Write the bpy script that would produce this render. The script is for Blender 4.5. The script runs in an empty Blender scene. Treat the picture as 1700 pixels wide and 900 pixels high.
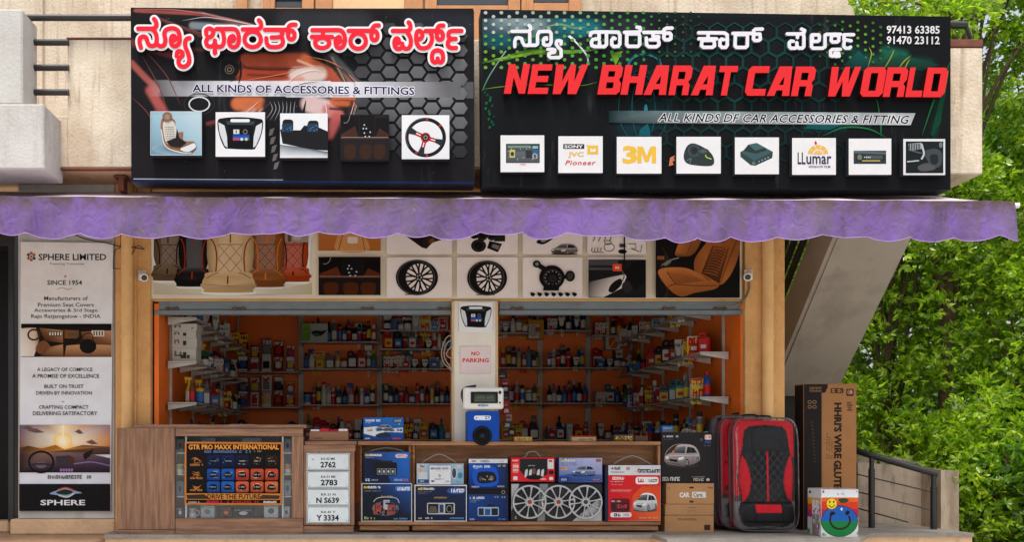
import bpy, bmesh, math, random
import numpy as np
from mathutils import Vector, Matrix
random.seed(11)
PI = math.pi
scene = bpy.context.scene
COL = scene.collection

# ------------------------------------------------------------------ camera, sky, sun, exposure
F, CX, CY, CAMY, EZ = 1440.0, 650.0, 735.0, -9.0, 1.4
cd = bpy.data.cameras.new('camera')
cam = bpy.data.objects.new('camera', cd); COL.objects.link(cam)
cam.location = (0, CAMY, EZ); cam.rotation_euler = (PI/2, 0, 0)
cd.sensor_width = 36; cd.lens = 36*F/1700
cd.shift_x = (850-CX)/1700; cd.shift_y = (CY-450)/1700
cd.clip_start = .05; cd.clip_end = 2000
scene.camera = cam

w = bpy.data.worlds.new('World'); scene.world = w; w.use_nodes = True
nt = w.node_tree
SUN_EL, SUN_AZ = math.radians(71), math.radians(-22)      # azimuth from the camera's back, sun high at the viewer's left
sky = nt.nodes.new('ShaderNodeTexSky'); sky.sky_type = 'NISHITA'; sky.sun_disc = False
sky.sun_elevation = SUN_EL; sky.sun_rotation = PI + SUN_AZ
sky.air_density = 1.2; sky.dust_density = 4.0
hs = nt.nodes.new('ShaderNodeHueSaturation'); hs.inputs['Saturation'].default_value = .38
bg = nt.nodes['Background']; bg.inputs['Strength'].default_value = .15
nt.links.new(sky.outputs[0], hs.inputs['Color']); nt.links.new(hs.outputs[0], bg.inputs['Color'])
sl = bpy.data.lights.new('sun', 'SUN'); sl.energy = 2.8; sl.angle = math.radians(14); sl.color = (1, .95, .87)
so = bpy.data.objects.new('sun', sl); COL.objects.link(so)
sd = Vector((math.sin(SUN_AZ)*math.cos(SUN_EL), -math.cos(SUN_AZ)*math.cos(SUN_EL), math.sin(SUN_EL)))
so.rotation_euler = (-sd).to_track_quat('-Z', 'Y').to_euler(); so.location = (-4, -8, 12)
vs = scene.view_settings
vs.view_transform = 'Standard'; vs.look = 'None'; vs.exposure = 0.5; vs.gamma = 1; vs.use_curve_mapping = False

# ------------------------------------------------------------------ helpers
def W(px, py, y):
    d = y-CAMY
    return ((px-CX)*d/F, y, EZ+(CY-py)*d/F)
def X(px, y): return (px-CX)*(y-CAMY)/F
def Z(py, y): return EZ+(CY-py)*(y-CAMY)/F
def lin(v): return v/12.92 if v <= .04045 else ((v+.055)/1.055)**2.4
GAIN = 1.0                                     # print reflects at most about four fifths of the light
def S(r, g=None, b=None):
    if g is None: r, g, b = r
    return (lin(r/255)*GAIN, lin(g/255)*GAIN, lin(b/255)*GAIN)
def mixc(a, b, t): return tuple(x+(y-x)*t for x, y in zip(a, b))

WL = {}                                        # world place of each object built
def tag(o, label=None, cat=None, group=None, kind=None):
    if label: o['label'] = label
    if cat: o['category'] = cat
    if group: o['group'] = group
    if kind: o['kind'] = kind
    return o
def thing(name, loc, label, cat, group=None):
    o = bpy.data.objects.new(name, None); COL.objects.link(o); o.location = loc
    o.empty_display_size = .1
    WL[o.name] = Vector(loc)
    return tag(o, label, cat, group)

class MB:
    """collects faces with colours; build() links them as one mesh object"""
    def __init__(s): s.v = []; s.f = []; s.c = []; s.m = []; s.sm = []
    def add(s, vs_, fs, col, mat=0, smooth=False):
        b = len(s.v); s.v.extend([tuple(p) for p in vs_])
        per = len(col) == len(vs_) and not isinstance(col[0], (int, float))
        for f in fs:
            s.f.append([b+i for i in f]); s.m.append(mat); s.sm.append(smooth)
            if per: s.c.extend([tuple(col[i])+((1,) if len(col[i]) == 3 else ()) for i in f])
            else:
                cc = tuple(col)+((1,) if len(col) == 3 else ()); s.c.extend([cc]*len(f))
        return s
    def box(s, x0, x1, y0, y1, z0, z1, col=(1,1,1), mat=0, b=.004, rot=None, front=None):
        if x0 > x1: x0, x1 = x1, x0
        if z0 > z1: z0, z1 = z1, z0
        if y0 > y1: y0, y1 = y1, y0
        b = min(b, (x1-x0)*.3, (y1-y0)*.3, (z1-z0)*.3)
        lo, hi = (x0, y0, z0), (x1, y1, z1)
        idx = {}; P = []
        for sx in (0, 1):
            for sy in (0, 1):
                for sz in (0, 1):
                    sg = (sx, sy, sz)
                    for a in range(3):
                        p = []
                        for k in range(3):
                            e = hi[k] if sg[k] else lo[k]
                            if k != a: e += -b if sg[k] else b
                            p.append(e)
                        idx[(sg, a)] = len(P); P.append(p)
        Fs = []
        for a in range(3):
            u, v = (a+1) % 3, (a+2) % 3
            for sa in (0, 1):
                q = []
                for su, sv in ((0, 0), (1, 0), (1, 1), (0, 1)):
                    g = [0]*3; g[a] = sa; g[u] = su; g[v] = sv; q.append(idx[(tuple(g), a)])
                Fs.append(q if sa else q[::-1])
            # bevel strips along axis a
            for su in (0, 1):
                for sv in (0, 1):
                    g0 = [0]*3; g0[u] = su; g0[v] = sv; g1 = list(g0); g1[a] = 1
                    q = [idx[(tuple(g0), u)], idx[(tuple(g1), u)], idx[(tuple(g1), v)], idx[(tuple(g0), v)]]
                    Fs.append(q if (su == sv) == False else q[::-1])
        for sg in [(i, j, k) for i in (0, 1) for j in (0, 1) for k in (0, 1)]:
            q = [idx[(sg, 0)], idx[(sg, 1)], idx[(sg, 2)]]
            Fs.append(q if sum(sg) % 2 else q[::-1])
        if rot is not None: P = [rot @ Vector(p) for p in P]
        return s.add(P, Fs, col, mat)
    def prism(s, pts, d, col, mat=0):
        """pts: 3D outline, extruded by vector d"""
        n = len(pts); d = Vector(d)
        P = [Vector(p) for p in pts]; Q = [p+d for p in P]
        Fs = [list(range(n))[::-1], list(range(n, 2*n))]+[[i, (i+1) % n, n+(i+1) % n, n+i] for i in range(n)]
        return s.add(P+Q, Fs, col, mat)
    def tube(s, path, r, col, n=8, mat=0, closed=False, cap=True, ell=1.0):
        path = [Vector(p) for p in path]; m = len(path); P = []; Fs = []
        rr = r if isinstance(r, (list, tuple)) else [r]*m
        up = None
        for i, p in enumerate(path):
            if closed: t = path[(i+1) % m]-path[i-1]
            else: t = path[min(i+1, m-1)]-path[max(i-1, 0)]
            t.normalize()
            if up is None: up = t.orthogonal().normalized() if abs(t.z) > .99 else t.cross(Vector((0, 0, 1))).normalized()
            sd_ = (up-t*up.dot(t))
            up = sd_.normalized() if sd_.length > 1e-6 else t.orthogonal().normalized()
            bi = t.cross(up)
            for k in range(n):
                a = 2*PI*k/n; P.append(p+(up*math.cos(a)+bi*math.sin(a)*ell)*rr[i])
        for i in range(m if closed else m-1):
            j = (i+1) % m
            for k in range(n):
                Fs.append([i*n+k, i*n+(k+1) % n, j*n+(k+1) % n, j*n+k])
        s.add(P, Fs, col, mat, True)
        if cap and not closed:
            s.add(P[:n], [list(range(n))[::-1]], col, mat); s.add(P[-n:], [list(range(n))], col, mat)
        return s
    def lathe(s, prof, cols, n=12, o=(0, 0, 0), mat=0, sq=0, sy=1.0):
        """prof [(r,z)], cols one colour per band"""
        for i in range(len(prof)-1):
            P = []
            for r, z in prof[i:i+2]:
                for k in range(n):
                    a = 2*PI*(k+.5)/n; c_, s_ = math.cos(a), math.sin(a)
                    if sq: m_ = max(abs(c_), abs(s_)); f = 1+sq*(1/m_-1)
                    else: f = 1
                    P.append((o[0]+r*c_*f, o[1]+r*s_*f*sy, o[2]+z))
            s.add(P, [[k, (k+1) % n, n+(k+1) % n, n+k] for k in range(n)], cols[i] if isinstance(cols, list) else cols, mat, True)
        for e, fl in ((0, True), (-1, False)):
            r, z = prof[e]
            if r > 1e-4:
                P = []
                for k in range(n):
                    a = 2*PI*(k+.5)/n; c_, s_ = math.cos(a), math.sin(a)
                    m_ = max(abs(c_), abs(s_)); f = 1+sq*(1/m_-1) if sq else 1
                    P.append((o[0]+r*c_*f, o[1]+r*s_*f*sy, o[2]+z))
                s.add(P, [list(range(n))[::-1] if fl else list(range(n))], (cols[e] if isinstance(cols, list) else cols), mat)
        return s
    def build(s, name, mats, parent=None, loc=None, merge=False):
        me = bpy.data.meshes.new(name)
        if parent is not None: L = WL[parent.name]
        elif loc is not None: L = Vector(loc)
        else:
            a = np.array(s.v); L = Vector(((a[:, 0].min()+a[:, 0].max())/2, (a[:, 1].min()+a[:, 1].max())/2, a[:, 2].min()))
        V = np.array(s.v, dtype=np.float64)-np.array(L)
        me.from_pydata(V.tolist(), [], s.f)
        if not isinstance(mats, (list, tuple)): mats = [mats]
        for m in mats: me.materials.append(m)
        me.polygons.foreach_set('material_index', s.m); me.polygons.foreach_set('use_smooth', s.sm)
        at = me.attributes.new('Col', 'FLOAT_COLOR', 'CORNER')
        at.data.foreach_set('color', np.array(s.c, dtype=np.float32).ravel())
        if merge:
            bm = bmesh.new(); bm.from_mesh(me); bmesh.ops.remove_doubles(bm, verts=bm.verts, dist=1e-5); bm.to_mesh(me); bm.free()
        me.update()
        o = bpy.data.objects.new(name, me); COL.objects.link(o)
        if parent is not None: o.parent = parent
        else: o.location = L
        WL[o.name] = L.copy()
        return o

def cr(pts, closed=False, n=5):
    """Catmull-Rom through 2D/3D points"""
    P = [np.array(p, float) for p in pts]; m = len(P); out = []
    for i in range(m if closed else m-1):
        a = P[(i-1) % m] if closed or i > 0 else 2*P[0]-P[1]
        b = P[i]; c = P[(i+1) % m]
        d = P[(i+2) % m] if closed or i+2 < m else 2*P[-1]-P[-2]
        for k in range(n):
            t = k/n
            out.append(tuple(.5*((2*b)+(c-a)*t+(2*a-5*b+4*c-d)*t*t+(3*b-a-3*c+d)*t**3)))
    if not closed: out.append(tuple(P[-1]))
    return out

_tc = {}
def text_geo(body, bold=0, shear=0, space=1.0):
    k = (body, bold, shear, space)
    if k not in _tc:
        c = bpy.data.curves.new('t', 'FONT'); c.body = body; c.resolution_u = 2; c.offset = bold; c.shear = shear; c.space_character = space
        o = bpy.data.objects.new('t', c); m = bpy.data.meshes.new_from_object(o)
        v = np.array([p.co[:2] for p in m.vertices]); f = [list(p.vertices) for p in m.polygons]
        bpy.data.objects.remove(o); bpy.data.curves.remove(c); bpy.data.meshes.remove(m)
        lo = v.min(0); hi = v.max(0)
        _tc[k] = ((v-lo)/(hi-lo), f, (hi-lo))
    return _tc[k]

def curve_geo(loops, ext):
    c = bpy.data.curves.new('t', 'CURVE'); c.dimensions = '2D'; c.fill_mode = 'BOTH'; c.extrude = ext
    for pts in loops:
        s = c.splines.new('POLY'); s.points.add(len(pts)-1); s.use_cyclic_u = True
        for p, q in zip(s.points, pts): p.co = (q[0], q[1], 0, 1)
    o = bpy.data.objects.new('t', c); m = bpy.data.meshes.new_from_object(o)
    v = [tuple(p.co) for p in m.vertices]; f = [list(p.vertices) for p in m.polygons]
    bpy.data.objects.remove(o); bpy.data.curves.remove(c); bpy.data.meshes.remove(m)
    return v, f

def soft_field(layers, x0, y0, x1, y1, nx, ny, base):
    """blurred picture as vertex colours: soft capsules (xa, ya, xb, yb, width, colour, alpha, softness) laid over a base"""
    gx = np.linspace(x0, x1, nx+1); gy = np.linspace(y0, y1, ny+1); GX, GY = np.meshgrid(gx, gy, indexing='ij')
    C = np.zeros((nx+1, ny+1, 3))+np.array(base)
    for xa, ya, xb, yb, wd, col, al, sf in layers:
        dx, dy = xb-xa, yb-ya; t = np.clip(((GX-xa)*dx+(GY-ya)*dy)/(dx*dx+dy*dy+1e-9), 0, 1)
        d = np.hypot(GX-xa-t*dx, GY-ya-t*dy)-wd/2; k = np.clip(.5-d/(2*sf), 0, 1); k = (k*k*(3-2*k)*al)[..., None]
        C = C*(1-k)+np.array(col)*k
    return GX, GY, C
class Art(MB):
    """flat printed matter on a plane; coordinates are photo pixels measured at depth y, h is the distance off the plane"""
    def __init__(s, y=0, h=.002, T=None, step=.00015):
        super().__init__(); s.y = y; s.h = h; s.st = step
        s.T = T or (lambda u, v, h: (X(u, y), y-h, Z(v, y)))
    def _put(s, pts, fs, c, h=None):
        if h is None: s.h += s.st; h = s.h
        s.add([s.T(p[0], p[1], h) for p in pts], fs, c)
    def poly(s, pts, c, h=None): s._put(pts, [list(range(len(pts)))], c, h)
    def rect(s, x0, y0, x1, y1, c, h=None): s.poly([(x0, y0), (x1, y0), (x1, y1), (x0, y1)], c, h)
    def field(s, GX, GY, C, yfix=None):
        n, m = GX.shape; s.h += s.st; h = s.h
        pts = [s.T(GX[i, j], GY[i, j]+(yfix(GX[i, j]) if yfix else 0), h) for i in range(n) for j in range(m)]
        s.add(pts, [[i*m+j, (i+1)*m+j, (i+1)*m+j+1, i*m+j+1] for i in range(n-1) for j in range(m-1)], [tuple(c) for c in C.reshape(-1, 3)])
    def vgrad(s, x0, y0, x1, y1, c0, c1): s.poly([(x0, y0), (x1, y0), (x1, y1), (x0, y1)], [c0, c0, c1, c1])
    def rrect(s, x0, y0, x1, y1, r, c, c2=None):
        pts = []
        for cx, cy, a0 in ((x1-r, y0+r, -90), (x1-r, y1-r, 0), (x0+r, y1-r, 90), (x0+r, y0+r, 180)):
            for k in range(5):
                a = math.radians(a0+k*22.5); pts.append((cx+r*math.cos(a), cy+r*math.sin(a)))
        if c2 is not None: c = [mixc(c, c2, (p[1]-y0)/(y1-y0)) for p in pts]
        s.poly(pts, c)
    def ell(s, cx, cy, rx, ry, c, n=24, a0=0, a1=2*PI):
        full = a1-a0 > 6.28; k = n if full else n+1
        s.poly([(cx+rx*math.cos(a0+(a1-a0)*i/n), cy+ry*math.sin(a0+(a1-a0)*i/n)) for i in range(k)]+([] if full else [(cx, cy)]), c)
    def glow(s, cx, cy, rx, ry, c0, c1, n=20):
        pts = [(cx+rx*math.cos(2*PI*i/n), cy+ry*math.sin(2*PI*i/n)) for i in range(n)]+[(cx, cy)]
        s._put(pts, [[i, (i+1) % n, n] for i in range(n)], [c1]*n+[c0])
    def ring(s, cx, cy, rx, ry, w_, c, n=28, a0=0, a1=2*PI):
        pts = []
        for i in range(n+1):
            a = a0+(a1-a0)*i/n
            pts.append((cx+rx*math.cos(a), cy+ry*math.sin(a))); pts.append((cx+(rx-w_)*math.cos(a), cy+(ry-w_)*math.sin(a)))
        s._put(pts, [[2*i, 2*i+2, 2*i+3, 2*i+1] for i in range(n)], c)
    def stroke(s, pts, w_, c, closed=False, smooth=True, taper=False):
        p = cr(pts, closed) if smooth and len(pts) > 2 else pts
        p = [np.array(q) for q in p]; m = len(p); L = []
        for i in range(m):
            t = (p[(i+1) % m]-p[i-1]) if closed else p[min(i+1, m-1)]-p[max(i-1, 0)]
            t = t/(np.linalg.norm(t)+1e-9); nrm = np.array((-t[1], t[0]))
            ww = w_*(1-.85*abs(2*i/(m-1)-1)**2) if taper else w_
            L.append(p[i]+nrm*ww/2); L.append(p[i]-nrm*ww/2)
        k = m if closed else m-1
        if isinstance(c[0], (tuple, list)):
            c = [mixc(c[0], c[1], (i//2)/max(1, m-1)) for i in range(2*m)]
        s._put(L, [[2*i, 2*((i+1) % m), 2*((i+1) % m)+1, 2*i+1] for i in range(k)], c)
    def text(s, body, x0, y0, x1, y1, c, bold=0, shear=0, space=1.0, skew=0):
        v, f, _ = text_geo(body, bold, shear, space)
        s._put([(x0+(x1-x0)*a, y1-(y1-y0)*b+skew*a) for a, b in v], f, c)
    def ctext(s, body, cx, y0, y1, c, bold=0, shear=0, wid=None, space=1.0):
        v, f, d = text_geo(body, bold, shear, space)
        ww = wid or (y1-y0)*d[0]/d[1]
        s.text(body, cx-ww/2, y0, cx+ww/2, y1, c, bold, shear, space)
    def scrib(s, x0, y0, x1, y1, c, gap=.25):
        """a line of print too small to read: little broken marks"""
        y0, y1 = min(y0, y1), max(y0, y1); x = x0; hh = max(.4, y1-y0); pts = []; fs = []
        while x < x1-hh*.2:
            ww = hh*random.uniform(.45, .8)
            if random.random() > .14:
                k = random.random()
                bars = [(0, 0, .3, 1)]+([(.3, 0, 1, .3)] if k < .7 else [])+([(.7, .2, 1, 1)] if k > .35 else [])+([(.3, .7, 1, 1)] if k < .5 or k > .8 else [])
                for a, b_, c_, d in bars:
                    n = len(pts); pts += [(x+a*ww, y0+b_*hh), (x+c_*ww, y0+b_*hh), (x+c_*ww, y0+d*hh), (x+a*ww, y0+d*hh)]; fs.append([n, n+1, n+2, n+3])
            x += ww+hh*gap
        if pts: s._put(pts, fs, c)
    def sdf(s, lines, wid, c, h0, h1, side=None, cell=1.0, hf=None):
        """rounded strokes grown to a single outline (no overlaps), raised from h0 to h1"""
        P = np.concatenate([np.array(l) for l in lines]); lo = P.min(0)-wid; hi = P.max(0)+wid
        nx, ny = [int(math.ceil(d/cell))+1 for d in (hi-lo)]
        gx = lo[0]+np.arange(nx)*cell; gy = lo[1]+np.arange(ny)*cell
        GX, GY = np.meshgrid(gx, gy, indexing='ij'); D = np.full((nx, ny), 1e9)
        for l in lines:
            for a, b in zip(l[:-1], l[1:]):
                ax, ay = a; bx, by = b; dx, dy = bx-ax, by-ay; q = dx*dx+dy*dy
                if q < 1e-9: continue
                t = np.clip(((GX-ax)*dx+(GY-ay)*dy)/q, 0, 1)
                D = np.minimum(D, np.hypot(GX-ax-t*dx, GY-ay-t*dy))
        D -= wid/2
        pts = []; fs = []; edges = []; vid = {}
        def vtx(key, p):
            if key not in vid: vid[key] = len(pts); pts.append(p)
            return vid[key]
        for i in range(nx-1):
            for j in range(ny-1):
                cs = ((i, j), (i+1, j), (i+1, j+1), (i, j+1)); dv = [D[q] for q in cs]
                if min(dv) >= 0: continue
                loop = []; cut = []
                for k in range(4):
                    a, b = cs[k], cs[(k+1) % 4]; da, db = dv[k], dv[(k+1) % 4]
                    if da < 0: loop.append(vtx(a, (gx[a[0]], gy[a[1]])))
                    if (da < 0) != (db < 0):
                        t = da/(da-db); key = (min(a, b), max(a, b))
                        e = vtx(key, (gx[a[0]]+(gx[b[0]]-gx[a[0]])*t, gy[a[1]]+(gy[b[1]]-gy[a[1]])*t))
                        loop.append(e); cut.append(e)
                fs.append(loop)
                if len(cut) == 2: edges.append(tuple(cut))
        s.add([s.T(p[0], p[1], h1) for p in pts], fs, c)
        if side is not None:
            n = len(pts)
            s.add([s.T(p[0], p[1], h1) for p in pts]+[s.T(p[0], p[1], h0) for p in pts], [[a, b, n+b, n+a] for a, b in edges], side)

# ------------------------------------------------------------------ materials
def mat(name, col=None, rough=.6, metal=0, spec=.5, var=.12, vscale=3., bump=0., bscale=60., dirt=None, dscale=2., dth=.55, damt=.7,
        stretch=(1, 1, 1), attr=False, objcol=False, coat=0, bdetail=4, sheen=0):
    m = bpy.data.materials.new(name); m.use_nodes = True; t = m.node_tree; N = t.nodes; Lk = t.links
    b = N['Principled BSDF']; b.inputs['Roughness'].default_value = rough; b.inputs['Metallic'].default_value = metal
    b.inputs['Specular IOR Level'].default_value = spec
    if coat: b.inputs['Coat Weight'].default_value = coat; b.inputs['Coat Roughness'].default_value = .12
    tc = N.new('ShaderNodeTexCoord'); mp = N.new('ShaderNodeMapping'); mp.inputs['Scale'].default_value = stretch
    geo = N.new('ShaderNodeNewGeometry'); Lk.new(geo.outputs['Position'], mp.inputs['Vector'])
    cur = None
    if attr or objcol:
        a = N.new('ShaderNodeAttribute'); a.attribute_name = 'Col'; cur = a.outputs['Color']
        if objcol:
            oi = N.new('ShaderNodeObjectInfo'); mx = N.new('ShaderNodeMix'); mx.data_type = 'RGBA'
            Lk.new(a.outputs['Alpha'], mx.inputs['Factor']); Lk.new(oi.outputs['Color'], mx.inputs[6]); Lk.new(a.outputs['Color'], mx.inputs[7]); cur = mx.outputs[2]
    else:
        rgb = N.new('ShaderNodeRGB'); rgb.outputs[0].default_value = (*col, 1); cur = rgb.outputs[0]
    if var:
        n = N.new('ShaderNodeTexNoise'); n.inputs['Scale'].default_value = vscale; n.inputs['Detail'].default_value = 6; n.inputs['Roughness'].default_value = .62
        Lk.new(mp.outputs[0], n.inputs['Vector'])
        mr = N.new('ShaderNodeMapRange'); mr.inputs[1].default_value = .3; mr.inputs[2].default_value = .7; mr.inputs[3].default_value = 1-var; mr.inputs[4].default_value = 1+var*.6
        Lk.new(n.outputs['Fac'], mr.inputs[0])
        vm = N.new('ShaderNodeVectorMath'); vm.operation = 'SCALE'; Lk.new(cur, vm.inputs[0]); Lk.new(mr.outputs[0], vm.inputs['Scale']); cur = vm.outputs[0]
    if dirt:
        for dc, ds, th, am, st in (dirt if isinstance(dirt[0], (tuple, list)) else [(dirt, dscale, dth, damt, (1, 1, 1))]):
            mp2 = N.new('ShaderNodeMapping'); mp2.inputs['Scale'].default_value = st; mp2.inputs['Location'].default_value = (ds*3.1, ds, .7*ds); Lk.new(geo.outputs['Position'], mp2.inputs['Vector'])
            n2 = N.new('ShaderNodeTexNoise'); n2.inputs['Scale'].default_value = ds; n2.inputs['Detail'].default_value = 8; n2.inputs['Roughness'].default_value = .65
            Lk.new(mp2.outputs[0], n2.inputs['Vector'])
            m2 = N.new('ShaderNodeMapRange'); m2.inputs[1].default_value = th; m2.inputs[2].default_value = th+.17; m2.inputs[3].default_value = 0; m2.inputs[4].default_value = am
            Lk.new(n2.outputs['Fac'], m2.inputs[0])
            x = N.new('ShaderNodeMix'); x.data_type = 'RGBA'; Lk.new(m2.outputs[0], x.inputs['Factor']); Lk.new(cur, x.inputs[6]); x.inputs[7].default_value = (*dc, 1); cur = x.outputs[2]
    Lk.new(cur, b.inputs['Base Color'])
    if bump:
        n3 = N.new('ShaderNodeTexNoise'); n3.inputs['Scale'].default_value = bscale; n3.inputs['Detail'].default_value = bdetail; Lk.new(mp.outputs[0], n3.inputs['Vector'])
        bp = N.new('ShaderNodeBump'); bp.inputs['Strength'].default_value = bump; bp.inputs['Distance'].default_value = .02
        Lk.new(n3.outputs['Fac'], bp.inputs['Height']); Lk.new(bp.outputs[0], b.inputs['Normal'])
    return m

def wood(name, c0, c1, axis='z', rough=.5):
    st = {'z': (14, 14, .9), 'x': (.9, 14, 14)}[axis]
    m = mat(name, c0, rough, spec=.2, var=.1, vscale=5, bump=.15, bscale=8, stretch=st, dirt=[(c1, 2.2, .42, .75, st), (mixc(c1, (0, 0, 0), .4), 5.0, .56, .55, st), (mixc(c0, (.5, .42, .33), .4), 1.6, .62, .35, (1, 1, 1))])
    return m

DK = (.02, .018, .016)
m_cream = mat('cream plaster', S(210, 197, 178), .9, spec=.2, var=.2, vscale=1.4, bump=.35, bscale=35, dirt=[(S(170, 148, 122), 1.6, .46, .55, (1, 1, .5)), (S(126, 104, 82), 5, .53, .55, (2.2, 1, .14)), (S(90, 74, 58), 14, .60, .6, (1.5, 1, .2)), (S(222, 214, 200), 4, .55, .5, (1, 1, 1))])
m_offwhite = mat('grey white plaster', S(188, 186, 183), .85, spec=.2, var=.12, vscale=1.8, bump=.3, bscale=30, dirt=[(S(146, 140, 134), 3, .51, .5, (1.6, 1, .3)), (S(90, 84, 78), 14, .62, .6, (1.6, 1, .3)), (S(166, 162, 158), 1.4, .48, .5, (1, 1, 1))])
m_tan = mat('tan painted plaster', S(216, 166, 108), .85, spec=.15, var=.15, vscale=2, bump=.55, bscale=24, dirt=[(S(172, 126, 78), 2.2, .48, .5, (1, 1, .7)), (S(110, 78, 48), 7, .60, .5, (1.1, 1, .7)), (S(60, 44, 30), 26, .64, .7, (1, 1, .6)), (S(232, 190, 136), 5, .62, .5, (1, 1, 1))])
m_tanpipe = mat('tan painted pipe', S(224, 178, 120), .6, spec=.2, var=.12, vscale=3, bump=.05, dirt=[(S(110, 75, 45), 16, .65, .6, (1, 1, .6)), (S(180, 134, 86), 2.5, .52, .45, (1, 1, .7))])
m_soffit = mat('stained soffit plaster', S(205, 170, 130), .9, var=.18, vscale=2, bump=.3, bscale=30, dirt=[(S(90, 62, 42), 3, .56, .6, (1, 1, 1))])
m_rust = mat('rusty brown edge', S(110, 62, 44), .8, var=.3, vscale=9, bump=.2, bscale=60)
m_framewood = mat('brown window frame', S(190, 132, 84), .6, var=.15, vscale=6, bump=.1, bscale=40)
m_slate = mat('dark blue grey slats', S(48, 56, 64), .4)
m_black = mat('black painted steel', S(34, 33, 35), .38, var=.2, vscale=12, dirt=[(S(90, 60, 45), 14, .66, .5, (1, 1, 1))])
m_orange = mat('orange painted board', S(240, 114, 24), .55, var=.16, vscale=1.5, dirt=[(S(120, 45, 10), 3, .6, .5, (1, 1, 1))])
m_darkin = mat('dark interior', S(40, 36, 33), .8)
m_shutter = mat('blue grey shutter steel', S(112, 122, 128), .5, metal=.1, var=.15, vscale=4, dirt=[(S(95, 65, 45), 6, .58, .6, (1, 1, 1)), (S(170, 172, 170), 12, .68, .6, (1, 1, 1))])
m_rustmetal = mat('rusted latch', S(98, 76, 56), .6, metal=.4, var=.3, vscale=30)
m_steel = mat('dull shelf steel', S(178, 172, 164), .45, metal=.15, var=.15, vscale=8, dirt=[(S(90, 70, 52), 9, .6, .5, (1, 1, 1))])
m_print = mat('printed surface', rough=.45, spec=.08, attr=True, var=.05, vscale=5)
m_board = mat('printed sign sheet', rough=.5, spec=.06, attr=True, var=.2, vscale=2.5, dirt=[((.09, .09, .1), 4, .60, .3, (2.5, 1, .35)), ((.13, .12, .11), 45, .72, .5, (1, 1, 1))])
m_matte = mat('matte print', rough=.75, spec=.08, attr=True, var=.08, vscale=6)
m_gloss = mat('glossy print', rough=.32, spec=.12, attr=True, var=.1, vscale=7, dirt=[((.3, .28, .26), 30, .68, .35, (1, 1, 2.5))])
m_tile = mat('weathered white tile', rough=.5, spec=.25, attr=True, var=.05, vscale=6, dirt=[(S(214, 180, 96), 14, .66, .6, (1, 1, 1))])
m_fascia = mat('aged flex print', rough=.6, spec=.05, attr=True, var=.1, vscale=2, dirt=[(S(150, 125, 85), 3, .63, .35, (1, 1, .6))])
m_letter = mat('lettering acrylic', rough=.4, spec=.25, attr=True, var=.04, vscale=6)
m_wood = wood('brown laminate wood', S(156, 118, 94), S(112, 82, 64))
m_woodx = wood('brown laminate wood across', S(156, 118, 94), S(112, 82, 64), 'x')
m_stand = wood('warm stand plywood', S(168, 120, 84), S(120, 82, 56), 'x')
m_card = mat('brown cardboard', S(186, 140, 96), .85, spec=.1, attr=False, var=.1, vscale=4, bump=.06, bscale=90)
m_cardp = mat('printed cardboard', rough=.85, spec=.1, attr=True, var=.1, vscale=4, bump=.05, bscale=90)
m_stone = mat('worn platform stone', S(140, 134, 128), .6, var=.2, vscale=3, bump=.12, bscale=30, dirt=[(S(85, 78, 72), 4, .52, .6, (1, 1, 1)), (S(190, 185, 178), 16, .66, .5, (1, 1, 1))])
m_tanstone = mat('tan rendered kerb', S(214, 178, 140), .85, var=.15, vscale=3, bump=.5, bscale=22, dirt=[(S(150, 110, 75), 8, .55, .5, (1, 1, 1)), (S(60, 45, 32), 26, .67, .7, (1, 1, 1))])
m_tilefloor = mat('tan floor tile', S(176, 140, 110), .5, var=.25, vscale=6, bump=.15, bscale=18, dirt=[(S(110, 80, 60), 12, .55, .5, (1, 2, 1))])
m_ground = mat('concrete street', S(176, 171, 163), .9, var=.15, vscale=1.5, bump=.2, bscale=20)
m_stair = mat('grey stair concrete', S(158, 148, 138), .9, var=.06, vscale=2, bump=.12, bscale=50, dirt=[(S(110, 102, 94), 1.6, .5, .5, (1, 1, 1))])
m_lowwall = mat('stained beige parapet', S(178, 160, 140), .9, var=.15, vscale=2, bump=.2, bscale=30, dirt=[(S(110, 92, 74), 3, .46, .6, (1.5, 1, .3)), (S(70, 56, 44), 9, .54, .65, (1.6, 1, .22))])
m_item = mat('shop goods plastic', rough=.35, spec=.22, objcol=True, var=.05, vscale=20)
m_itemc = mat('shop goods carton', rough=.5, spec=.1, objcol=True, var=.05, vscale=20)
m_white = mat('white plastic', S(228, 226, 222), .4, var=.05)
m_bark = mat('grey brown bark', S(92, 74, 58), .95, var=.35, vscale=10, bump=.6, bscale=30)
m_wire = mat('thin dark wire', S(60, 48, 40), .6)
m_bark2 = m_bark
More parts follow.
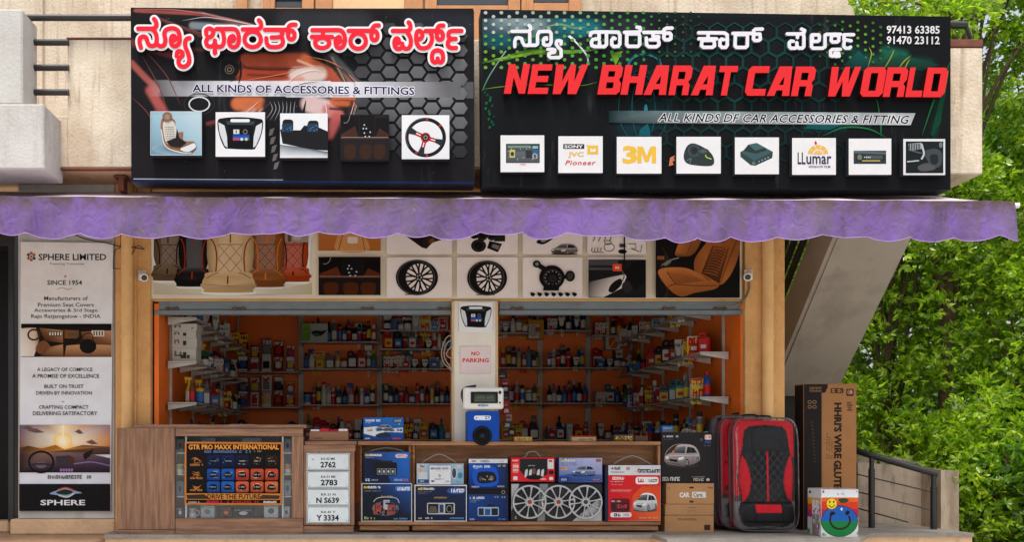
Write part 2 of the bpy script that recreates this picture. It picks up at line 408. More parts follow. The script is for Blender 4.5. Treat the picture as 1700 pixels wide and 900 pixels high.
def clear(name, tint, alpha, rough=.08):
    m = bpy.data.materials.new(name); m.use_nodes = True; N = m.node_tree.nodes; L = m.node_tree.links
    N.remove(N['Principled BSDF']); o = N['Material Output']
    t = N.new('ShaderNodeBsdfTransparent'); t.inputs[0].default_value = (*tint, 1)
    g = N.new('ShaderNodeBsdfGlossy'); g.inputs['Roughness'].default_value = rough; g.inputs[0].default_value = (.7, .7, .72, 1)
    x = N.new('ShaderNodeMixShader'); fr = N.new('ShaderNodeFresnel'); fr.inputs['IOR'].default_value = 1.45
    a = N.new('ShaderNodeMath'); a.operation = 'ADD'; a.inputs[1].default_value = alpha
    n = N.new('ShaderNodeTexNoise'); n.inputs['Scale'].default_value = 8; n.inputs['Distortion'].default_value = 1.0; bp = N.new('ShaderNodeBump'); bp.inputs['Strength'].default_value = .16 if rough > .05 else 0; bp.inputs['Distance'].default_value = .05
    L.new(n.outputs[0], bp.inputs['Height']); L.new(bp.outputs[0], g.inputs['Normal']); L.new(bp.outputs[0], fr.inputs['Normal'])
    k_ = N.new('ShaderNodeMath'); k_.operation = 'MULTIPLY'; k_.inputs[1].default_value = .5 if rough > .05 else .8; L.new(fr.outputs[0], k_.inputs[0]); L.new(k_.outputs[0], a.inputs[0]); L.new(a.outputs[0], x.inputs[0]); L.new(t.outputs[0], x.inputs[1]); L.new(g.outputs[0], x.inputs[2]); L.new(x.outputs[0], o.inputs[0])
    return m
m_film = clear('clear plastic film', (.96, .96, .97), .0, .08)
m_glass = clear('cabinet glass', (.95, .97, .98), .02, .03)
# ------------------------------------------------------------------ the setting
def slab(name, m, x0, x1, y0, y1, z0, z1, kind='structure', b=.006):
    mb = MB(); mb.box(x0, x1, y0, y1, z0, z1, b=b); o = mb.build(name, m); tag(o, kind=kind); return o
g = MB(); g.add([(-150, -150, 0), (150, -150, 0), (150, 150, 0), (-150, 150, 0)], [[0, 1, 2, 3]], (1, 1, 1)); tag(g.build('ground', m_ground), kind='structure')
er = MB(); er.add([(4.3, -.1, .004), (60, -.1, .004), (60, 60, .004), (4.3, 60, .004)], [[0, 1, 2, 3]], (1, 1, 1)); tag(er.build('soil', mat('dark leaf litter soil', S(84, 70, 50), .95, var=.4, vscale=4, bump=.4, bscale=12, dirt=[(S(60, 72, 34), 2, .5, .7, (1, 1, 1))])), kind='structure')
PZ = .49
pm = MB()
xl = X(172, -.47); xa = X(1083, -.47); xa2 = X(1108, -.9); xb = X(1428, -.82); xb2 = X(1446, -.32); xr = X(1617, -.32)
edge = [(xl, -.47), (xa, -.47), (xa2, -.9), (xb, -.82), (xb2, -.32), (xr, -.32), (xr-.25, 1.6), (4.10, 1.6), (4.10, -.03), (X(190, 0), -.03)]
pm.prism([(x, y, PZ-.035) for x, y in edge], (0, 0, .035), (1, 1, 1), 0)
inn = [(x*.999, y+.02, 0) for x, y in edge]
pm.prism(inn, (0, 0, PZ-.036), (1, 1, 1), 1)
tag(pm.build('platform', [m_stone, m_tanstone]), kind='structure')
slab('shop_floor', m_tilefloor, -2.44, 3.64, -.028, 4.05, .40, PZ-.002)
slab('tile_floor', m_tilefloor, -7, xl-.004, -1.5, 1.2, .02, .452)

BX0, BX1 = -2.42, 3.63                      # inside width of the shop
BACK = 4.06
CXR = X(1303, -.05)                         # right edge of the right column
B = thing('shop_building', (0, 0, 0), 'cream two storey shop building with tan columns and an open orange shop front', 'building')
def part(name, m, *boxes, parent=None, b=.006):
    mb = MB()
    for bx in boxes: mb.box(*bx, b=b)
    return mb.build(name, m, parent or B)
up0 = 4.06
part('upper_wall', m_cream, (-9, X(395, .6), .6, .8, up0, 6.7), (X(520, .6), X(705, .6), .6, .8, up0, 6.7), (X(960, .6), X(1420, .6), .6, .8, up0, 6.7),
     (X(395, .6), X(960, .6), .64, .8, up0, 6.7), (X(67, .6), X(73, .6), .56, .6, up0, 6.7), (X(1120, .6), X(1123, .6), .585, .6, up0, 6.7))
part('upper_side_wall', m_cream, (X(1420, .6)-.2, X(1420, .6), .8, 6, up0, 6.7))
# windows just above the signs
def window(px0, px1, slats=False):
    y = .6
    mb = MB(); x0, x1 = X(px0, y), X(px1, y); z0, z1 = Z(95, y), Z(-160, y); t = .1
    mb.box(x0, x0+t, .53, .64, z0, z1); mb.box(x1-t, x1, .53, .64, z0, z1); mb.box(x0+t, x1-t, .53, .64, z0, z0+.4); mb.box(x0+t, x1-t, .53, .64, z1-.1, z1)
    fr = mb.build('window', m_framewood, B)
    mb = MB(); mb.box(x0+t, x1-t, .6, .62, z0+.4, z1-.1)
    if slats:
        for k in range(14): mb.box(x0+t, x1-t, .565, .6, z0+.42+k*.11, z0+.5+k*.11)
    mb.build('pane', m_slate, fr)
# window sills sit a little under the frame's first glass row
for a, b_, s_ in ((438, 522, True), (705, 862, True), (864, 962, False)):
    y = .6; mb = MB(); x0, x1 = X(a, y), X(b_, y); z0, z1 = Z(95, y), 6.7; t = .13
    zl = Z(17 if a == 438 else (13 if a < 800 else 9), y)
    mb.box(x0, x0+t, .52, .64, z0, z1); mb.box(x1-t, x1, .52, .64, z0, z1); mb.box(x0+t, x1-t, .535, .64, z0, zl)
    mb.box(x0+t*.4, x0+t*.6, .51, .53, z0, z1)
    fr = mb.build('window', m_framewood, B)
    mb = MB(); mb.box(x0+t, x1-t, .6, .62, zl, z1)
    for k in range(20): mb.box(x0+t, x1-t, .57, .598, zl+.02+k*.1, zl+.08+k*.1) if zl+.08+k*.1 < 6.69 else None
    mb.build('pane', m_slate, fr)
part('timber_panel', m_framewood, (X(524, .6), X(552, .6), .54, .6, up0, 6.7), (X(672, .6), X(702, .6), .54, .6, up0, 6.7), (X(395, .6), X(412, .6), .54, .6, up0, 6.7))
part('infill_panel', mat('pale tan board', S(226, 186, 140), .7, bump=.1, dirt=[(S(150, 105, 70), 5, .6, .5, (1, 1, 1))]), (X(552, .6), X(672, .6), .57, .6, up0, 6.7))
# balcony: soffit slab, parapet, boxes and pipes
sz = Z(280, -.6)
part('soffit', m_soffit, (-9, X(1545, 0), -.59, .6, sz, sz+.12))
part('parapet', m_cream, (X(112, -.6), X(1584, -.6), -.6, -.45, sz+.015, Z(65, -.6)), (X(90, -.6), X(112, -.6), -.598, -.45, sz+.015, Z(192, -.6)), b=.008)
part('parapet_edge', m_rust, (X(94, -.6), X(218, -.6), -.606, -.55, sz-.01, sz+.013))
part('parapet_coping', m_rust, (X(110, -.6), X(218, -.6), -.606, -.44, Z(65, -.6)+.001, Z(65, -.6)+.02))
part('balcony_pier', m_offwhite, (-6.5, X(37, -.9), -.9, -.55, Z(173, -.9), Z(14, -.9)), b=.015)
part('balcony_box', m_offwhite, (-6.5, X(73, -1.0), -1.0, -.53, Z(280, -1.0), Z(172, -1.0)), b=.012)
part('end_parapet', m_cream, (X(1555, -.75), X(1632, -.75), -.75, .1, Z(289, -.75), Z(78, -.75)), b=.012)
part('coping', m_rust, (X(1555, -.75), X(1632, -.75), -.755, .1, Z(78, -.75)+.002, Z(65, -.75)))
part('bracket_beam', m_rust, (X(202, -.3), X(212, -.3), -.42, -.3, sz-.16, sz-.012), (X(195, -.3), X(216, -.3), -.44, -.28, sz-.03, sz-.011))
for k, (r, pe) in enumerate(((29, 235), (70, 114), (112, 114), (153, 114))):
    mb = MB(); y = -.62 if k else -.66
    mb.tube([(X(30, y), y, Z(r, y)), (X(pe, y), y, Z(r, y))], .030, (1, 1, 1), 10); mb.build('guard_rail', m_black, B)
mb = MB(); mb.tube([(X(1560, -.5), -.5, Z(40, -.5)), (X(1604, -.5), -.5, Z(41, -.5))], .035, (1, 1, 1), 10); mb.tube([(X(1600, -.5), -.5, Z(34, -.5)), (X(1612, -.5), -.5, Z(64, -.5))], .02, (1, 1, 1), 8); mb.build('guard_rail', m_black, B)
# ground floor walls
part('poster_wall', m_offwhite, (X(30, -.1), X(190, -.1), -.1, .3, Z(862, -.1), sz))
part('wall_base', m_tanstone, (X(16, -.13), X(191, -.13), -.13, .3, .452, Z(863, -.13)), (X(-300, .1), X(15, .1), .1, .4, .452, Z(866, .1)), b=.015)
part('column', m_tan, (X(191, -.11), X(226, -.11), -.11, .25, .45, sz), (X(226, -.06), X(250, -.06), -.06, .25, .45, sz), (X(250, .02), X(257, .02), .02, .3, .45, 3.0))
part('column', m_tan, (X(1237, -.05), CXR, -.05, .4, .45, sz), (3.66, CXR, .4, 4.3, .0, sz))
part('facade_wall', m_tan, (X(226, 0), X(1237, 0), 0.0, .22, Z(500, 0)+.001, sz))
part('drain_pipe', m_tanpipe, ) if False else None
for px, w_, y in ((211, 9.5, -.16), (1275, 9, -.1)):
    mb = MB(); mb.tube([(X(px, y), y, .47), (X(px, y), y, sz-.002)], w_/160, (1, 1, 1), 16)
    for r in (560, 800): mb.tube([(X(px, y), y, Z(r, y)-.02), (X(px, y), y, Z(r, y)+.02)], w_/160+.006, (1, 1, 1), 16)
    mb.build('drain_pipe', m_tanpipe, B)
mb = MB(); mb.box(X(-300, .3), X(30, .3)+.02, .3, .36, .45, 3.6); mb.build('door', mat('black door', S(20, 19, 20), .5, spec=.15, var=.3, vscale=6), B)
part('door_frame', m_black, (X(20, .1), X(30, .1), .0, .3, Z(866, .1), 3.7), (X(-300, .1), X(22, .1), 0.02, .29, 3.45, 3.7))
# the shop inside
part('inner_wall', m_orange, (BX0-.2, BX0, .02, BACK, .4, 3.7), b=.002)
part('inner_wall', m_orange, (BX1, BX1+.028, .02, BACK, .4, 3.7), b=.002)
part('inner_wall', m_orange, (BX0-.2, 4.05, BACK, BACK+.15, .4, 3.7), b=.002)
part('ceiling', m_darkin, (BX0-.2, 3.66, .23, BACK+.15, 3.7, 3.78), b=.002)
part('pillar', mat('pillar white panel', S(226, 220, 208), .55, var=.08, vscale=4, bump=.06, dirt=[(S(120, 100, 80), 9, .64, .6, (1, 1, .5))]), (X(752, -.02), X(826, -.02), -.02, .18, PZ, Z(499, -.02)), b=.008)
part('pillar_trim', mat('pillar tan trim', S(206, 172, 130), .6), (X(750, -.03), X(754, -.03), -.03, .15, PZ, Z(500, -.03)), (X(823, -.03), X(827, -.03), -.03, .15, PZ, Z(500, -.03)), b=.003)
for a, b_ in ((257, 749), (828, 1236)):
    mb = MB(); x0, x1 = X(a, .05), X(b_, .05); z1 = Z(500, .05); z0 = Z(523, .05)
    mb.box(x0, x1, .03, .2, z0+.05, z1, b=.01); mb.box(x0, x1, .015, .1, z0, z0+.048, b=.006); mb.box(x0, x1, .02, .06, z1-.035, z1-.008, b=.004)
    mb.box(x0+.03, x0+.8, .024, .03, z1-.02, z1-.01, b=.001)
    sh = mb.build('roller_shutter', m_shutter, B)
    for q in ((286, 397, 610, 737) if a < 300 else (858, 1110, 1195)):
        lt = MB(); y = .028; x = X(q, y); z = Z(513, y)
        lt.tube([(x-.07, y-.012, z), (x+.07, y-.012, z)], .009, (1, 1, 1), 8); lt.box(x-.055, x-.035, y-.02, y, z-.02, z+.02); lt.box(x+.035, x+.055, y-.02, y, z-.02, z+.02)
        lt.build('latch', m_rustmetal, sh)
# ------------------------------------------------------------------ outside stair on the right
st = thing('outside_stair', (5, .4, PZ), 'grey concrete outside stair flight sloping up to the front beside the right column', 'staircase')
def stp(px, py):   # soffit plane z = 3.52-(y) : where a sight line meets the flight's slope
    u = (px-CX)/F; v = (CY-py)/F
    d = (3.52-EZ+9)/(v+1); return (u*d, d-9, EZ+v*d)
a0, a1, a2, a3 = stp(1391, 396), stp(1512, 396), stp(1412, 655), stp(1276, 655)
def shift(p, t): return (p[0], p[1]-t, p[2]+t)
q0, q1 = shift(a0, .45), shift(a1, .45)
mb = MB(); x0_, x1_ = a0[0], a1[0]
yy = a2[1]+.02
prof = [(q0[1], q0[2]), (yy, 3.52-yy)]
mb.prism([(x0_, prof[0][0], prof[0][1]), (x0_, prof[1][0], prof[1][1]), (x0_, prof[1][0], prof[1][1]+.22), (x0_, prof[0][0], prof[0][1]+.22)], (x1_-x0_, 0, 0), (1, 1, 1))
mb.build('flight', m_stair, st)
mb = MB()                                      # stringer on the inner side, its face seen darker from the left
mb.prism([(x0_-.05, prof[0][0], prof[0][1]+.02), (x0_-.05, prof[1][0], prof[1][1]+.02), (x0_-.05, prof[1][0], prof[1][1]+.62), (x0_-.05, prof[0][0], prof[0][1]+.62)], (.048, 0, 0), (1, 1, 1))
mb.build('stringer', m_stair, st)
for k in range(3):
    o_ = .80+k*.21; mb = MB(); mb.box(x0_-.06, x0_-.02, -.01, .01, 0, 1)
    mb = MB(); p0 = (x0_-.04-k*.02, prof[0][0], prof[0][1]+o_); p1 = (x0_-.04-k*.02, prof[1][0], prof[1][1]+o_)
    mb.tube([p0, p1], .04, (1, 1, 1), 8); mb.build('stair_rail', m_black, st)
for k in range(7):
    y = prof[0][0]+.15+k*.26; mb = MB(); mb.box(x0_, x1_, y-.02, y+.26, 3.52-y+.05, 3.52-y+.36, b=.004); mb.build('step', m_stair, st)
# wall under the stair, the shade of the enclosed space put into its colour
slab_ = MB(); slab_.box(CXR+.01, 5.6, 1.62, 1.75, 0, 2.12); sw = slab_.build('under_stair_shade_wall', m_darkin); tag(sw, 'wall coloured dark for the shade under the outside stair', 'wall')
# ------------------------------------------------------------------ ramp parapet and handrail
y0 = .75
mb = MB()
mb.prism([(X(1424, y0), y0, .0), (X(1592, y0), y0, .0), (X(1592, y0), y0, Z(781, y0)), (X(1424, y0), y0, Z(768, y0))], (0, .18, 0), (1, 1, 1))
mb.prism([(X(1562, y0-.35), y0-.35, .0), (X(1592, y0-.35), y0-.35, .0), (X(1592, y0-.35), y0-.35, Z(782, y0-.35)), (X(1562, y0-.35), y0-.35, Z(781, y0-.35))], (0, .349, 0), (1, 1, 1))
mb.prism([(X(1400, 1.4), 1.4, .0), (X(1560, 1.4), 1.4, .0), (X(1560, 1.4), 1.4, Z(776, 1.4)), (X(1400, 1.4), 1.4, Z(740, 1.4))], (0, .15, 0), (1, 1, 1))
tag(mb.build('low_wall', m_lowwall), 'stained beige low parapet wall behind the black handrail', 'wall')
hr = thing('handrail', (X(1500, .12), .12, PZ), 'black steel handrail with thin bars sloping down beside the tall carton', 'handrail')
yh = .12
mb = MB(); mb.tube([(X(1415, yh+.3), yh+.3, Z(747, yh+.3)), (X(1448, yh+.1), yh+.1, Z(757, yh+.1)), (X(1556, yh-.05), yh-.05, Z(788, yh-.05))], .036, (1, 1, 1), 12); mb.build('top_rail', m_black, hr)
for px, r0, yy in ((1447, 757, yh+.1), (1550, 787, yh-.05)):
    mb = MB(); x = X(px, yy); zt = Z(r0, yy)-.02; mb.tube([(x, yy, PZ), (x, yy, zt-.12)], .032, (1, 1, 1), 12); mb.tube([(x, yy, zt-.125), (x, yy, zt)], .024, (1, 1, 1), 12); mb.build('post', m_black, hr)
for r0, r1 in ((786, 817), (815, 847), (842, 868)):
    mb = MB(); mb.tube([(X(1415, yh+.28), yh+.28, Z(r0, yh+.28)), (X(1545 if r0 < 840 else 1508, yh-.05), yh-.05, Z(r1, yh-.05))], .008, (1, 1, 1), 6); mb.build('bar', m_black, hr)

# ------------------------------------------------------------------ awning
aw = thing('awning', (0, -.02, 4.0), 'weathered purple cloth awning with a scalloped grey stained valance over the shop front', 'awning')
m_cloth = mat('faded purple cloth', S(120, 93, 158), .95, spec=.1, var=.18, vscale=2.2, dirt=[(S(104, 94, 108), 1.3, .46, .66, (2.4, 1, .55)), (S(112, 96, 104), 3.0, .50, .5, (2.5, 1, .6)), (S(78, 70, 76), 6, .56, .6, (2.2, 1, .45)), (S(176, 150, 210), 5, .62, .5, (1, 1, 1))])
m_clothtop = mat('weathered cloth top', S(186, 170, 180), .9, var=.2, vscale=2, bump=.1, bscale=30, dirt=[(S(140, 118, 108), 3, .6, .5, (1, 1, 1)), (S(150, 115, 205), 2, .58, .5, (1, 1, 1))])
def clothbump(m):
    t = m.node_tree; N = t.nodes; L = t.links; b = N['Principled BSDF']
    geo = N.new('ShaderNodeNewGeometry'); mp = N.new('ShaderNodeMapping'); mp.inputs['Scale'].default_value = (1.3, 1, 1)
    n0 = N.new('ShaderNodeTexNoise'); n0.inputs['Scale'].default_value = 7; n0.inputs['Detail'].default_value = 3; n0.inputs['Distortion'].default_value = 1.3
    L.new(geo.outputs['Position'], mp.inputs[0]); L.new(mp.outputs[0], n0.inputs[0])
    bp = N.new('ShaderNodeBump'); bp.inputs['Strength'].default_value = .36; bp.inputs['Distance'].default_value = .05
    L.new(n0.outputs['Fac'], bp.inputs['Height']); L.new(bp.outputs[0], b.inputs['Normal'])
    b.inputs['Sheen Weight'].default_value = .05
    tr = N.new('ShaderNodeBsdfTranslucent'); tr.inputs[0].default_value = (.28, .18, .42, 1)
    mx = N.new('ShaderNodeMixShader'); mx.inputs[0].default_value = .12
    L.new(b.outputs[0], mx.inputs[1]); L.new(tr.outputs[0], mx.inputs[2]); L.new(mx.outputs[0], N['Material Output'].inputs[0])
clothbump(m_cloth)
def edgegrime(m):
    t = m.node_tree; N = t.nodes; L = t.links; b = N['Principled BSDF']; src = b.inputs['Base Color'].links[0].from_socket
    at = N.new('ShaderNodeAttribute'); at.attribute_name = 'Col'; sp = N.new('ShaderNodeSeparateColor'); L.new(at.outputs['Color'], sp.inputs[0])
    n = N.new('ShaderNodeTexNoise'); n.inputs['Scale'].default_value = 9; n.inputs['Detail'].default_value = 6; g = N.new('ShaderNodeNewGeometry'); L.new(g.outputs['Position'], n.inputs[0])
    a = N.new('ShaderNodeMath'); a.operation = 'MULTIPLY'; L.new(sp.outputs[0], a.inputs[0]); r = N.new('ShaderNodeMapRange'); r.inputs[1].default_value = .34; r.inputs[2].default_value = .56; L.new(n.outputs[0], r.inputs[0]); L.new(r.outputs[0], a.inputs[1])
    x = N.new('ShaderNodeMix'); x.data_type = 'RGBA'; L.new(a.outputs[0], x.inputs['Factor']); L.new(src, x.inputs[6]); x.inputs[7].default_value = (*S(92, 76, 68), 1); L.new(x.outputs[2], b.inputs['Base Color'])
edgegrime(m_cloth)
XA0, XA1, YF = -5.6, X(1685, -1.6), -1.6
def fz(x): return Z(326+(X(0, YF)*0+ (x*F/(YF+9)+CX)/1700*8), YF)      # the front edge sags a little to the right
rng = np.random.RandomState(4)
ph = rng.rand(12)*6.28
def wob(x, v):
    return (.030*math.sin(3.1*x+ph[0])+.02*math.sin(7.3*x+ph[1]+v)+.012*math.sin(15*x+ph[2]+2*v)+.008*math.sin(31*x+ph[3]+3*v))
NXA = 560
mb = MB(); P = []; NV = 14
SCB = [XA0]
while SCB[-1] < XA1: SCB.append(SCB[-1]+.25+.24*rng.rand())
SCD = .018+.034*rng.rand(len(SCB)+1)
def vbottom(x):
    k = max(0, int(np.searchsorted(SCB, x))-1); u = min(1, (x-SCB[k])/(SCB[min(k+1, len(SCB)-1)]-SCB[k]+1e-6))
    return .335+.012*math.sin(1.1*x+ph[4])+SCD[k]*math.sin(PI*u)**.8+.010*math.sin(2.7*x+ph[5])+.006*math.sin(6.1*x+ph[6])
for i in range(NXA+1):
    x = XA0+(XA1-XA0)*i/NXA
    for j in range(NV+1):
        v = j/NV
        P.append((x, YF+wob(x, v)*v*.9-.012*v, fz(x)-v*(vbottom(x)-.03)+.004*math.sin(9*x)))
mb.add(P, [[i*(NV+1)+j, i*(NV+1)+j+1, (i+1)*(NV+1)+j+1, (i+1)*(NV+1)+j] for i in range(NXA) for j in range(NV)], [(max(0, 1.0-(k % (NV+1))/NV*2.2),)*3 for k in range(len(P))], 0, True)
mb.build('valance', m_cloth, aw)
mb = MB(); mb.tube([(P[i*(NV+1)+NV][0], P[i*(NV+1)+NV][1]-.002, P[i*(NV+1)+NV][2]) for i in range(NXA+1)], .0035, (1, 1, 1), 6)
mb.build('piping', mat('pale lilac hem', S(160, 134, 186), .8, var=.2, vscale=8), aw)
mb = MB(); P = []; NC = 8
for i in range(NXA+1):
    x = XA0+(XA1-XA0)*i/NXA
    for j in range(NC+1):
        v = j/NC; xe = x if x < 5 else x+(1-v)*.0
        P.append((xe, -.02+(YF+.02)*v, 4.0+(fz(x)-4.0)*v-.03*math.sin(PI*v)+.006*math.sin(6*x+v*4)*math.sin(PI*v)+.008*math.sin(11*x)*v*(1-v)))
mb.add(P, [[i*(NC+1)+j, i*(NC+1)+j+1, (i+1)*(NC+1)+j+1, (i+1)*(NC+1)+j] for i in range(NXA) for j in range(NC)], (1, 1, 1), 0, True)
mb.build('canopy', m_clothtop, aw)
mb = MB(); mb.tube([(XA0, YF+.03, fz(XA0)-.03), (0, YF+.03, fz(0)-.03), (XA1+.05, YF+.03, fz(XA1)-.03)], .024, (1, 1, 1), 12); mb.build('front_bar', m_white, aw)
# ------------------------------------------------------------------ signboards
GAIN = .72
YS = -.95
def quad_board(parent, px, m, y, depth, name='board', sides=(.02, .02, .025)):
    """a box sign whose front outline is given in photo pixels (perspective-free: it is a plain upright box)"""
    ar = Art(y, .001); ar.prism([(X(a, y), y, Z(b, y)) for a, b in px], (0, depth, 0), sides); return ar
# ---- left
S1 = thing('signboard', W(502, 304, YS), 'black signboard with red white-edged lettering and five raised pictures', 'sign')
c1 = [(217, 12), (787, 17), (788, 306), (218, 302)]
ar = quad_board(S1, c1, m_board, YS, .2)
K0 = S(26, 25, 28)
ar.poly(c1, [S(30, 27, 30), S(44, 46, 52), S(34, 34, 37), S(22, 22, 25)])
def A1(p, c): ar.poly(p, c)
# car interior picture behind the lettering
_b = lambda *q: q
FL = [_b(218, 70, 300, 95, 12, S(120, 58, 58), .8, 8), _b(218, 104, 262, 150, 10, S(170, 88, 82), .9, 6), _b(250, 150, 282, 205, 16, S(184, 92, 88), .9, 9), _b(262, 190, 282, 208, 16, S(150, 70, 68), .8, 8),
 _b(225, 17, 330, 22, 6, S(165, 82, 78), .9, 3), _b(330, 22, 450, 50, 7, S(150, 78, 74), .9, 4), _b(335, 21, 458, 50, 1.6, S(214, 206, 210), .9, 1.6), _b(320, 42, 400, 46, 12, S(136, 146, 156), .95, 6), _b(390, 50, 470, 62, 14, S(120, 128, 138), .9, 7), _b(262, 30, 330, 56, 4, S(130, 70, 66), .9, 3), _b(330, 58, 420, 84, 5, S(110, 58, 56), .8, 4),
 _b(300, 80, 390, 86, 5, S(92, 50, 48), .7, 5), _b(480, 35, 600, 40, 40, S(52, 54, 60), .8, 22), _b(690, 40, 770, 42, 40, S(40, 44, 54), .8, 20),
 _b(410, 100, 505, 100, 24, S(156, 70, 46), 1, 8), _b(410, 128, 480, 128, 34, S(160, 66, 42), 1, 8), _b(405, 112, 480, 114, 5, S(108, 44, 34), .9, 4), _b(412, 124, 470, 126, 4, S(100, 40, 32), .8, 3), _b(420, 136, 470, 134, 3, S(190, 96, 64), .8, 3),
 _b(505, 98, 592, 140, 14, S(186, 92, 56), 1, 5), _b(520, 110, 560, 136, 16, S(176, 82, 60), .9, 8), _b(492, 124, 530, 122, 24, S(230, 206, 198), .95, 10), _b(470, 140, 500, 132, 12, S(214, 150, 132), .9, 7), _b(495, 100, 540, 118, 4, S(226, 176, 152), .8, 4),
 _b(552, 94, 592, 138, 14, S(92, 94, 98), .9, 8), _b(540, 92, 575, 138, 8, S(44, 43, 47), .95, 4), _b(551, 94, 572, 134, 1.6, S(206, 176, 150), .9, 1.5),
 _b(395, 172, 430, 172, 22, S(206, 112, 70), 1, 8), _b(370, 205, 420, 182, 10, S(222, 160, 138), .9, 7), _b(385, 195, 410, 196, 16, S(206, 106, 86), .9, 8), _b(430, 185, 450, 170, 3, S(226, 180, 160), .9, 2.5),
 _b(455, 178, 495, 215, 40, S(32, 31, 35), .95, 10), _b(515, 172, 540, 180, 30, S(226, 196, 196), .95, 10), _b(545, 182, 560, 190, 20, S(206, 120, 116), .9, 9), _b(556, 168, 590, 168, 16, S(200, 104, 66), .95, 8), _b(560, 195, 545, 222, 18, S(196, 96, 94), .9, 10), _b(548, 180, 575, 182, 4, S(56, 34, 30), .9, 3), _b(585, 168, 575, 200, 6, S(60, 46, 44), .8, 4), _b(595, 165, 585, 195, 2, S(206, 190, 180), .7, 2),
 _b(345, 205, 366, 200, 6, S(150, 66, 68), .8, 4)]
FL = [q[:7]+(max(1.2, q[7]*.45),) for q in FL]
_gx, _gy, _c = soft_field(FL, 218, 13.5, 786, 301, 260, 180, S(28, 27, 30))
_k = (np.clip((_gx-245)/120, 0, 1)*np.clip((765-_gx)/190, .12, 1)*.86*((_gy > 134+(_gx-400)*.006) & (_gy < 160+(_gx-400)*.006)))[..., None]
_c = _c*(1-_k)+np.array(S(240, 241, 250))*_k
BAND = (_gx, _gy, _c)
ar.field(_gx, _gy, _c)
ar.ell(381, 115, 16, 15, S(22, 21, 23)); ar.ring(381, 115, 8, 8, 1.8, S(92, 84, 78)); ar.ring(381, 115, 4, 4, 1.4, S(130, 112, 90)); ar.ring(382, 116, 19, 19, 1, S(70, 50, 44), a0=-1, a1=1.6)
for a, b in (((236, 92), (285, 215)), ((218, 160), (262, 225)), ((242, 85), (300, 175))): ar.stroke([a, ((a[0]+b[0])/2+6, (a[1]+b[1])/2-4), b], 1.6, S(120, 62, 62), taper=True)
for k in range(7): ar.stroke([(448+k*7, 168), (452+k*6, 182), (440+k*8, 200)], 1.3, S(150, 150, 156), taper=True)
for k in range(5): ar.poly([(448+k*2, 215+k*14), (456+k*2, 212+k*14), (452+k*2, 224+k*14), (446+k*2, 226+k*14)], S(110, 108, 110))
ar.ring(331, 173, 18, 13, 2.2, S(226, 226, 228)); ar.ell(331, 173, 15.5, 10.5, S(26, 26, 30)); ar.ring(331, 173, 26, 18, 1.2, S(58, 56, 60))
for q, c, w_ in (([(225, 15), (300, 17), (385, 32), (455, 50)], S(200, 120, 112), 1.4), ([(262, 28), (320, 50), (400, 78)], S(150, 84, 78), 1.2), ([(303, 34), (350, 29), (430, 44), (470, 60)], S(206, 210, 216), 1.2), ([(398, 92), (400, 120), (396, 140)], S(24, 22, 24), 3), ([(396, 96), (412, 112), (460, 115), (505, 112)], S(70, 32, 28), 1.6), ([(402, 134), (440, 128), (480, 120), (500, 108)], S(214, 130, 100), 1.2),
    ([(505, 92), (556, 106), (598, 142)], S(230, 150, 110), 1.4), ([(530, 96), (570, 116), (590, 140)], S(110, 46, 34), 1.6), ([(470, 150), (490, 126), (520, 116), (536, 120)], S(244, 230, 224), 1.6), ([(470, 158), (500, 140), (530, 136)], S(150, 84, 70), 1.4), ([(380, 212), (410, 186), (432, 166)], S(240, 200, 180), 1.4), ([(430, 200), (452, 168)], S(20, 19, 22), 4), ([(506, 226), (503, 196), (508, 166)], S(24, 22, 26), 4), ([(536, 164), (542, 186), (530, 216)], S(244, 226, 226), 1.4), ([(548, 166), (586, 170), (578, 206)], S(120, 50, 40), 1.6), ([(590, 164), (580, 196), (566, 224)], S(226, 214, 206), 1.2), ([(598, 166), (592, 190)], S(190, 180, 174), 1)):
    ar.stroke(q, w_, c, taper=True)
# honeycomb on the right
hx = []; hf = []; hc = []
for i in range(-3, 9):
    for j in range(10):
        cx = 601+i*23.2; cy = 48+j*24+(12 if i % 2 else 0)
        if cx > 782 or cy > 262: continue
        fade = max(0, min(1, (cx-560)/120))*max(.12, min(1, (262-cy)/70))*(.35+.65*min(1, max(0, (cy-30)/90)))
        if fade < .05 or (cx < 600 and 90 < cy < 215): continue
        lo, hi = S(30, 30, 33), S(118, 119, 124)
        c_ = mixc(lo, hi, fade*random.uniform(.82, 1)); c2 = mixc(lo, hi, fade*.72)
        n = len(hx)
        for k in range(6): hx.append((min(785.5, cx+13.2*math.cos(k*PI/3)), cy+11.2*math.sin(k*PI/3))); hc.append(c_ if k > 2 else c2)
        hf.append(list(range(n, n+6)))
ar._put(hx, hf, hc)
# strap line band, laid over the honeycomb too
_bx = np.linspace(590, 765, 40); _by = np.array([136., 162.]); _X, _Y = np.meshgrid(_bx, _by, indexing='ij')
_a = (np.clip((765-_X)/190, .12, 1)*.86)[..., None]; ar.field(_X, _Y, np.array(S(64, 64, 68))*(1-_a)+np.array(S(240, 241, 250))*_a)
for dx, dy in ((-1, -1), (1, -1), (-1, 1), (1, 1), (0, 1.4), (0, -1.4)): ar.text('ALL KINDS OF ACCESSORIES & FITTINGS', 320+dx, 140+dy, 688+dx, 153+dy, S(240, 240, 248), .018, skew=5)
ar.text('ALL KINDS OF ACCESSORIES & FITTINGS', 320, 140, 688, 153, S(24, 20, 88), .018, skew=5)
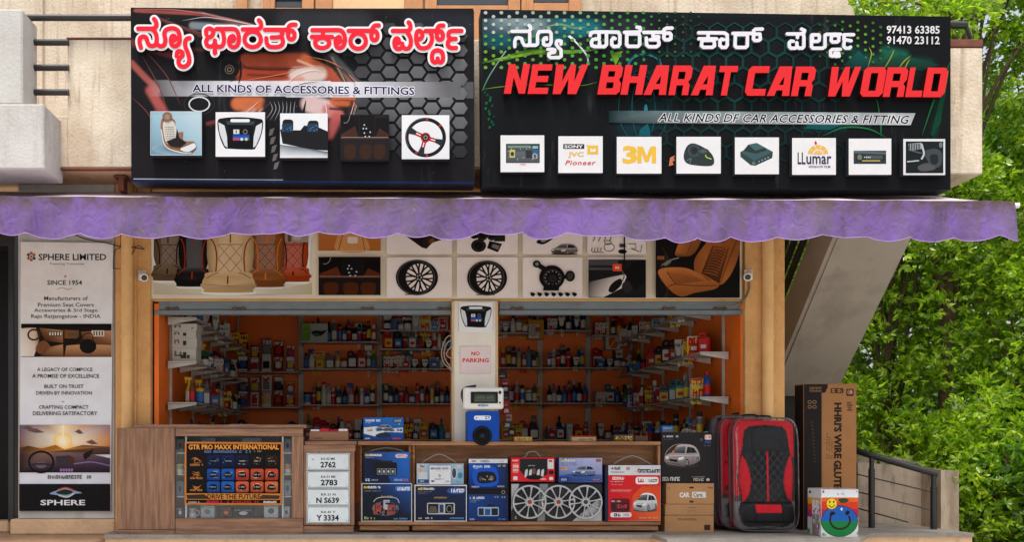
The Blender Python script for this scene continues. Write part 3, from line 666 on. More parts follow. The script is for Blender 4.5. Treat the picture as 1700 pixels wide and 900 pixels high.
# peeling bright lower edge
ar.poly([(219, 298), (788, 302), (788, 306), (218, 302)], S(24, 38, 78)); ar.poly([(222, 296.6), (470, 298.5), (470, 299.4), (222, 298)], S(180, 184, 190))
for k in range(40):
    x = random.uniform(222, 780); y_ = random.uniform(20, 292); ar.poly([(x, y_), (x+random.uniform(.4, 1.6), y_+.5), (x+.6, y_+random.uniform(1, 2))], S(170, 168, 166))
ar.build('board', m_board, S1)
for r0, x0, x1 in ((60, 230, 770), (250, 230, 770)):
    fb = MB(); z = Z(r0, YS); fb.box(X(x0, YS), X(x1, YS), YS+.202, -.602, z-.03, z+.03); fb.build('frame', m_rust, S1)
def sc(o, k, *strokes): return [cr([(o[0]+x/k, o[1]+y/k) for x, y in st_], n=6) for st_ in strokes]
def scl(o, k, *strokes):
    out = []
    for st_ in strokes:
        closed = st_[0] == 'c'; pts = [(o[0]+x/k, o[1]+y/k) for x, y in (st_[1:] if closed else st_)]
        if closed: pts = pts+[pts[0]]
        out.append(pts)
    return out
def cring(cx, cy, rx, ry, n=20): return [(cx+rx*math.cos(2*PI*i/n), cy+ry*math.sin(2*PI*i/n)) for i in range(n+1)]
RW = {}
RW[1] = (7.1, sc((220, 25), 9, [(110, 238), (240, 238), (320, 238), (368, 215), (380, 165), (368, 125), (345, 95)],
   [(150, 520), (130, 440), (140, 380), (185, 355), (228, 375), (250, 440), (280, 488), (330, 495), (372, 470), (385, 400), (378, 330), (350, 275), (300, 240)],
   [(390, 470), (440, 500), (495, 480), (513, 400), (498, 325), (515, 265), (570, 238), (640, 235), (700, 270), (724, 350), (722, 430), (700, 478), (650, 500), (605, 470), (595, 405), (610, 355), (640, 345), (660, 375), (650, 408), (630, 415)],
   [(872, 378), (830, 392), (807, 440), (812, 510), (845, 590), (868, 680), (860, 750), (815, 795), (770, 803), (725, 780), (707, 730), (725, 680), (765, 640), (765, 595), (725, 572), (690, 590), (680, 645)]))
RW[2] = (6.9, sc((335, 25), 10, [(95, 360), (95, 290), (145, 260), (205, 290), (207, 340), (180, 390), (120, 420), (92, 480), (110, 540), (165, 560), (215, 540), (235, 490), (238, 462)],
   [(238, 500), (262, 548), (310, 565), (360, 545), (385, 480), (385, 400), (370, 330), (345, 280)], [(238, 540), (238, 600), (238, 655)],
   [(265, 270), (400, 270), (540, 270), (600, 300), (630, 380), (630, 470), (605, 540), (550, 573), (490, 545), (470, 480), (485, 415), (530, 385), (555, 415), (545, 460), (520, 470)],
   [(695, 276), (850, 276), (950, 272), (997, 235), (995, 165), (962, 125)],
   [(1063, 283), (1250, 283), (1420, 283)], [(1310, 290), (1350, 340), (1320, 395), (1250, 408), (1172, 410)],
   [(1330, 395), (1358, 450), (1350, 520), (1300, 560), (1220, 570), (1140, 560), (1095, 510), (1085, 422)],
   [(1440, 330), (1455, 235), (1500, 200), (1568, 198)])
   +[[(335+x/10, 25+y/10) for x, y in cring(860, 440, 136, 130)], [(335+x/10, 25+y/10) for x, y in cring(1497, 370, 55, 72)], [(358.0, 90.0), (359.6, 90.8), (358.6, 92), (358.0, 90.0)]])
RW[3] = (7.0, sc((510, 30), 12.85, [(122, 308), (400, 308), (680, 308), (765, 350), (810, 450), (810, 550), (770, 650), (700, 690), (640, 660), (612, 570), (630, 490), (690, 455), (715, 510), (700, 560), (665, 575)],
   [(345, 310), (345, 450)], [(110, 452), (330, 452), (542, 452)], [(888, 322), (1100, 322), (1380, 322)], [(1380, 340), (1400, 262), (1450, 212), (1528, 207)])
   +[[(510+x/12.85, 30+y/12.85) for x, y in q] for q in (cring(330, 578, 152, 110), cring(1092, 540, 165, 163), cring(1437, 425, 68, 98))])
RW[4] = (7.0, sc((640, 25), 9, [(108, 272), (280, 272), (350, 262), (372, 215), (360, 165), (343, 145)],
   [(320, 285), (370, 370), (375, 470), (340, 530), (290, 535), (257, 500), (250, 462)], [(252, 500), (220, 535), (160, 530), (133, 470), (138, 410), (165, 382), (195, 398), (200, 430), (185, 455)],
   [(457, 330), (455, 390), (465, 450), (505, 515), (570, 530), (640, 505), (685, 430), (690, 360), (670, 300)], [(598, 272), (690, 272), (780, 272)],
   [(765, 300), (772, 235), (800, 197), (860, 192)], [(1128, 272), (1000, 272), (945, 290), (935, 345), (970, 385), (1043, 390)], [(1000, 390), (940, 415), (925, 480), (970, 523), (1048, 525)],
   [(775, 680), (770, 720), (735, 740), (700, 715), (690, 650), (710, 585), (770, 560), (835, 585), (855, 650), (850, 710), (820, 740), (785, 725), (775, 690)])
   +[[(640+x/9, 25+y/9) for x, y in q] for q in (cring(502, 332, 46, 62), cring(808, 340, 46, 64))])
RED, WH = S(244, 6, 44), S(246, 246, 250)
for k, (wd, ls) in RW.items():
    a = Art(YS, .001); a.sdf(ls, 14.4, WH, .0005, .05, S(40, 40, 44), cell=1.3); a.sdf(ls, wd, RED, .05, .056, RED, cell=.9)  # letter sides coloured dark grey, standing in for the letters' shadow
    a.build('lettering', m_letter, S1)
def tile(parent, x0, y0, x1, y1, fn, label, y=YS, raise_=.075, m=None, sidec=(.03, .03, .035)):
    a = Art(y-raise_, .001)
    a.box(X(x0, y-raise_), X(x1, y-raise_), y-raise_, y-.0005, Z(y1, y-raise_), Z(y0, y-raise_), sidec, b=.003)
    fn(a, x0, y0, x1, y1)
    o = a.build('picture_tile', m or m_print, parent); o['label'] = label
    return o
def frame_px(a, x0, y0, x1, y1, c, w_=1.2):
    for q in ((x0, y0, x1, y0+w_), (x0, y1-w_, x1, y1), (x0, y0, x0+w_, y1), (x1-w_, y0, x1, y1)): a.rect(*q, c)
def t_seat(a, x0, y0, x1, y1):
    a.poly([(x0, y0), (x1, y0), (x1, y1), (x0, y1)], [S(160, 196, 212), S(196, 218, 228), S(150, 186, 204), S(110, 146, 168)])
    a.glow(x0+40, y1-12, 38, 10, S(96, 122, 140), S(140, 172, 190))
    bg_ = S(150, 108, 84); lt = S(206, 176, 150)
    a.poly(cr([(x0+17, y0+18), (x0+22, y0+10), (x0+40, y0+14), (x0+42, y0+34), (x0+54, y0+34), (x0+55, y0+48), (x0+72, y0+50), (x0+76, y0+60), (x0+68, y0+70), (x0+50, y0+67), (x0+28, y0+60), (x0+18, y0+34)], True), bg_)
    a.poly(cr([(x0+21, y0+18), (x0+39, y0+18), (x0+42, y0+48), (x0+26, y0+52)], True), S(212, 208, 200))
    for i in range(6):
        for j in range(6): a.ell(x0+24+i*2.7+j*.5, y0+26+j*3.8, .8, 1, S(120, 112, 104), n=6, )
    a.poly([(x0+26, y0+50), (x0+42, y0+44), (x0+44, y0+28), (x0+48, y0+44), (x0+60, y0+52), (x0+48, y0+60), (x0+34, y0+58)], S(34, 32, 34))
    a.poly(cr([(x0+50, y0+62), (x0+64, y0+56), (x0+73, y0+53), (x0+75, y0+60), (x0+64, y0+67), (x0+54, y0+66)], True), S(220, 226, 230))
    a.stroke([(x0+18, y0+30), (x0+25, y0+58), (x0+50, y0+68), (x0+68, y0+69)], 1.4, S(236, 230, 224))
    a.glow(x0+28, y0+9, 8, 8, S(176, 146, 120), S(120, 88, 70)); frame_px(a, x0, y0, x1, y1, S(204, 214, 222), .8)
def t_dash(a, x0, y0, x1, y1, k=1.0):
    W_, H_ = x1-x0, y1-y0
    def q(u, v): return (x0+u*W_, y0+v*H_)
    a.rect(x0, y0, x1, y1, S(236, 236, 240))
    a.poly(cr([q(.04, .2), q(.16, .13), q(.5, .11), q(.84, .14), q(.96, .2), q(.93, .5), q(.82, .78), q(.73, .84), q(.27, .82), q(.17, .78), q(.07, .5)], True, 4), S(24, 26, 30))
    a.poly([q(.05, .22), q(.18, .3), q(.23, .55), q(.24, .8), q(.17, .74), q(.08, .48)], S(214, 218, 226)); a.poly([q(.95, .23), q(.82, .31), q(.77, .55), q(.76, .8), q(.83, .74), q(.92, .48)], S(214, 218, 226))
    a.stroke([q(.05, .22), q(.08, .48), q(.18, .76)], W_*.012, S(60, 64, 70)); a.stroke([q(.95, .23), q(.92, .48), q(.82, .76)], W_*.012, S(60, 64, 70))
    a.poly([q(.26, .27), q(.74, .28), q(.76, .83), q(.25, .82)], S(15, 15, 18))
    a.poly([q(.2, .2), q(.8, .21), q(.76, .29), q(.24, .28)], S(52, 70, 74))
    a.rrect(*q(.3, .155), *q(.69, .225), H_*.03, S(236, 238, 242)); a.rect(*q(.36, .39), *q(.48, .49), S(214, 216, 220)); a.text('1', *q(.405, .41), *q(.43, .47), S(90, 90, 96))
    a.ring(*q(.6, .44), W_*.05, H_*.055, W_*.02, S(120, 110, 110)); a.vgrad(*q(.35, .5), *q(.68, .63), S(20, 60, 150), S(40, 110, 200))
    for u, c in ((.38, (200, 60, 60)), (.45, (190, 70, 90)), (.53, (200, 220, 240)), (.62, (220, 200, 60))): a.ell(*q(u, .61), W_*.03, H_*.035, S(*c), n=10)
def t_tray(a, x0, y0, x1, y1):
    a.vgrad(x0, y0, x1, y1, S(238, 240, 244), S(226, 232, 238)); w_ = x1-x0; k = w_/79
    a.poly([(x0, y0+27*k), (x0+4, y0+26*k), (x0+16, y0+25*k), (x0+20, y0+28*k), (x0+34, y0+28*k), (x0+40, y0+20*k), (x0+66, y0+24*k), (x0+79*k, y0+30*k), (x0+79*k, y0+62*k), (x0+50, y0+60*k), (x0+4, y0+50*k)], S(30, 29, 32))
    for cx in (12, 54): a.rrect(x0+cx-8, y0+(10 if cx < 20 else 12)*k, x0+cx+10, y0+30*k, 5, S(34, 34, 38)); a.rrect(x0+cx-9, y0+17*k, x0+cx+9, y0+31*k, 2, S(40, 60, 84))
    for j in range(12): a.ell(x0+random.choice((12, 52))+random.uniform(-8, 10), y0+random.uniform(20, 30)*k, 1.4, 1.2, S(60, 120, 170), n=6)
    a.poly([(x0, y0+52*k), (x0+30, y0+56*k), (x1, y0+64*k), (x1, y1), (x0, y1)], [S(120, 132, 142), S(90, 104, 116), S(60, 76, 90), S(216, 224, 230), S(236, 238, 242)])
def t_mats(a, x0, y0, x1, y1, c0=(34, 30, 32), c1=(92, 58, 44)):
    W_, H_ = x1-x0, y1-y0
    a.rect(x0, y0, x1, y1, S(*c0)); d = S(c0[0]*.55, c0[1]*.55, c0[2]*.55)
    def q(u, v): return (x0+u*W_, y0+v*H_)
    a.rect(*q(.02, .04), *q(.38, .5), d); a.rect(*q(.4, .02), *q(.7, .52), S(20, 19, 21)); a.rect(*q(.72, .08), *q(.99, .5), d)
    a.poly([q(.02, .44), q(.3, .26), q(.37, .5), q(.02, .5)], S(*[c*.75 for c in c1])); a.poly([q(.72, .5), q(.8, .3), q(.99, .44), q(.99, .5)], S(*[c*.7 for c in c1]))
    a.rect(*q(0, .52), *q(1, .545), S(*c1)); a.rect(*q(.02, .505), *q(.98, .515), S(150, 150, 154))
    for u in (.2, .52, .8): a.poly(cr([q(u-.12, .72), q(u, .66), q(u+.12, .72), q(u+.09, .98), q(u-.09, .98)], True, 3), S(*[c*.62 for c in c1]))
    for u, v in ((.48, .22), (.46, .3), (.52, .3), (.48, .4), (.6, .38), (.5, .48), (.58, .48)): a.rect(*q(u, v), *q(u+.025, v+.03), S(210, 210, 214))
    a.ring(*q(.1, .02), W_*.1, H_*.18, 1.2, S(120, 126, 130), a0=0, a1=PI*.6)
def t_wheel(a, x0, y0, x1, y1):
    a.vgrad(x0, y0, x1, y1, S(240, 241, 244), S(228, 230, 236)); cx, cy = x0+39.5, y0+37; R_ = 34
    a.ring(cx, cy, R_, R_-1, 6, S(26, 30, 34), n=40); a.ring(cx-.8, cy-.8, R_-1.5, R_-2.5, 1.5, S(78, 90, 98), n=40, a0=2.6, a1=4.9); a.ring(cx, cy, R_-4.8, R_-5.8, 1, S(150, 40, 44), n=30, a0=2.9, a1=4.0)
    for ang in (18, 106, 204):
        t = math.radians(ang); d = np.array((math.cos(t), math.sin(t))); n_ = np.array((-d[1], d[0])); c = np.array((cx, cy))
        a.poly([tuple(c+d*6+n_*3.4), tuple(c+d*18+n_*3.4), tuple(c+d*18-n_*3.4), tuple(c+d*6-n_*3.4)], S(176, 34, 38))
        a.poly([tuple(c+d*9+n_*.8), tuple(c+d*17+n_*.9), tuple(c+d*17-n_*.9), tuple(c+d*9-n_*.8)], S(232, 232, 236))
        a.poly([tuple(c+d*17+n_*3.2), tuple(c+d*30+n_*6), tuple(c+d*30-n_*6), tuple(c+d*17-n_*3.2)], S(40, 48, 54))
    a.ell(cx, cy, 8, 8, S(170, 30, 36)); a.ell(cx, cy, 5.4, 5.4, S(28, 28, 30)); a.ring(cx, cy, 3.4, 3.4, 1, S(170, 170, 174))
    for ang in (-86, 86, 120, -40): t = math.radians(ang); a.ell(cx+31*math.cos(t), cy+30*math.sin(t), 2, 2.2, S(200, 40, 40), n=8)
tile(S1, 250, 185, 335, 258, t_seat, 'picture of a beige car seat on pale blue')
tile(S1, 358, 186, 440, 260, t_dash, 'picture of a black dashboard panel on white')
tile(S1, 465, 188, 544, 262, t_tray, 'picture of black cabin trays on white')
tile(S1, 565, 190, 646, 264, t_mats, 'dark picture of brown floor mats')
tile(S1, 667, 191, 746, 264, t_wheel, 'picture of a red and black steering wheel')

# ---- right
S2 = thing('signboard', W(1190, 312, YS), 'dark green signboard with red English lettering and eight raised picture tiles', 'sign')
c2 = [(798, 15), (1578, 27), (1578, 315), (801, 309)]
ar = quad_board(S2, c2, m_board, YS, .2)
ar.poly(c2, [S(22, 34, 42), S(14, 20, 22), S(20, 22, 25), S(24, 26, 29)])
FR = [_b(805, 40, 900, 35, 44, S(60, 90, 102), .9, 22), _b(835, 30, 890, 42, 26, S(150, 172, 182), .75, 18), _b(820, 66, 930, 68, 16, S(18, 104, 122), .95, 10), _b(935, 40, 985, 48, 30, S(22, 110, 126), .95, 12), _b(800, 62, 830, 72, 20, S(14, 74, 88), .8, 12), _b(1035, 30, 1045, 60, 60, S(46, 52, 60), .7, 30),
 _b(1440, 100, 1540, 108, 16, S(18, 84, 70), .8, 10), _b(1400, 80, 1430, 95, 20, S(16, 74, 74), .7, 12), _b(1470, 85, 1500, 92, 14, S(26, 110, 90), .8, 8), _b(1564, 150, 1550, 225, 8, S(14, 74, 48), .8, 6), _b(1340, 212, 1400, 210, 10, S(16, 84, 90), .8, 6), _b(1050, 215, 1090, 190, 40, S(14, 64, 72), .5, 20)]
_gx, _gy, _c = soft_field(FR, 801, 30, 1576, 306, 200, 80, S(20, 22, 25))
ar.field(_gx, _gy, _c)
ar.poly([(958, 66), (985, 55), (1010, 62), (1010, 78), (960, 82)], S(24, 32, 38))
ar.stroke([(800, 104), (840, 96), (880, 86), (940, 86), (990, 82)], 9, (S(60, 110, 30), S(90, 140, 44)), taper=True)
ar.stroke([(820, 98), (862, 92), (905, 84), (950, 86)], 5, (S(130, 180, 40), S(110, 160, 50)), taper=True)
ar.stroke([(905, 44), (930, 40), (955, 46), (975, 44)], 4, (S(120, 160, 110), S(90, 130, 110)), taper=True)
ar.poly([(1013, 88), (1034, 84), (1022, 108)], [S(70, 116, 36), S(120, 160, 50), S(130, 180, 50)])
ar.stroke([(948, 62), (962, 76), (974, 92), (976, 104), (971, 112)], 2.6, (S(240, 240, 240), S(80, 150, 160))); ar.poly([(942, 60), (946, 58), (956, 66), (952, 68)], S(236, 236, 236))
ar.stroke([(840, 84), (826, 104), (810, 130), (801, 150)], 1.8, (S(150, 180, 180), S(40, 120, 60)))
ar.stroke([(802, 148), (830, 144), (880, 140), (960, 142), (992, 136)], 1.6, S(120, 150, 60), taper=True)
for k in range(14): x = 808+random.uniform(-4, 14); y_ = 150+k*4.5; ar.poly([(x, y_), (x+3, y_+2), (x+1, y_+6), (x-2, y_+4)], S(14, 76+random.randint(-20, 30), 56))
ar.ring(1070, 110, 29, 22, 4, S(24, 112, 134), a0=-PI, a1=0); ar.stroke([(1043, 108), (1040, 120)], 4, S(24, 112, 134))
for rx, ww in ((42, 1.2), (20, 1.6)): ar.ring(1068, 180, rx, 60 if rx > 30 else 56, ww, S(16, 86, 100), n=36)
ar.ell(1072, 183, 3, 10, S(60, 150, 170)); ar.ell(1072, 198, 2.4, 6, S(40, 130, 150)); ar.poly([(1062, 215), (1075, 205), (1082, 226), (1060, 226)], S(14, 92, 104))
# teal hexagon lines
for i in range(13):
    for j in range(10):
        cx = 1065+i*28+(14 if j % 2 else 0); cy = 28+j*25
        if cx > 1400 or (j > 6 and (cx < 1080 or cx > 1390)) or cy > 268: continue
        f_ = .4+.6*max(0, 1-abs(cx-1230)/190); 
        if j < 2 and cx < 1110: continue
        cc = mixc(S(14, 24, 28), S(18, 84, 78), f_*random.uniform(.4, .8)*(.5 if j > 5 else 1))
        if cy < 38: continue
        pts = []
        for k in range(6):
            t = PI/6+k*PI/3
            pts.append((cx+16.2*math.cos(t), cy+16.6*math.sin(t))); pts.append((cx+13.8*math.cos(t), cy+14.2*math.sin(t)))
        ar._put(pts, [[2*k, (2*k+2) % 12, (2*k+3) % 12, 2*k+1] for k in range(6)], cc, h=.006)
pts = []; fs = []; cs = []
for i in range(28):
    for j in range(15):
        cx = 806+i*26.2/2; cy = 21+j*13+(6.5 if i % 2 else 0)
        if cy > 112-max(0, cx-1000)*.1 or cx > 1170: continue
        u = (cx-800)/300
        c_ = mixc(S(196, 198, 190), S(64, 150, 66), min(1, u*1.3)) if cy < 60 else mixc(S(110, 160, 60), S(60, 150, 64), min(1, u*1.3))
        c_ = mixc(c_, S(24, 70, 52), max(0, u-.85)*3 if u < 1.17 else .95); r = 3.3 if u < .9 else 2.4
        n = len(pts); pts += [(cx-r, cy), (cx-r*.5, cy-r*.8), (cx+r*.5, cy-r*.8), (cx+r, cy), (cx+r*.5, cy+r*.8), (cx-r*.5, cy+r*.8)]; fs.append(list(range(n, n+6))); cs += [c_]*6
for i in range(12):
    for j in range(8):
        cx = 1348+i*12.6; cy = 34+j*13+(6.5 if i % 2 else 0)+i*.5; f_ = max(0, 1-math.hypot((cx-1415)/75, (cy-70)/55))
        if f_ < .08 or (cx > 1464 and cy < 78): continue
        c_ = mixc(S(16, 34, 30), S(96, 166, 62), min(1, f_*1.5)); r = 2.8; n = len(pts)
        pts += [(cx-r, cy), (cx-r*.5, cy-r*.8), (cx+r*.5, cy-r*.8), (cx+r, cy), (cx+r*.5, cy+r*.8), (cx-r*.5, cy+r*.8)]; fs.append(list(range(n, n+6))); cs += [c_]*6
ar._put(pts, fs, cs)
ar.poly([(1400, 108), (1425, 84), (1450, 110), (1480, 82), (1500, 92), (1560, 108), (1530, 118), (1420, 118)], [S(14, 50, 46), S(20, 92, 90), S(20, 60, 50), S(30, 110, 80), S(20, 80, 60), S(16, 60, 48), S(14, 40, 36), S(14, 50, 48)])
for q in ([(1465, 118), (1478, 96), (1484, 82)], [(1490, 116), (1500, 102), (1512, 92)], [(1500, 118), (1505, 106), (1510, 98)], [(1440, 112), (1446, 90), (1442, 78)]): ar.stroke(q, 2, S(150, 160, 60), taper=True)
for q in ([(1578, 100), (1560, 140), (1545, 180), (1530, 225)], [(1575, 112), (1566, 160), (1556, 200), (1548, 228)], [(1455, 165), (1461, 200), (1462, 228)], [(1365, 226), (1400, 212), (1440, 214), (1470, 228)], [(1335, 215), (1350, 206)], [(1440, 214), (1448, 206)]):
    ar.stroke(q, 3, S(28, 110, 66), taper=True)
ar.poly([(1560, 160), (1570, 140), (1560, 205), (1548, 228), (1544, 224)], S(12, 66, 46)); ar.poly([(1340, 206), (1400, 206), (1376, 216), (1336, 214)], S(16, 84, 88))
ar.poly([(1112, 262), (1120, 258), (1118, 264), (1124, 266), (1116, 268), (1118, 274), (1110, 276)], S(226, 140, 96))
# strap line
ar.poly([(1010, 184), (1090, 184), (1519, 188), (1511, 208), (1090, 205), (1010, 204)], [S(22, 46, 50), S(110, 134, 138), S(196, 202, 204), S(190, 196, 198), S(104, 126, 130), S(20, 40, 44)])
for dx, dy in ((-1, -1), (1, -1), (-1, 1), (1, 1)): ar.text('ALL KINDS DF CAR ACCESSORIES & FITTING', 1092+dx, 188+dy, 1509+dx, 202+dy, S(240, 242, 246), .012, .3, 1.05, skew=4)
ar.text('ALL KINDS DF CAR ACCESSORIES & FITTING', 1092, 188, 1509, 202, S(22, 22, 40), .012, .3, 1.05, skew=4)
for t_, y_ in (('97413 63385', 42.5), ('91470 23112', 60)): ar.text(t_, 1471, y_, 1559, y_+13.5, S(240, 240, 244), .022, 0, 1.0, skew=.5)
# white Kannada line
WW = [(5.6, scl((840, 35), 12, [(110, 222), (300, 222), (440, 222), (480, 190), (478, 130), (450, 105)], [(168, 525), (168, 420), (190, 360), (255, 350), (305, 370), (322, 440), (360, 500), (430, 505), (465, 460), (465, 260)],
   [(470, 500), (580, 500), (620, 470), (618, 300), (650, 230), (780, 222), (860, 225), (890, 270), (890, 440), (860, 495), (780, 500), (740, 480), (735, 400), (755, 360), (795, 350), (800, 380)],
   [(1085, 475), (1090, 420), (1050, 405), (1000, 420), (992, 480), (1030, 540), (1085, 590), (1090, 715), (1050, 745), (875, 745), (840, 710), (845, 665), (890, 650), (955, 640), (965, 595), (930, 580), (825, 580)])),
 (5.8, scl((965, 35), 10.625, [(150, 270), (160, 222), (230, 208), (400, 208), (640, 212), (668, 260), (668, 420), (640, 462), (560, 465), (525, 430), (525, 350), (555, 312), (585, 325)], [(300, 215), (305, 325), (190, 340), (168, 390), (175, 445), (220, 465), (400, 465), (432, 430), (432, 215)], [(310, 380), (310, 460)],
   [(750, 215), (900, 212), (1000, 210), (1030, 180), (1022, 130), (970, 125)], ['c', (790, 240), (1000, 240), (1016, 280), (1016, 430), (985, 462), (815, 462), (787, 430)], [(1090, 215), (1250, 215), (1420, 215)], [(1245, 220), (1255, 290), (1350, 292), (1340, 345), (1200, 345)], [(1340, 345), (1358, 400), (1350, 440), (1310, 468), (1180, 468), (1138, 435), (1133, 315)],
   ['c', (1450, 230), (1545, 228), (1568, 260), (1565, 325), (1535, 345), (1465, 345), (1440, 315)], [(1440, 240), (1448, 165), (1490, 140), (1585, 140)])),
 (5.7, scl((1150, 35), 13.6, [(112, 285), (400, 285), (690, 288), (755, 330), (758, 560), (725, 612), (640, 615), (592, 570), (592, 460), (630, 425), (675, 440)], [(325, 290), (325, 420)], [(118, 420), (515, 420)], ['c', (190, 455), (460, 455), (470, 580), (420, 612), (220, 612), (175, 575)],
   [(885, 298), (1300, 298)], ['c', (940, 325), (1195, 325), (1210, 360), (1207, 580), (1170, 615), (965, 615), (930, 580)], ['c', (1355, 318), (1490, 312), (1502, 430), (1465, 458), (1375, 458), (1345, 425)], [(1345, 330), (1348, 240), (1390, 205), (1545, 200)])),
 (5.6, scl((1295, 35), 12.85, [(128, 293), (400, 293), (480, 275), (497, 220), (430, 190)], [(470, 310), (482, 360), (480, 560), (450, 596), (375, 596), (335, 560), (330, 480)], [(330, 580), (290, 598), (205, 598), (170, 560), (170, 475), (205, 445), (255, 450)], [(345, 305), (345, 370)],
   ['c', (660, 312), (795, 312), (812, 340), (805, 430), (775, 452), (665, 452)], [(645, 320), (640, 400), (642, 565), (675, 598), (880, 598), (930, 565), (932, 320), (965, 302), (1260, 302)], ['c', (1070, 325), (1210, 325), (1225, 360), (1220, 440), (1190, 465), (1090, 465), (1060, 435)],
   [(1538, 310), (1400, 310), (1335, 312), (1332, 410), (1485, 440)], [(1340, 440), (1328, 560), (1370, 598), (1440, 598), (1472, 575)], [(1255, 622), (1085, 625), (1050, 655), (1050, 755), (1095, 768), (1138, 750), (1140, 702)], [(1140, 702), (1220, 705), (1232, 765), (1160, 772)]))]
ar.build('board', m_board, S2)
for wd, ls in WW:
    a = Art(YS, .001); a.sdf(ls, wd, S(238, 236, 246), .004, .026, S(150, 150, 160), cell=.9); a.build('lettering', m_letter, S2)
for r0, x0, x1 in ((60, 830, 1560), (262, 830, 1560)):
    fb = MB(); z = Z(r0, YS); fb.box(X(x0, YS), X(x1, YS), YS+.202, -.602, z-.03, z+.03); fb.build('frame', m_rust, S2)
G_ = {
'N': ([[(0,0),(0,1),(.3,1),(.67,.44),(.67,1),(1,1),(1,0),(.7,0),(.33,.56),(.33,0)]]),
'E': ([[(0,0),(0,1),(1,1),(1,.79),(.33,.79),(.33,.61),(.9,.61),(.9,.4),(.33,.4),(.33,.21),(1,.21),(1,0)]]),
'W': ([[(0,1),(.26,1),(.30,.42),(.5,1),(.68,1),(.72,.42),(.86,1),(1.1,1),(.86,0),(.56,0),(.5,.52),(.32,0),(.05,0)]]),
'B': ([[(0,0),(0,1),(.84,1),(.97,.9),(.97,.62),(.87,.5),(1,.38),(1,.1),(.86,0)],[(.34,.6),(.34,.79),(.64,.79),(.64,.6)],[(.34,.21),(.34,.41),(.66,.41),(.66,.21)]]),
'H': ([[(0,0),(0,1),(.33,1),(.33,.62),(.67,.62),(.67,1),(1,1),(1,0),(.67,0),(.67,.4),(.33,.4),(.33,0)]]),
'A': ([[(0,0),(.36,1),(.92,1),(1,0),(.68,0),(.67,.19),(.40,.19),(.34,0)],[(.46,.37),(.66,.37),(.64,.66)]]),
'R': ([[(0,0),(0,1),(.86,1),(1,.88),(1,.58),(.88,.45),(.98,.34),(.98,0),(.66,0),(.66,.33),(.33,.33),(.33,0)],[(.33,.54),(.33,.79),(.67,.79),(.67,.54)]]),
'T': ([[(.32,0),(.32,.79),(0,.79),(0,1),(1,1),(1,.79),(.65,.79),(.65,0)]]),
'C': ([[(.15,0),(0,.13),(0,.87),(.15,1),(1,1),(1,.77),(.34,.77),(.34,.23),(1,.23),(1,0)]]),
'O': ([[(.14,0),(0,.12),(0,.88),(.14,1),(.86,1),(1,.88),(1,.12),(.86,0)],[(.34,.2),(.34,.8),(.66,.8),(.66,.2)]]),
'L': ([[(0,0),(0,1),(.34,1),(.34,.22),(1,.22),(1,0)]]),
'D': ([[(0,0),(0,1),(.84,1),(1,.86),(1,.14),(.84,0)],[(.34,.2),(.34,.8),(.66,.8),(.66,.2)]])}
words = [[('N', 836, 871), ('E', 875, 908), ('W', 914, 962)], [('B', 990, 1026), ('H', 1028, 1064), ('A', 1066, 1103), ('R', 1107, 1140), ('A', 1144, 1180), ('T', 1184, 1214)],
         [('C', 1232, 1266), ('A', 1269, 1306), ('R', 1309, 1343)], [('W', 1368, 1412), ('O', 1422, 1459), ('R', 1460, 1495), ('L', 1497, 1524), ('D', 1526, 1561)]]
for wd in words:
    a = Art(YS, .001)
    for ch, x0, x1 in wd:
        yb = 159.5+(x0-836)*.0085; H_ = 48.8; sk = 8.5; ww = x1-x0
        loops = [[(X(x0+u*ww+v*sk-1, YS), Z(yb-v*H_, YS)) for u, v in lp] for lp in G_[ch]]
        v, f = curve_geo(loops, .03)
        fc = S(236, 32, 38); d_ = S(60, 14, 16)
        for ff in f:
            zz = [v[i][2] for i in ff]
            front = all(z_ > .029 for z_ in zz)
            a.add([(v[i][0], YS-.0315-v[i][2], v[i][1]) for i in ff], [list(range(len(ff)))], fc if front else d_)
    a.build('lettering', m_letter, S2)
def w_tile(a, *q): a.rect(*q, S(234, 234, 236)); frame_px(a, *q, S(244, 244, 246), .8)
def r_radio(a, x0, y0, x1, y1):
    w_tile(a, x0, y0, x1, y1); a.rect(x0+9, y0+14, x0+65, y0+46, S(48, 54, 60)); a.vgrad(x0+11, y0+16, x0+63, y0+42, S(40, 60, 70), S(90, 100, 106))
    a.rect(x0+12, y0+17, x0+50, y0+21, S(110, 140, 120)); a.rect(x0+15, y0+24, x0+24, y0+37, S(196, 186, 90)); a.ell(x0+19.5, y0+31, 3, 3.6, S(40, 44, 40)); a.rect(x0+26, y0+27, x0+40, y0+34, S(90, 96, 96)); a.rect(x0+42, y0+25, x0+52, y0+38, S(30, 34, 38))
    a.rect(x0+53, y0+18, x0+62, y0+22, S(130, 190, 190)); a.rect(x0+53, y0+24, x0+62, y0+30, S(30, 90, 150)); a.ring(x0+57, y0+35, 4, 5, 1.2, S(190, 200, 210)); a.rect(x0+11, y0+39, x0+64, y0+45, S(70, 78, 84))
    for k in range(10): a.ell(x0+13+k*5, y0+random.uniform(18, 43), 1, .8, S(190, 200, 210), n=6)
    a.rect(x0+32, y0+48, x0+42, y0+49, S(214, 60, 60))
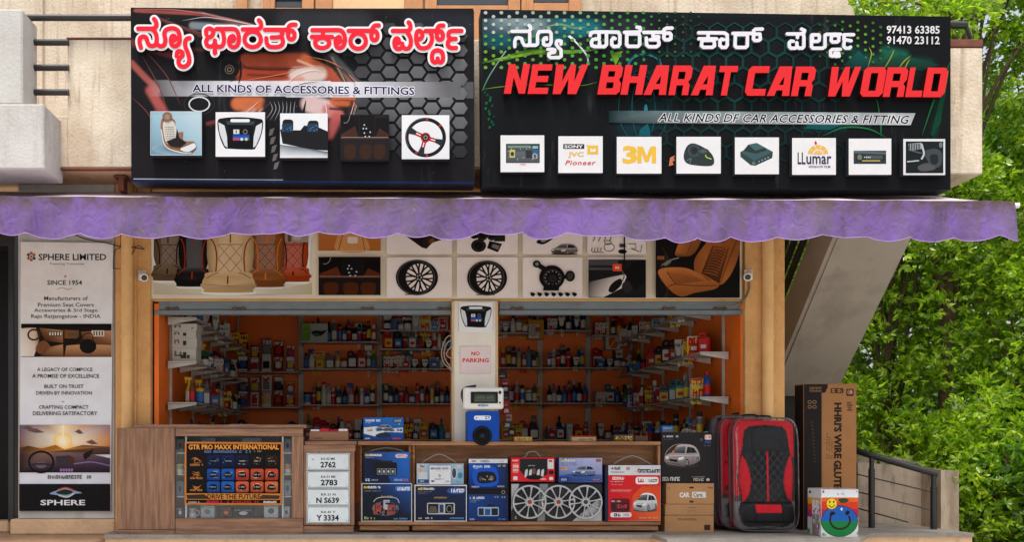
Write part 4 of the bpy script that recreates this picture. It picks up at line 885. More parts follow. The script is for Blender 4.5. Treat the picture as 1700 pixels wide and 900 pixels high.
def r_names(a, x0, y0, x1, y1):
    w_tile(a, x0, y0, x1, y1); a.rect(x0+8, y0+13, x0+43, y0+21, S(26, 26, 30)); a.text('SONY', x0+10, y0+14.6, x0+41, y0+19.8, S(236, 236, 236), .03)
    Y_ = S(232, 188, 60); a.rect(x0+48, y0+15.5, x0+66, y0+30, Y_); a.poly([(x0+46.5, y0+14), (x0+55, y0+16), (x0+48, y0+18)], Y_); a.rect(x0+53, y0+19.5, x0+61.5, y0+26, S(238, 236, 230)); a.poly([(x0+53, y0+19.5), (x0+57, y0+22.4), (x0+61.5, y0+19.5)], Y_)
    a.text('JVC', x0+16, y0+26, x0+42, y0+36, Y_, .025); a.text('Pioneer', x0+11, y0+40, x0+62, y0+48, S(212, 50, 48), .012, .25, 1.1)
def r_3m(a, x0, y0, x1, y1):
    w_tile(a, x0, y0, x1, y1); Y_ = S(236, 190, 56); a.text('3', x0+9.5, y0+15, x0+34, y0+45, Y_, .045); a.poly([(x0+34, y0+44), (x0+34, y0+16), (x0+43, y0+16), (x0+49.5, y0+32), (x0+56, y0+16), (x0+65, y0+16), (x0+65, y0+44), (x0+58, y0+44), (x0+58, y0+27), (x0+52.4, y0+42), (x0+46.6, y0+42), (x0+41, y0+27), (x0+41, y0+44)], Y_)
def r_tube(a, x0, y0, x1, y1):
    w_tile(a, x0, y0, x1, y1); a.poly(cr([(x0+12, y0+30), (x0+18, y0+15), (x0+30, y0+11), (x0+52, y0+22), (x0+62, y0+36), (x0+58, y0+48), (x0+28, y0+47), (x0+15, y0+42)], True), S(30, 44, 46))
    a.ring(x0+29, y0+23, 10, 10, 2.5, S(54, 72, 74)); a.ell(x0+30, y0+23, 4.5, 4.5, S(14, 20, 22)); a.glow(x0+44, y0+24, 10, 5, S(80, 100, 102), S(30, 44, 46)); a.stroke([(x0+48, y0+30), (x0+50, y0+34), (x0+58, y0+37)], 1.6, S(190, 210, 80)); a.stroke([(x0+17, y0+40), (x0+24, y0+36), (x0+22, y0+44)], 1.5, S(90, 110, 110))
def r_amp(a, x0, y0, x1, y1):
    w_tile(a, x0, y0, x1, y1); a.poly([(x0+9, y0+24), (x0+38, y0+10), (x0+63, y0+24), (x0+62, y0+34), (x0+34, y0+47), (x0+26, y0+46), (x0+9, y0+32)], S(34, 60, 62)); a.poly([(x0+9, y0+24), (x0+38, y0+10), (x0+63, y0+24), (x0+32, y0+39)], S(52, 84, 86))
    a.poly([(x0+14, y0+22), (x0+22, y0+12), (x0+50, y0+17), (x0+52, y0+22), (x0+34, y0+27)], S(24, 44, 46)); a.poly([(x0+22, y0+12), (x0+36, y0+9), (x0+50, y0+17), (x0+34, y0+22)], S(60, 96, 98))
    for k in range(4): a.ell(x0+40+k*5, y0+40-k*2.2, 1.2, 1, S(180, 190, 186), n=6)
    a.ell(x0+31, y0+43, 3, 2.6, S(90, 116, 116))
def r_llumar(a, x0, y0, x1, y1):
    w_tile(a, x0, y0, x1, y1); Y_ = S(236, 184, 70); cx, cy = x0+43, y0+27
    for k in range(5): a.ell(cx, cy, 17, 15.5, Y_, 5, PI+k*PI/5+.05, PI+(k+1)*PI/5-.05)
    a.ell(cx, cy, 9, 8, S(234, 234, 236), 12, PI, 2*PI)
    for k in range(4): a.ell(cx, cy, 7.4, 6.6, Y_, 4, PI+k*PI/4+.06, PI+(k+1)*PI/4-.06)
    a.poly(cr([(x0+39, y0+5), (x0+41, y0+9), (x0+39, y0+11), (x0+37, y0+8)], True, 3), S(190, 30, 50))
    a.text('LL', x0+9, y0+24, x0+22, y0+43.5, S(28, 28, 70), .012); a.text('umar', x0+23.5, y0+30, x0+65, y0+43.5, S(28, 28, 70), .012); a.text('WINDOW FILM', x0+27, y0+46, x0+63, y0+49.5, S(28, 28, 70), .01)
def r_deck(a, x0, y0, x1, y1):
    w_tile(a, x0, y0, x1, y1); a.rect(x0+8, y0+20, x0+62, y0+42, S(36, 50, 54)); a.poly([(x0+8, y0+20), (x0+62, y0+23), (x0+62, y0+26), (x0+8, y0+24)], S(84, 100, 104)); a.rrect(x0+12, y0+27, x0+60, y0+38, 2, S(22, 28, 32)); a.ell(x0+18, y0+31, 4, 4.5, S(110, 120, 100)); a.rect(x0+28, y0+28, x0+56, y0+34, S(70, 80, 80)); a.rect(x0+22, y0+36, x0+52, y0+37.6, S(206, 186, 90))
    for k in range(4): a.ell(x0+26+k*3, y0+31, 1, 1.4, S(210, 214, 210), n=6)
def r_seatp(a, x0, y0, x1, y1):
    a.rect(x0, y0, x1, y1, S(226, 228, 230)); a.rect(x0+4, y0+4, x1-3, y1-3, S(28, 34, 36)); a.poly([(x0+8, y0+8), (x0+30, y0+6), (x0+34, y0+16), (x0+10, y0+20)], S(150, 156, 160))
    for k in range(5): a.rect(x0+9+k*4, y0+8, x0+11+k*4, y0+18, S(60, 66, 70))
    a.poly(cr([(x0+34, y0+22), (x0+52, y0+16), (x0+64, y0+24), (x0+62, y0+44), (x0+48, y0+48), (x0+40, y0+36)], True), S(64, 74, 78)); a.poly(cr([(x0+44, y0+28), (x0+56, y0+26), (x0+57, y0+40), (x0+47, y0+42)], True, 3), S(36, 42, 44))
    a.poly(cr([(x0+24, y0+46), (x0+40, y0+40), (x0+54, y0+50), (x0+30, y0+54)], True, 3), S(84, 84, 86)); a.stroke([(x0+30, y0+8), (x0+34, y0+24), (x0+30, y0+34)], 3, S(190, 196, 200)); a.stroke([(x0+6, y0+38), (x0+26, y0+36)], 2, S(190, 196, 200), smooth=False); a.stroke([(x0+8, y0+18), (x0+30, y0+24)], 2, S(90, 98, 102), smooth=False)
    a.ell(x0+62, y0+10, 3, 5, S(110, 120, 124))
for x0, x1, yt, fn, lb in ((831, 903.5, 224.5, r_radio, 'picture of a car stereo screen'), (927, 1000.5, 226, r_names, 'white tile with four maker names'), (1024, 1098, 227, r_3m, 'white tile with a big yellow 3M'), (1123, 1196.5, 227, r_tube, 'picture of a black tube speaker'),
                           (1220, 1293, 228, r_amp, 'picture of a dark green amplifier'), (1315, 1387.5, 229, r_llumar, 'white tile with a yellow sun and blue name'), (1409, 1479.5, 230, r_deck, 'picture of a slim cassette deck'), (1499.5, 1569, 230.5, r_seatp, 'dark picture of a car cabin')):
    tile(S2, x0, yt, x1, yt+(61 if x0 < 1400 else 60), fn, lb, raise_=.06, m=m_tile if x0 < 1490 else m_print)

GAIN = 1.0
GAIN = .92
# ------------------------------------------------------------------ fascia poster above the opening
YF_ = -.035
def board_art(y, px, depth, side): ar = Art(y, .001); ar.prism([(X(a, y), y, Z(b, y)) for a, b in px], (0, depth, 0), side); return ar
a = board_art(YF_, [(239, 325), (1232, 325), (1232, 497), (243, 497)], .03, S(180, 160, 130))
bgc = S(226, 212, 188)
a.poly([(240, 326), (1231, 326), (1231, 496), (244, 496)], bgc)
a.rect(249, 330, 518, 489, S(214, 208, 196)); a.poly([(255, 470), (400, 490), (518, 470), (518, 489), (255, 489)], [S(200, 190, 168), S(222, 216, 206), S(190, 178, 152), S(186, 172, 144), S(196, 184, 158)])
WO = S(238, 234, 226)
a.poly(cr([(252, 330), (250, 410), (253, 436), (251, 456), (258, 469), (288, 470), (296, 479), (334, 480), (340, 489), (420, 489), (426, 480), (468, 479), (476, 471), (510, 471), (517, 458), (514, 440), (516, 400), (514, 330)], True, 3), WO)
def seat(bx0, bx1, yb, qx0, qx1, cx0, cx1, yc, c, trim, quilt=True, top=340):
    d = mixc(c, (0, 0, 0), .62); l = mixc(c, (1, 1, 1), .07); m_ = (bx0+bx1)/2; w_ = (bx1-bx0)/2; w2 = (cx1-cx0)/2; mc = (cx0+cx1)/2
    ol = [(m_-w_*.7, top), (m_-w_*.86, 384), (m_-w_*.99, 400), (m_-w_, 425), (m_-w_*.9, yb-6), (m_-w_*.74, yb+2), (m_+w_*.74, yb+2), (m_+w_*.9, yb-6), (m_+w_, 425), (m_+w_*.99, 400), (m_+w_*.86, 384), (m_+w_*.7, top)]
    nx, ny = 26, 34; V = []; C = []
    for j in range(ny+1):
        y_ = 366+(yb+2-366)*j/ny
        e = np.interp(y_, [340, 384, 400, 425, yb-6, yb+2], [.7, .86, .99, 1, .92, .8])*w_
        for i in range(nx+1):
            u = -1+2*i/nx; x_ = m_+u*e; k = abs(u)
            sh = .25+.75*(1-k**3.2); inq = qx0 < x_ < qx1
            if not inq: sh *= .80+.20*math.cos((k-.72)*7)
            V.append((x_, y_)); C.append(mixc(d, l if inq else c, max(0, min(1, sh))))
    a._put(V, [[j*(nx+1)+i, j*(nx+1)+i+1, (j+1)*(nx+1)+i+1, (j+1)*(nx+1)+i] for i in range(nx) for j in range(ny)], C)
    if quilt:
        sx = (qx1-qx0)/2; mq = (qx0+qx1)/2; y_ = 407
        a.stroke([(qx0-1, 406.5), (qx1+1, 406.5)], 1.3, d, smooth=False)
        st = sx*1.15
        while y_ < yb-2:
            for o in (-1, 0):
                xa, xb = mq+o*sx, mq+(o+1)*sx; h_ = min(st, yb-y_)/st
                for (p_, q_) in (((xa, y_), (xa+(xb-xa)*h_, y_+st*h_)), ((xb, y_), (xb-(xb-xa)*h_, y_+st*h_))):
                    a.stroke([p_, q_], 1.5, d, smooth=False); a.stroke([(p_[0]+1, p_[1]), (q_[0]+1, q_[1])], .7, mixc(l, (1, 1, 1), .12), smooth=False)
            y_ += st
    for sg in (-1, 1): a.stroke([(m_+sg*w_*.86, 396), (m_+sg*w_*.66, 408), (m_+sg*w_*.58, 428), (m_+sg*w_*.62, yb)], 1.8, trim if quilt else trim, taper=False)
    a.stroke([(m_, 372), (m_, 404)], 2, trim, smooth=False)
    hy = yb+(yc-yb)*.62
    tp_ = cr([(mc-w2*.78, yb), (mc+w2*.78, yb), (mc+w2*.97, yb+8), (mc+w2, hy), (mc, hy+2), (mc-w2, hy), (mc-w2*.97, yb+8)], True, 4)
    a.poly(cr([(mc-w2, hy-3), (mc-w2*.98, yc-4), (mc-w2*.86, yc), (mc+w2*.86, yc), (mc+w2*.98, yc-4), (mc+w2, hy-3)], True, 4), [mixc(c, d, .35+.5*k/23) for k in range(24)]); a.poly(tp_, [mixc(l, c, abs(p[1]-(yb+6))/16) if abs(p[0]-mc) < w2*.8 else mixc(c, d, .35) for p in tp_])
    a.stroke([(mc-w2*.98, hy-1), (mc, hy+1.6), (mc+w2*.98, hy-1)], 1, d); a.stroke([(mc-w2*.9, yb+10), (mc-w2*.6, yb+3), (mc-w2*.4, yb+1)], 1.2, trim); a.stroke([(mc+w2*.9, yb+10), (mc+w2*.6, yb+3), (mc+w2*.4, yb+1)], 1.2, trim)
    a.stroke([(mc-1, yb+6), (mc-1.6, hy-1)], 2.4, trim, smooth=False)
seat(255, 303, 440, 268, 299, 254, 304, 466, S(112, 88, 64), S(24, 18, 16)); seat(466, 512, 445, 472, 502, 462, 514, 468, S(178, 66, 22), S(40, 18, 12)); seat(297, 347, 446, 310, 336, 293, 348, 476, S(26, 23, 23), S(150, 40, 20), False)
seat(417, 472, 448, 425, 457, 413, 472, 477, S(140, 82, 38), S(214, 110, 40)); seat(344, 422, 453, 363, 403, 339, 421, 486, S(214, 180, 132), S(130, 40, 22))
a.rect(474, 385, 512, 403, S(150, 142, 132)); a.rrect(487, 380, 500, 400, 4, S(214, 210, 202), S(170, 164, 156)); a.rect(478, 386, 484, 402, S(90, 76, 60))
TL = S(236, 225, 220)
a.rrect(528, 340, 633, 418, 3, S(196, 124, 62), S(170, 98, 44)); a.poly(cr([(566, 360), (598, 360), (604, 388), (612, 417), (558, 417), (562, 388)], True, 4), S(202, 140, 84)); a.rrect(577, 394, 594, 405, 3, S(220, 206, 190)); a.stroke([(570, 388), (562, 417)], 1.2, S(110, 60, 30), smooth=False); a.stroke([(600, 386), (606, 417)], 1.2, S(110, 60, 30), smooth=False); frame_px(a, 528, 340, 633, 418, S(216, 204, 184), .8)
t_mats(a, 529, 427, 632, 491, (30, 22, 20), (120, 56, 26)); frame_px(a, 528, 426, 633, 492, S(216, 204, 184), 1)
for x0, x1 in ((642, 750), (758, 859), (867, 966), (974, 1071)):
    a.rrect(x0, 340, x1, 423, 3, TL); a.rrect(x0, 428, x1, 495, 3, TL)
BK = S(22, 20, 21)
a.poly([(664, 386), (700, 384), (738, 388), (737, 398), (718, 404), (708, 414), (700, 412)], [S(44, 38, 36), S(36, 30, 30), S(30, 28, 28), S(34, 28, 26), S(60, 40, 30), BK, BK]); a.poly([(712, 400), (718, 396), (722, 402), (714, 407)], S(120, 66, 34))
for q in ((800, 392, 9, 9), (816, 393, 8, 7.5), (794, 409, 12.5, 10.5)): a.ell(*q, BK); a.ring(q[0], q[1], q[2]*.75, q[3]*.75, .8, S(70, 66, 66))
a.ell(787, 394, 6, 3.5, BK); a.rect(820, 391, 838, 402, S(34, 32, 32)); a.poly([(812, 401), (833, 406), (826, 420), (808, 413)], BK); a.poly([(818, 406), (829, 409), (826, 416), (815, 411)], S(120, 114, 112))
a.poly(cr([(876, 387), (890, 384), (894, 390), (882, 393)], True, 3), BK); a.poly(cr([(890, 402), (904, 392), (920, 394), (904, 406), (894, 406)], True, 3), BK); a.poly(cr([(897, 401), (906, 395), (914, 396), (902, 403)], True, 3), S(150, 140, 134))
def car(a, x0, y0, x1, y1, c, gl=S(30, 34, 40), front=None):
    W_, H_ = x1-x0, y1-y0
    def q(u, v): return (x0+u*W_, y0+v*H_)
    d = mixc(c, (0, 0, 0), .6); l = mixc(c, (1, 1, 1), .3); K_ = S(16, 16, 18)
    a.ell(*q(.5, .92), W_*.5, H_*.09, mixc(K_, d, .3))
    bd = cr([q(.0, .66), q(.03, .5), q(.14, .4), q(.24, .32), q(.34, .1), q(.48, .02), q(.72, .03), q(.88, .14), q(.97, .36), q(1, .55), q(.97, .76), q(.62, .95), q(.46, .96), q(.08, .86)], True, 4)
    a.poly(bd, [mixc(l, d, min(1, max(0, (p[1]-y0)/H_))**1.4) for p in bd])
    a.poly([q(.17, .39), q(.34, .13), q(.60, .1), (q(.57, .4))], [mixc(gl, (.5, .5, .5), .1), mixc(gl, (.6, .6, .6), .35), mixc(gl, (.6, .6, .6), .2), gl])
    a.poly([q(.61, .4), q(.65, .12), q(.83, .17), q(.93, .38)], gl); a.stroke([q(.73, .13), q(.76, .4)], W_*.015, d, smooth=False)
    a.stroke([q(.02, .54), q(.3, .5), q(.57, .5), q(.98, .48)], H_*.025, mixc(l, (1, 1, 1), .25)); a.stroke([q(.6, .5), q(.63, .8)], W_*.008, d, smooth=False); a.stroke([q(.8, .46), q(.82, .8)], W_*.008, d, smooth=False)
    a.poly([q(.02, .56), q(.12, .54), q(.1, .64), q(.03, .64)], S(225, 228, 232)); a.poly([q(.38, .6), q(.55, .54), q(.53, .66), q(.4, .7)], S(225, 228, 232)); a.poly([q(.13, .64), q(.36, .68), q(.36, .78), q(.14, .73)], K_); a.poly([q(.06, .78), q(.44, .86), q(.44, .9), (q(.08, .82))], d)
    for u, v, rx, ry in ((.63, .8, .055, .16), (.935, .7, .04, .13)):
        a.ell(*q(u, v), W_*rx, H_*ry, K_); a.ell(*q(u-.004, v), W_*rx*.66, H_*ry*.68, S(150, 152, 156)); a.ell(*q(u-.004, v), W_*rx*.25, H_*ry*.25, S(30, 30, 32))
car(a, 914, 405, 958, 424, S(84, 46, 26))
for k in range(4): a.stroke([(982+k*5, 412), (981+k*5, 418), (986+k*5, 421)], 1.1, S(60, 56, 54)); a.stroke([(984+k*9, 388), (986+k*9, 396), (983+k*9, 402)], 1.2, S(50, 46, 46))
a.ring(1010, 412, 9, 7, 1, S(60, 56, 54)); a.ring(1008, 404, 6, 4, 1, S(70, 66, 64)); a.ell(1032, 419, 7, 3.6, BK); a.rect(1027, 406, 1037, 412, S(70, 60, 56)); a.stroke([(1042, 406), (1054, 406), (1054, 414), (1046, 414), (1062, 420), (1064, 408)], 1.2, S(70, 66, 64), smooth=False)
a.rect(1010, 389, 1064, 392.5, BK)
def alloy(cx, cy, rx, ry, tilt):
    a.ell(cx, cy, rx+3, ry, BK, 40); a.ring(cx-tilt*.3, cy, rx*.98, ry*.96, 1.2, S(84, 80, 78), 40); ix = cx+tilt; ir = rx*.74
    a.ell(ix, cy, ir, ry*.82, TL, 36)
    for k in range(10):
        t = 2*PI*k/10+.2
        for o in (-.13, .13): a.stroke([(ix+ir*.12*math.cos(t), cy+ry*.1*math.sin(t)), (ix+ir*.55*math.cos(t+o*.4), cy+ry*.5*math.sin(t+o*.4)), (ix+ir*1.02*math.cos(t+o*1.2), cy+ry*.84*math.sin(t+o*1.2))], rx*.085, BK)
    a.ring(ix, cy, ir*1.04, ry*.86, 2.4, S(34, 32, 32), 36); a.ell(ix, cy, ir*.26, ry*.26, S(40, 38, 38), 14)
    for k in range(5): t = 2*PI*k/5; a.ell(ix+ir*.14*math.cos(t), cy+ry*.14*math.sin(t), 1.3, 1.3, S(190, 186, 182), n=6)
alloy(692, 462, 32, 29.5, 4); alloy(808, 463, 30, 29, 3); a.rect(672, 489.5, 700, 491, S(60, 54, 52)); a.rect(790, 490, 820, 491.4, S(60, 54, 52))
a.ell(915, 462, 21, 20, BK, 30); a.ring(916, 463, 15, 14, 1.5, S(66, 62, 62)); 
for k in range(12): t = 2*PI*k/12; a.ell(916+12*math.cos(t), 463+11*math.sin(t), .9, .9, S(180, 176, 172), n=6)
a.ell(916, 464, 7, 6.5, S(40, 38, 38)); a.stroke([(890, 440), (902, 448)], 8, BK, smooth=False); a.ell(890, 440, 6.5, 6, BK); a.ell(890, 440, 3, 3, S(120, 128, 120)); a.stroke([(934, 462), (944, 460)], 6, BK, smooth=False); a.ring(945, 460, 8, 9, 3, BK); a.ell(945, 460, 5, 6, S(60, 56, 56)); a.poly([(902, 474), (928, 474), (926, 484), (900, 484)], BK)
for k in range(7): a.poly([(879+k*11.5, 487), (884+k*11.5, 487), (888+k*11.5, 490), (884+k*11.5, 494), (880+k*11.5, 492)], BK)
a.rect(975, 433, 1070, 496, S(30, 28, 30)); a.rect(975, 434, 1024, 450, S(74, 72, 76)); a.rect(976, 442, 1022, 446, S(40, 38, 42)); a.poly([(975, 495), (975, 470), (1010, 462), (1040, 456), (1030, 480), (1000, 495)], [S(120, 110, 104), S(60, 56, 56), S(170, 160, 152), S(226, 218, 212), S(220, 212, 206), S(206, 196, 190)])
a.poly(cr([(1008, 484), (1014, 472), (1028, 464), (1030, 474), (1016, 487)], True, 3), BK); a.ell(1039, 478, 9, 10, S(44, 42, 46)); a.poly([(1034, 455), (1050, 436), (1068, 434), (1068, 470), (1050, 482)], S(20, 18, 20)); a.stroke([(1030, 450), (1034, 460), (1030, 470)], 2, S(90, 84, 82)); a.rrect(1015, 440, 1030, 452, 2, S(226, 74, 40)); a.rect(1019, 444, 1026, 448, S(236, 180, 150))
a.rect(1033.2, 384, 1035.6, 454, BK)
a.rrect(1086, 340, 1225, 496, 2, S(24, 20, 19)); a.rect(1087, 385, 1124, 398, TL)
L1, L2, L3 = S(186, 112, 58), S(140, 78, 36), S(90, 48, 24)
a.poly(cr([(1118, 424), (1128, 398), (1140, 390), (1164, 390), (1150, 422), (1130, 428)], True, 4), [mixc(L1, L3, k/23) for k in range(24)]); a.stroke([(1150, 392), (1138, 424)], 1, L3, smooth=False)
bk_ = cr([(1152, 456), (1150, 434), (1164, 412), (1182, 392), (1200, 386), (1224, 384), (1224, 420), (1214, 450), (1202, 468), (1190, 474), (1168, 462)], True, 4)
a.poly(bk_, [mixc(L1, L2, abs(p[0]-1186)/40) for p in bk_]); a.poly([(1162, 456), (1180, 412), (1206, 414), (1190, 472)], [S(80, 42, 22), S(120, 66, 32), S(130, 72, 36), S(70, 38, 20)])
for k in range(11):
    t = k/11; xa, ya = 1180-18*t, 412+44*t; a.stroke([(xa+1, ya+2), (xa+12, ya-2+6*t), (xa+26-2*t, ya+4+4*t)], 1, S(170, 100, 52))
for k in range(7): a.stroke([(1166+k*3.4, 452-k*.2), (1182+k*3, 416)], .6, S(50, 26, 14), smooth=False)
a.stroke([(1180, 411), (1206, 413), (1190, 473)], 1.2, S(60, 32, 18), smooth=False); a.stroke([(1180, 411), (1162, 456)], 1.2, S(60, 32, 18), smooth=False); a.stroke([(1222, 396), (1204, 440), (1193, 472)], 1.4, S(96, 54, 28)); a.stroke([(1186, 400), (1200, 396), (1196, 406)], 1.2, S(80, 44, 24))
cu = cr([(1090, 456), (1098, 447), (1130, 446), (1150, 452), (1172, 466), (1190, 474), (1182, 482), (1150, 488), (1128, 494), (1108, 482)], True, 4)
a.poly(cu, [mixc(L1, L2, max(0, (p[1]-450)/44)) for p in cu]); a.poly([(1104, 452), (1132, 450), (1166, 468), (1118, 474)], [S(170, 100, 52), S(176, 106, 56), S(150, 84, 42), S(140, 78, 40)])
for k in range(10): a.stroke([(1106+k*5, 454+k*.9), (1118+k*4.6, 473-k*.4)], .7, L3, smooth=False)
a.stroke([(1106, 478), (1118, 474), (1150, 476), (1188, 476)], 1.3, L3); a.stroke([(1104, 453), (1118, 474)], 1, L3, smooth=False)
a.stroke([(1096, 442), (1110, 434), (1124, 430)], 1.6, S(150, 146, 144)); a.rect(1088, 427, 1100, 433, S(140, 78, 40)); a.poly([(1098, 440), (1106, 434), (1112, 436), (1102, 444)], S(120, 118, 118))
fb = a.build('poster_board', m_fascia); tag(fb, 'long printed board of car seats, alloy wheels and accessories above the shutters', 'poster')

# ------------------------------------------------------------------ tall banner on the left
YB = -.125
a = board_art(YB, [(34, 401), (188, 403), (184, 850), (32, 850)], .022, S(190, 190, 194))
a.poly([(34.5, 402), (187.5, 404), (183.6, 849), (32.5, 849)], [S(232, 226, 222), S(232, 230, 230), S(222, 226, 238), S(222, 226, 238)])
INK = S(44, 42, 46); INK2 = S(70, 68, 72)
for k in range(6):
    t = k*PI/3; a.poly([(52+5*math.cos(t), 426+5.5*math.sin(t)), (52+8*math.cos(t+.25), 426+8.5*math.sin(t+.25)), (52+8*math.cos(t+.8), 426+8.5*math.sin(t+.8)), (52+5*math.cos(t+1.05), 426+5.5*math.sin(t+1.05))], S(196, 104, 70) if k % 3 else INK2)
a.ring(52, 426, 4.6, 5, 1.3, INK2); a.ell(52, 426, 2, 2.2, S(150, 84, 60))
a.text('SPHERE LIMITED', 64, 421.5, 176.5, 432.3, INK, .02); a.text('Powering Tomorrow', 83, 436, 140, 441.2, S(120, 112, 106))
a.poly([(106, 459), (108.5, 456.5), (111, 459), (108.5, 461.5)], S(200, 140, 100)); a.text('SINCE 1954', 78.6, 465.5, 136.4, 473.5, INK, .016); a.stroke([(95, 480), (104, 478), (108, 479), (112, 481), (120, 479)], 1, S(190, 130, 90))
a.text('Manufacturers of', 73.5, 492, 146, 499, INK2, .008); a.text('Premium Seat Covers', 63, 503, 156, 509.6, INK2, .008); a.text('Accexraries & 3rd Stage', 57, 512.4, 162, 520, INK2, .008); a.text('Rajo Ratjamgolow - INDIA', 52, 522, 167, 530.4, INK2, .008)
a.rect(35.6, 538, 185.4, 593, S(30, 22, 18))
def q_(u, v): return (35.6+u*149.8, 538+v*55)
C1, C2, C3, C4 = S(186, 138, 100), S(120, 74, 46), S(62, 38, 26), S(220, 206, 190)
a.poly([q_(0, .14), q_(.16, .1), q_(.2, .5), q_(.14, .98), q_(0, .98)], [C4, S(200, 168, 140), C2, C4, S(236, 230, 222)]); a.ring(*q_(.14, .33), 11, 10, 3, C3); a.poly([q_(.2, .12), q_(.46, .2), q_(.46, .58), q_(.26, .5)], [C2, C1, C2, C3]); a.rect(*q_(.3, .22), *q_(.45, .38), S(70, 60, 54))
for k in range(5): a.rect(*q_(.31+k*.03, .25), *q_(.325+k*.03, .35), C4)
a.poly(cr([q_(.16, .72), q_(.24, .5), q_(.32, .66), q_(.3, .85), q_(.2, .9)], True, 4), C2); a.poly([q_(.2, .98), q_(.3, .7), q_(.46, .62), q_(.47, .98)], [C3, C2, C1, C2]); a.poly([q_(.48, .18), q_(.64, .2), q_(.62, .44), q_(.48, .44)], C2); a.rect(*q_(.52, .26), *q_(.64, .4), S(96, 70, 52)); a.poly([q_(.66, .24), q_(1, .2), q_(1, .62), q_(.7, .6)], [C2, C1, C2, C3]); a.rect(*q_(.78, .2), *q_(.92, .38), C4)
for k in range(4): a.rect(*q_(.8+k*.03, .22), *q_(.815+k*.03, .36), S(60, 56, 52))
a.poly([q_(.48, .98), q_(.5, .66), q_(.7, .6), q_(1, .64), q_(1, .98)], [C2, C1, C2, C1, C2]); a.ell(*q_(.74, .68), 14, 12, S(24, 20, 20)); a.stroke([q_(.66, .56), q_(.7, .32), q_(.78, .3), q_(.8, .55)], 2, C3); a.rect(*q_(.465, .12), *q_(.475, 1), C3); a.rect(*q_(0, 0), *q_(1, .12), S(22, 18, 17))
for t_, x0, x1, y0, y1 in (('A LEGACY OF COMPOCE', 62, 154, 611, 617), ('A PROMISE OF EXCELLENCE', 54, 165, 621.5, 628), ('BUILT ON TRUST', 74, 139, 639, 645), ('DRIVEN BY INNOVATION', 60.5, 153, 650, 656), ('CRAFTING COMPACT', 65, 147.5, 673.5, 679.5), ('DELIVERING SATSFACTORY', 55, 162, 683.5, 690)): a.text(t_, x0, y0, x1, y1, INK, .006)
a.rect(103, 667, 107, 668, INK2)
def q_(u, v): return (33+u*150, 706+v*79)
sk = [(0, 0), (.3, 0), (.48, 0), (.7, 0), (1, 0), (1, .3), (1, .55), (.75, .52), (.48, .5), (.25, .5), (0, .55), (0, .3)]; skc = [S(96, 84, 110), S(170, 130, 120), S(255, 226, 170), S(206, 150, 120), S(150, 120, 130), S(214, 140, 80), S(196, 120, 50), S(230, 150, 50), S(255, 200, 90), S(220, 140, 50), S(120, 80, 50), S(130, 90, 90)]
pts = [q_(*p) for p in sk]+[q_(.48, .34)]; a._put(pts, [[i, (i+1) % 12, 12] for i in range(12)], skc+[S(255, 246, 220)])
a.glow(*q_(.48, .34), 16, 14, S(255, 252, 236), S(255, 206, 96)); a.poly([q_(.472, 0), q_(.488, 0), q_(.49, .34), q_(.47, .34)], S(255, 240, 210))
for u, v, w_ in ((.18, .12, .2), (.66, .14, .1), (.1, .06, .16), (.8, .36, .14)): a.poly([q_(u-w_/2, v), q_(u, v-.05), q_(u+w_/2, v+.04), q_(u, v+.05)], S(110, 84, 84))
a.poly([q_(0, .48), q_(.1, .44), q_(.25, .5), q_(.4, .42), q_(.5, .52), q_(.7, .42), q_(1, .46), q_(1, .62), q_(0, .62)], [S(84, 60, 40), S(80, 56, 36), S(140, 90, 40), S(150, 96, 40), S(200, 130, 50), S(110, 74, 50), S(100, 70, 60), S(70, 46, 40), S(80, 54, 36)])
a.poly([q_(0, .6), q_(.3, .56), q_(.7, .58), q_(1, .7), q_(1, 1), q_(0, 1)], [S(60, 40, 40), S(130, 100, 90), S(110, 86, 86), S(84, 66, 84), S(40, 30, 44), S(30, 24, 28)])
a.ring(*q_(.24, .78), 22, 19, 3.4, S(26, 22, 26)); a.ell(*q_(.24, .84), 9, 6, S(100, 90, 104)); a.stroke([q_(.12, .84), q_(.24, .82), q_(.36, .84)], 3, S(50, 44, 52)); a.poly([q_(.4, .66), q_(.56, .64), q_(.6, .84), q_(.42, .86)], S(60, 54, 62)); a.ell(*q_(.57, .74), 6, 6, S(80, 50, 44)); a.poly([q_(.7, .62), q_(.82, .5), q_(.78, .66), q_(.72, .74)], S(36, 28, 26)); a.stroke([q_(.6, .82), q_(.8, .78), q_(1, .86)], 2, S(130, 110, 150))
for k in range(5): a.ell(*q_(.46+k*.03, .95), 2, 3, S(150, 110, 170), n=8)
a.scrib(80, 789.5, 137, 795.5, INK2, .2); a.scrib(145, 790, 151, 795, INK2); 
a.rect(32.6, 804, 183.6, 849, S(28, 26, 29))
a.poly(cr([(83, 820), (98, 814), (110, 811), (124, 815), (137, 819), (122, 821), (112, 826), (98, 823)], True, 4), S(140, 160, 190)); a.poly(cr([(94, 818), (108, 813), (122, 817), (112, 822), (100, 821)], True, 4), S(34, 50, 36)); a.stroke([(96, 814), (110, 810), (124, 815)], 2, S(196, 60, 50)); a.stroke([(98, 823), (112, 826), (124, 820)], 2, S(200, 206, 214))
a.text('SPHERE', 68, 830.5, 142, 839.5, S(236, 236, 240), .02)
tag(a.build('banner', m_matte), 'tall white banner with car interior photos on the pale wall at the far left', 'banner')

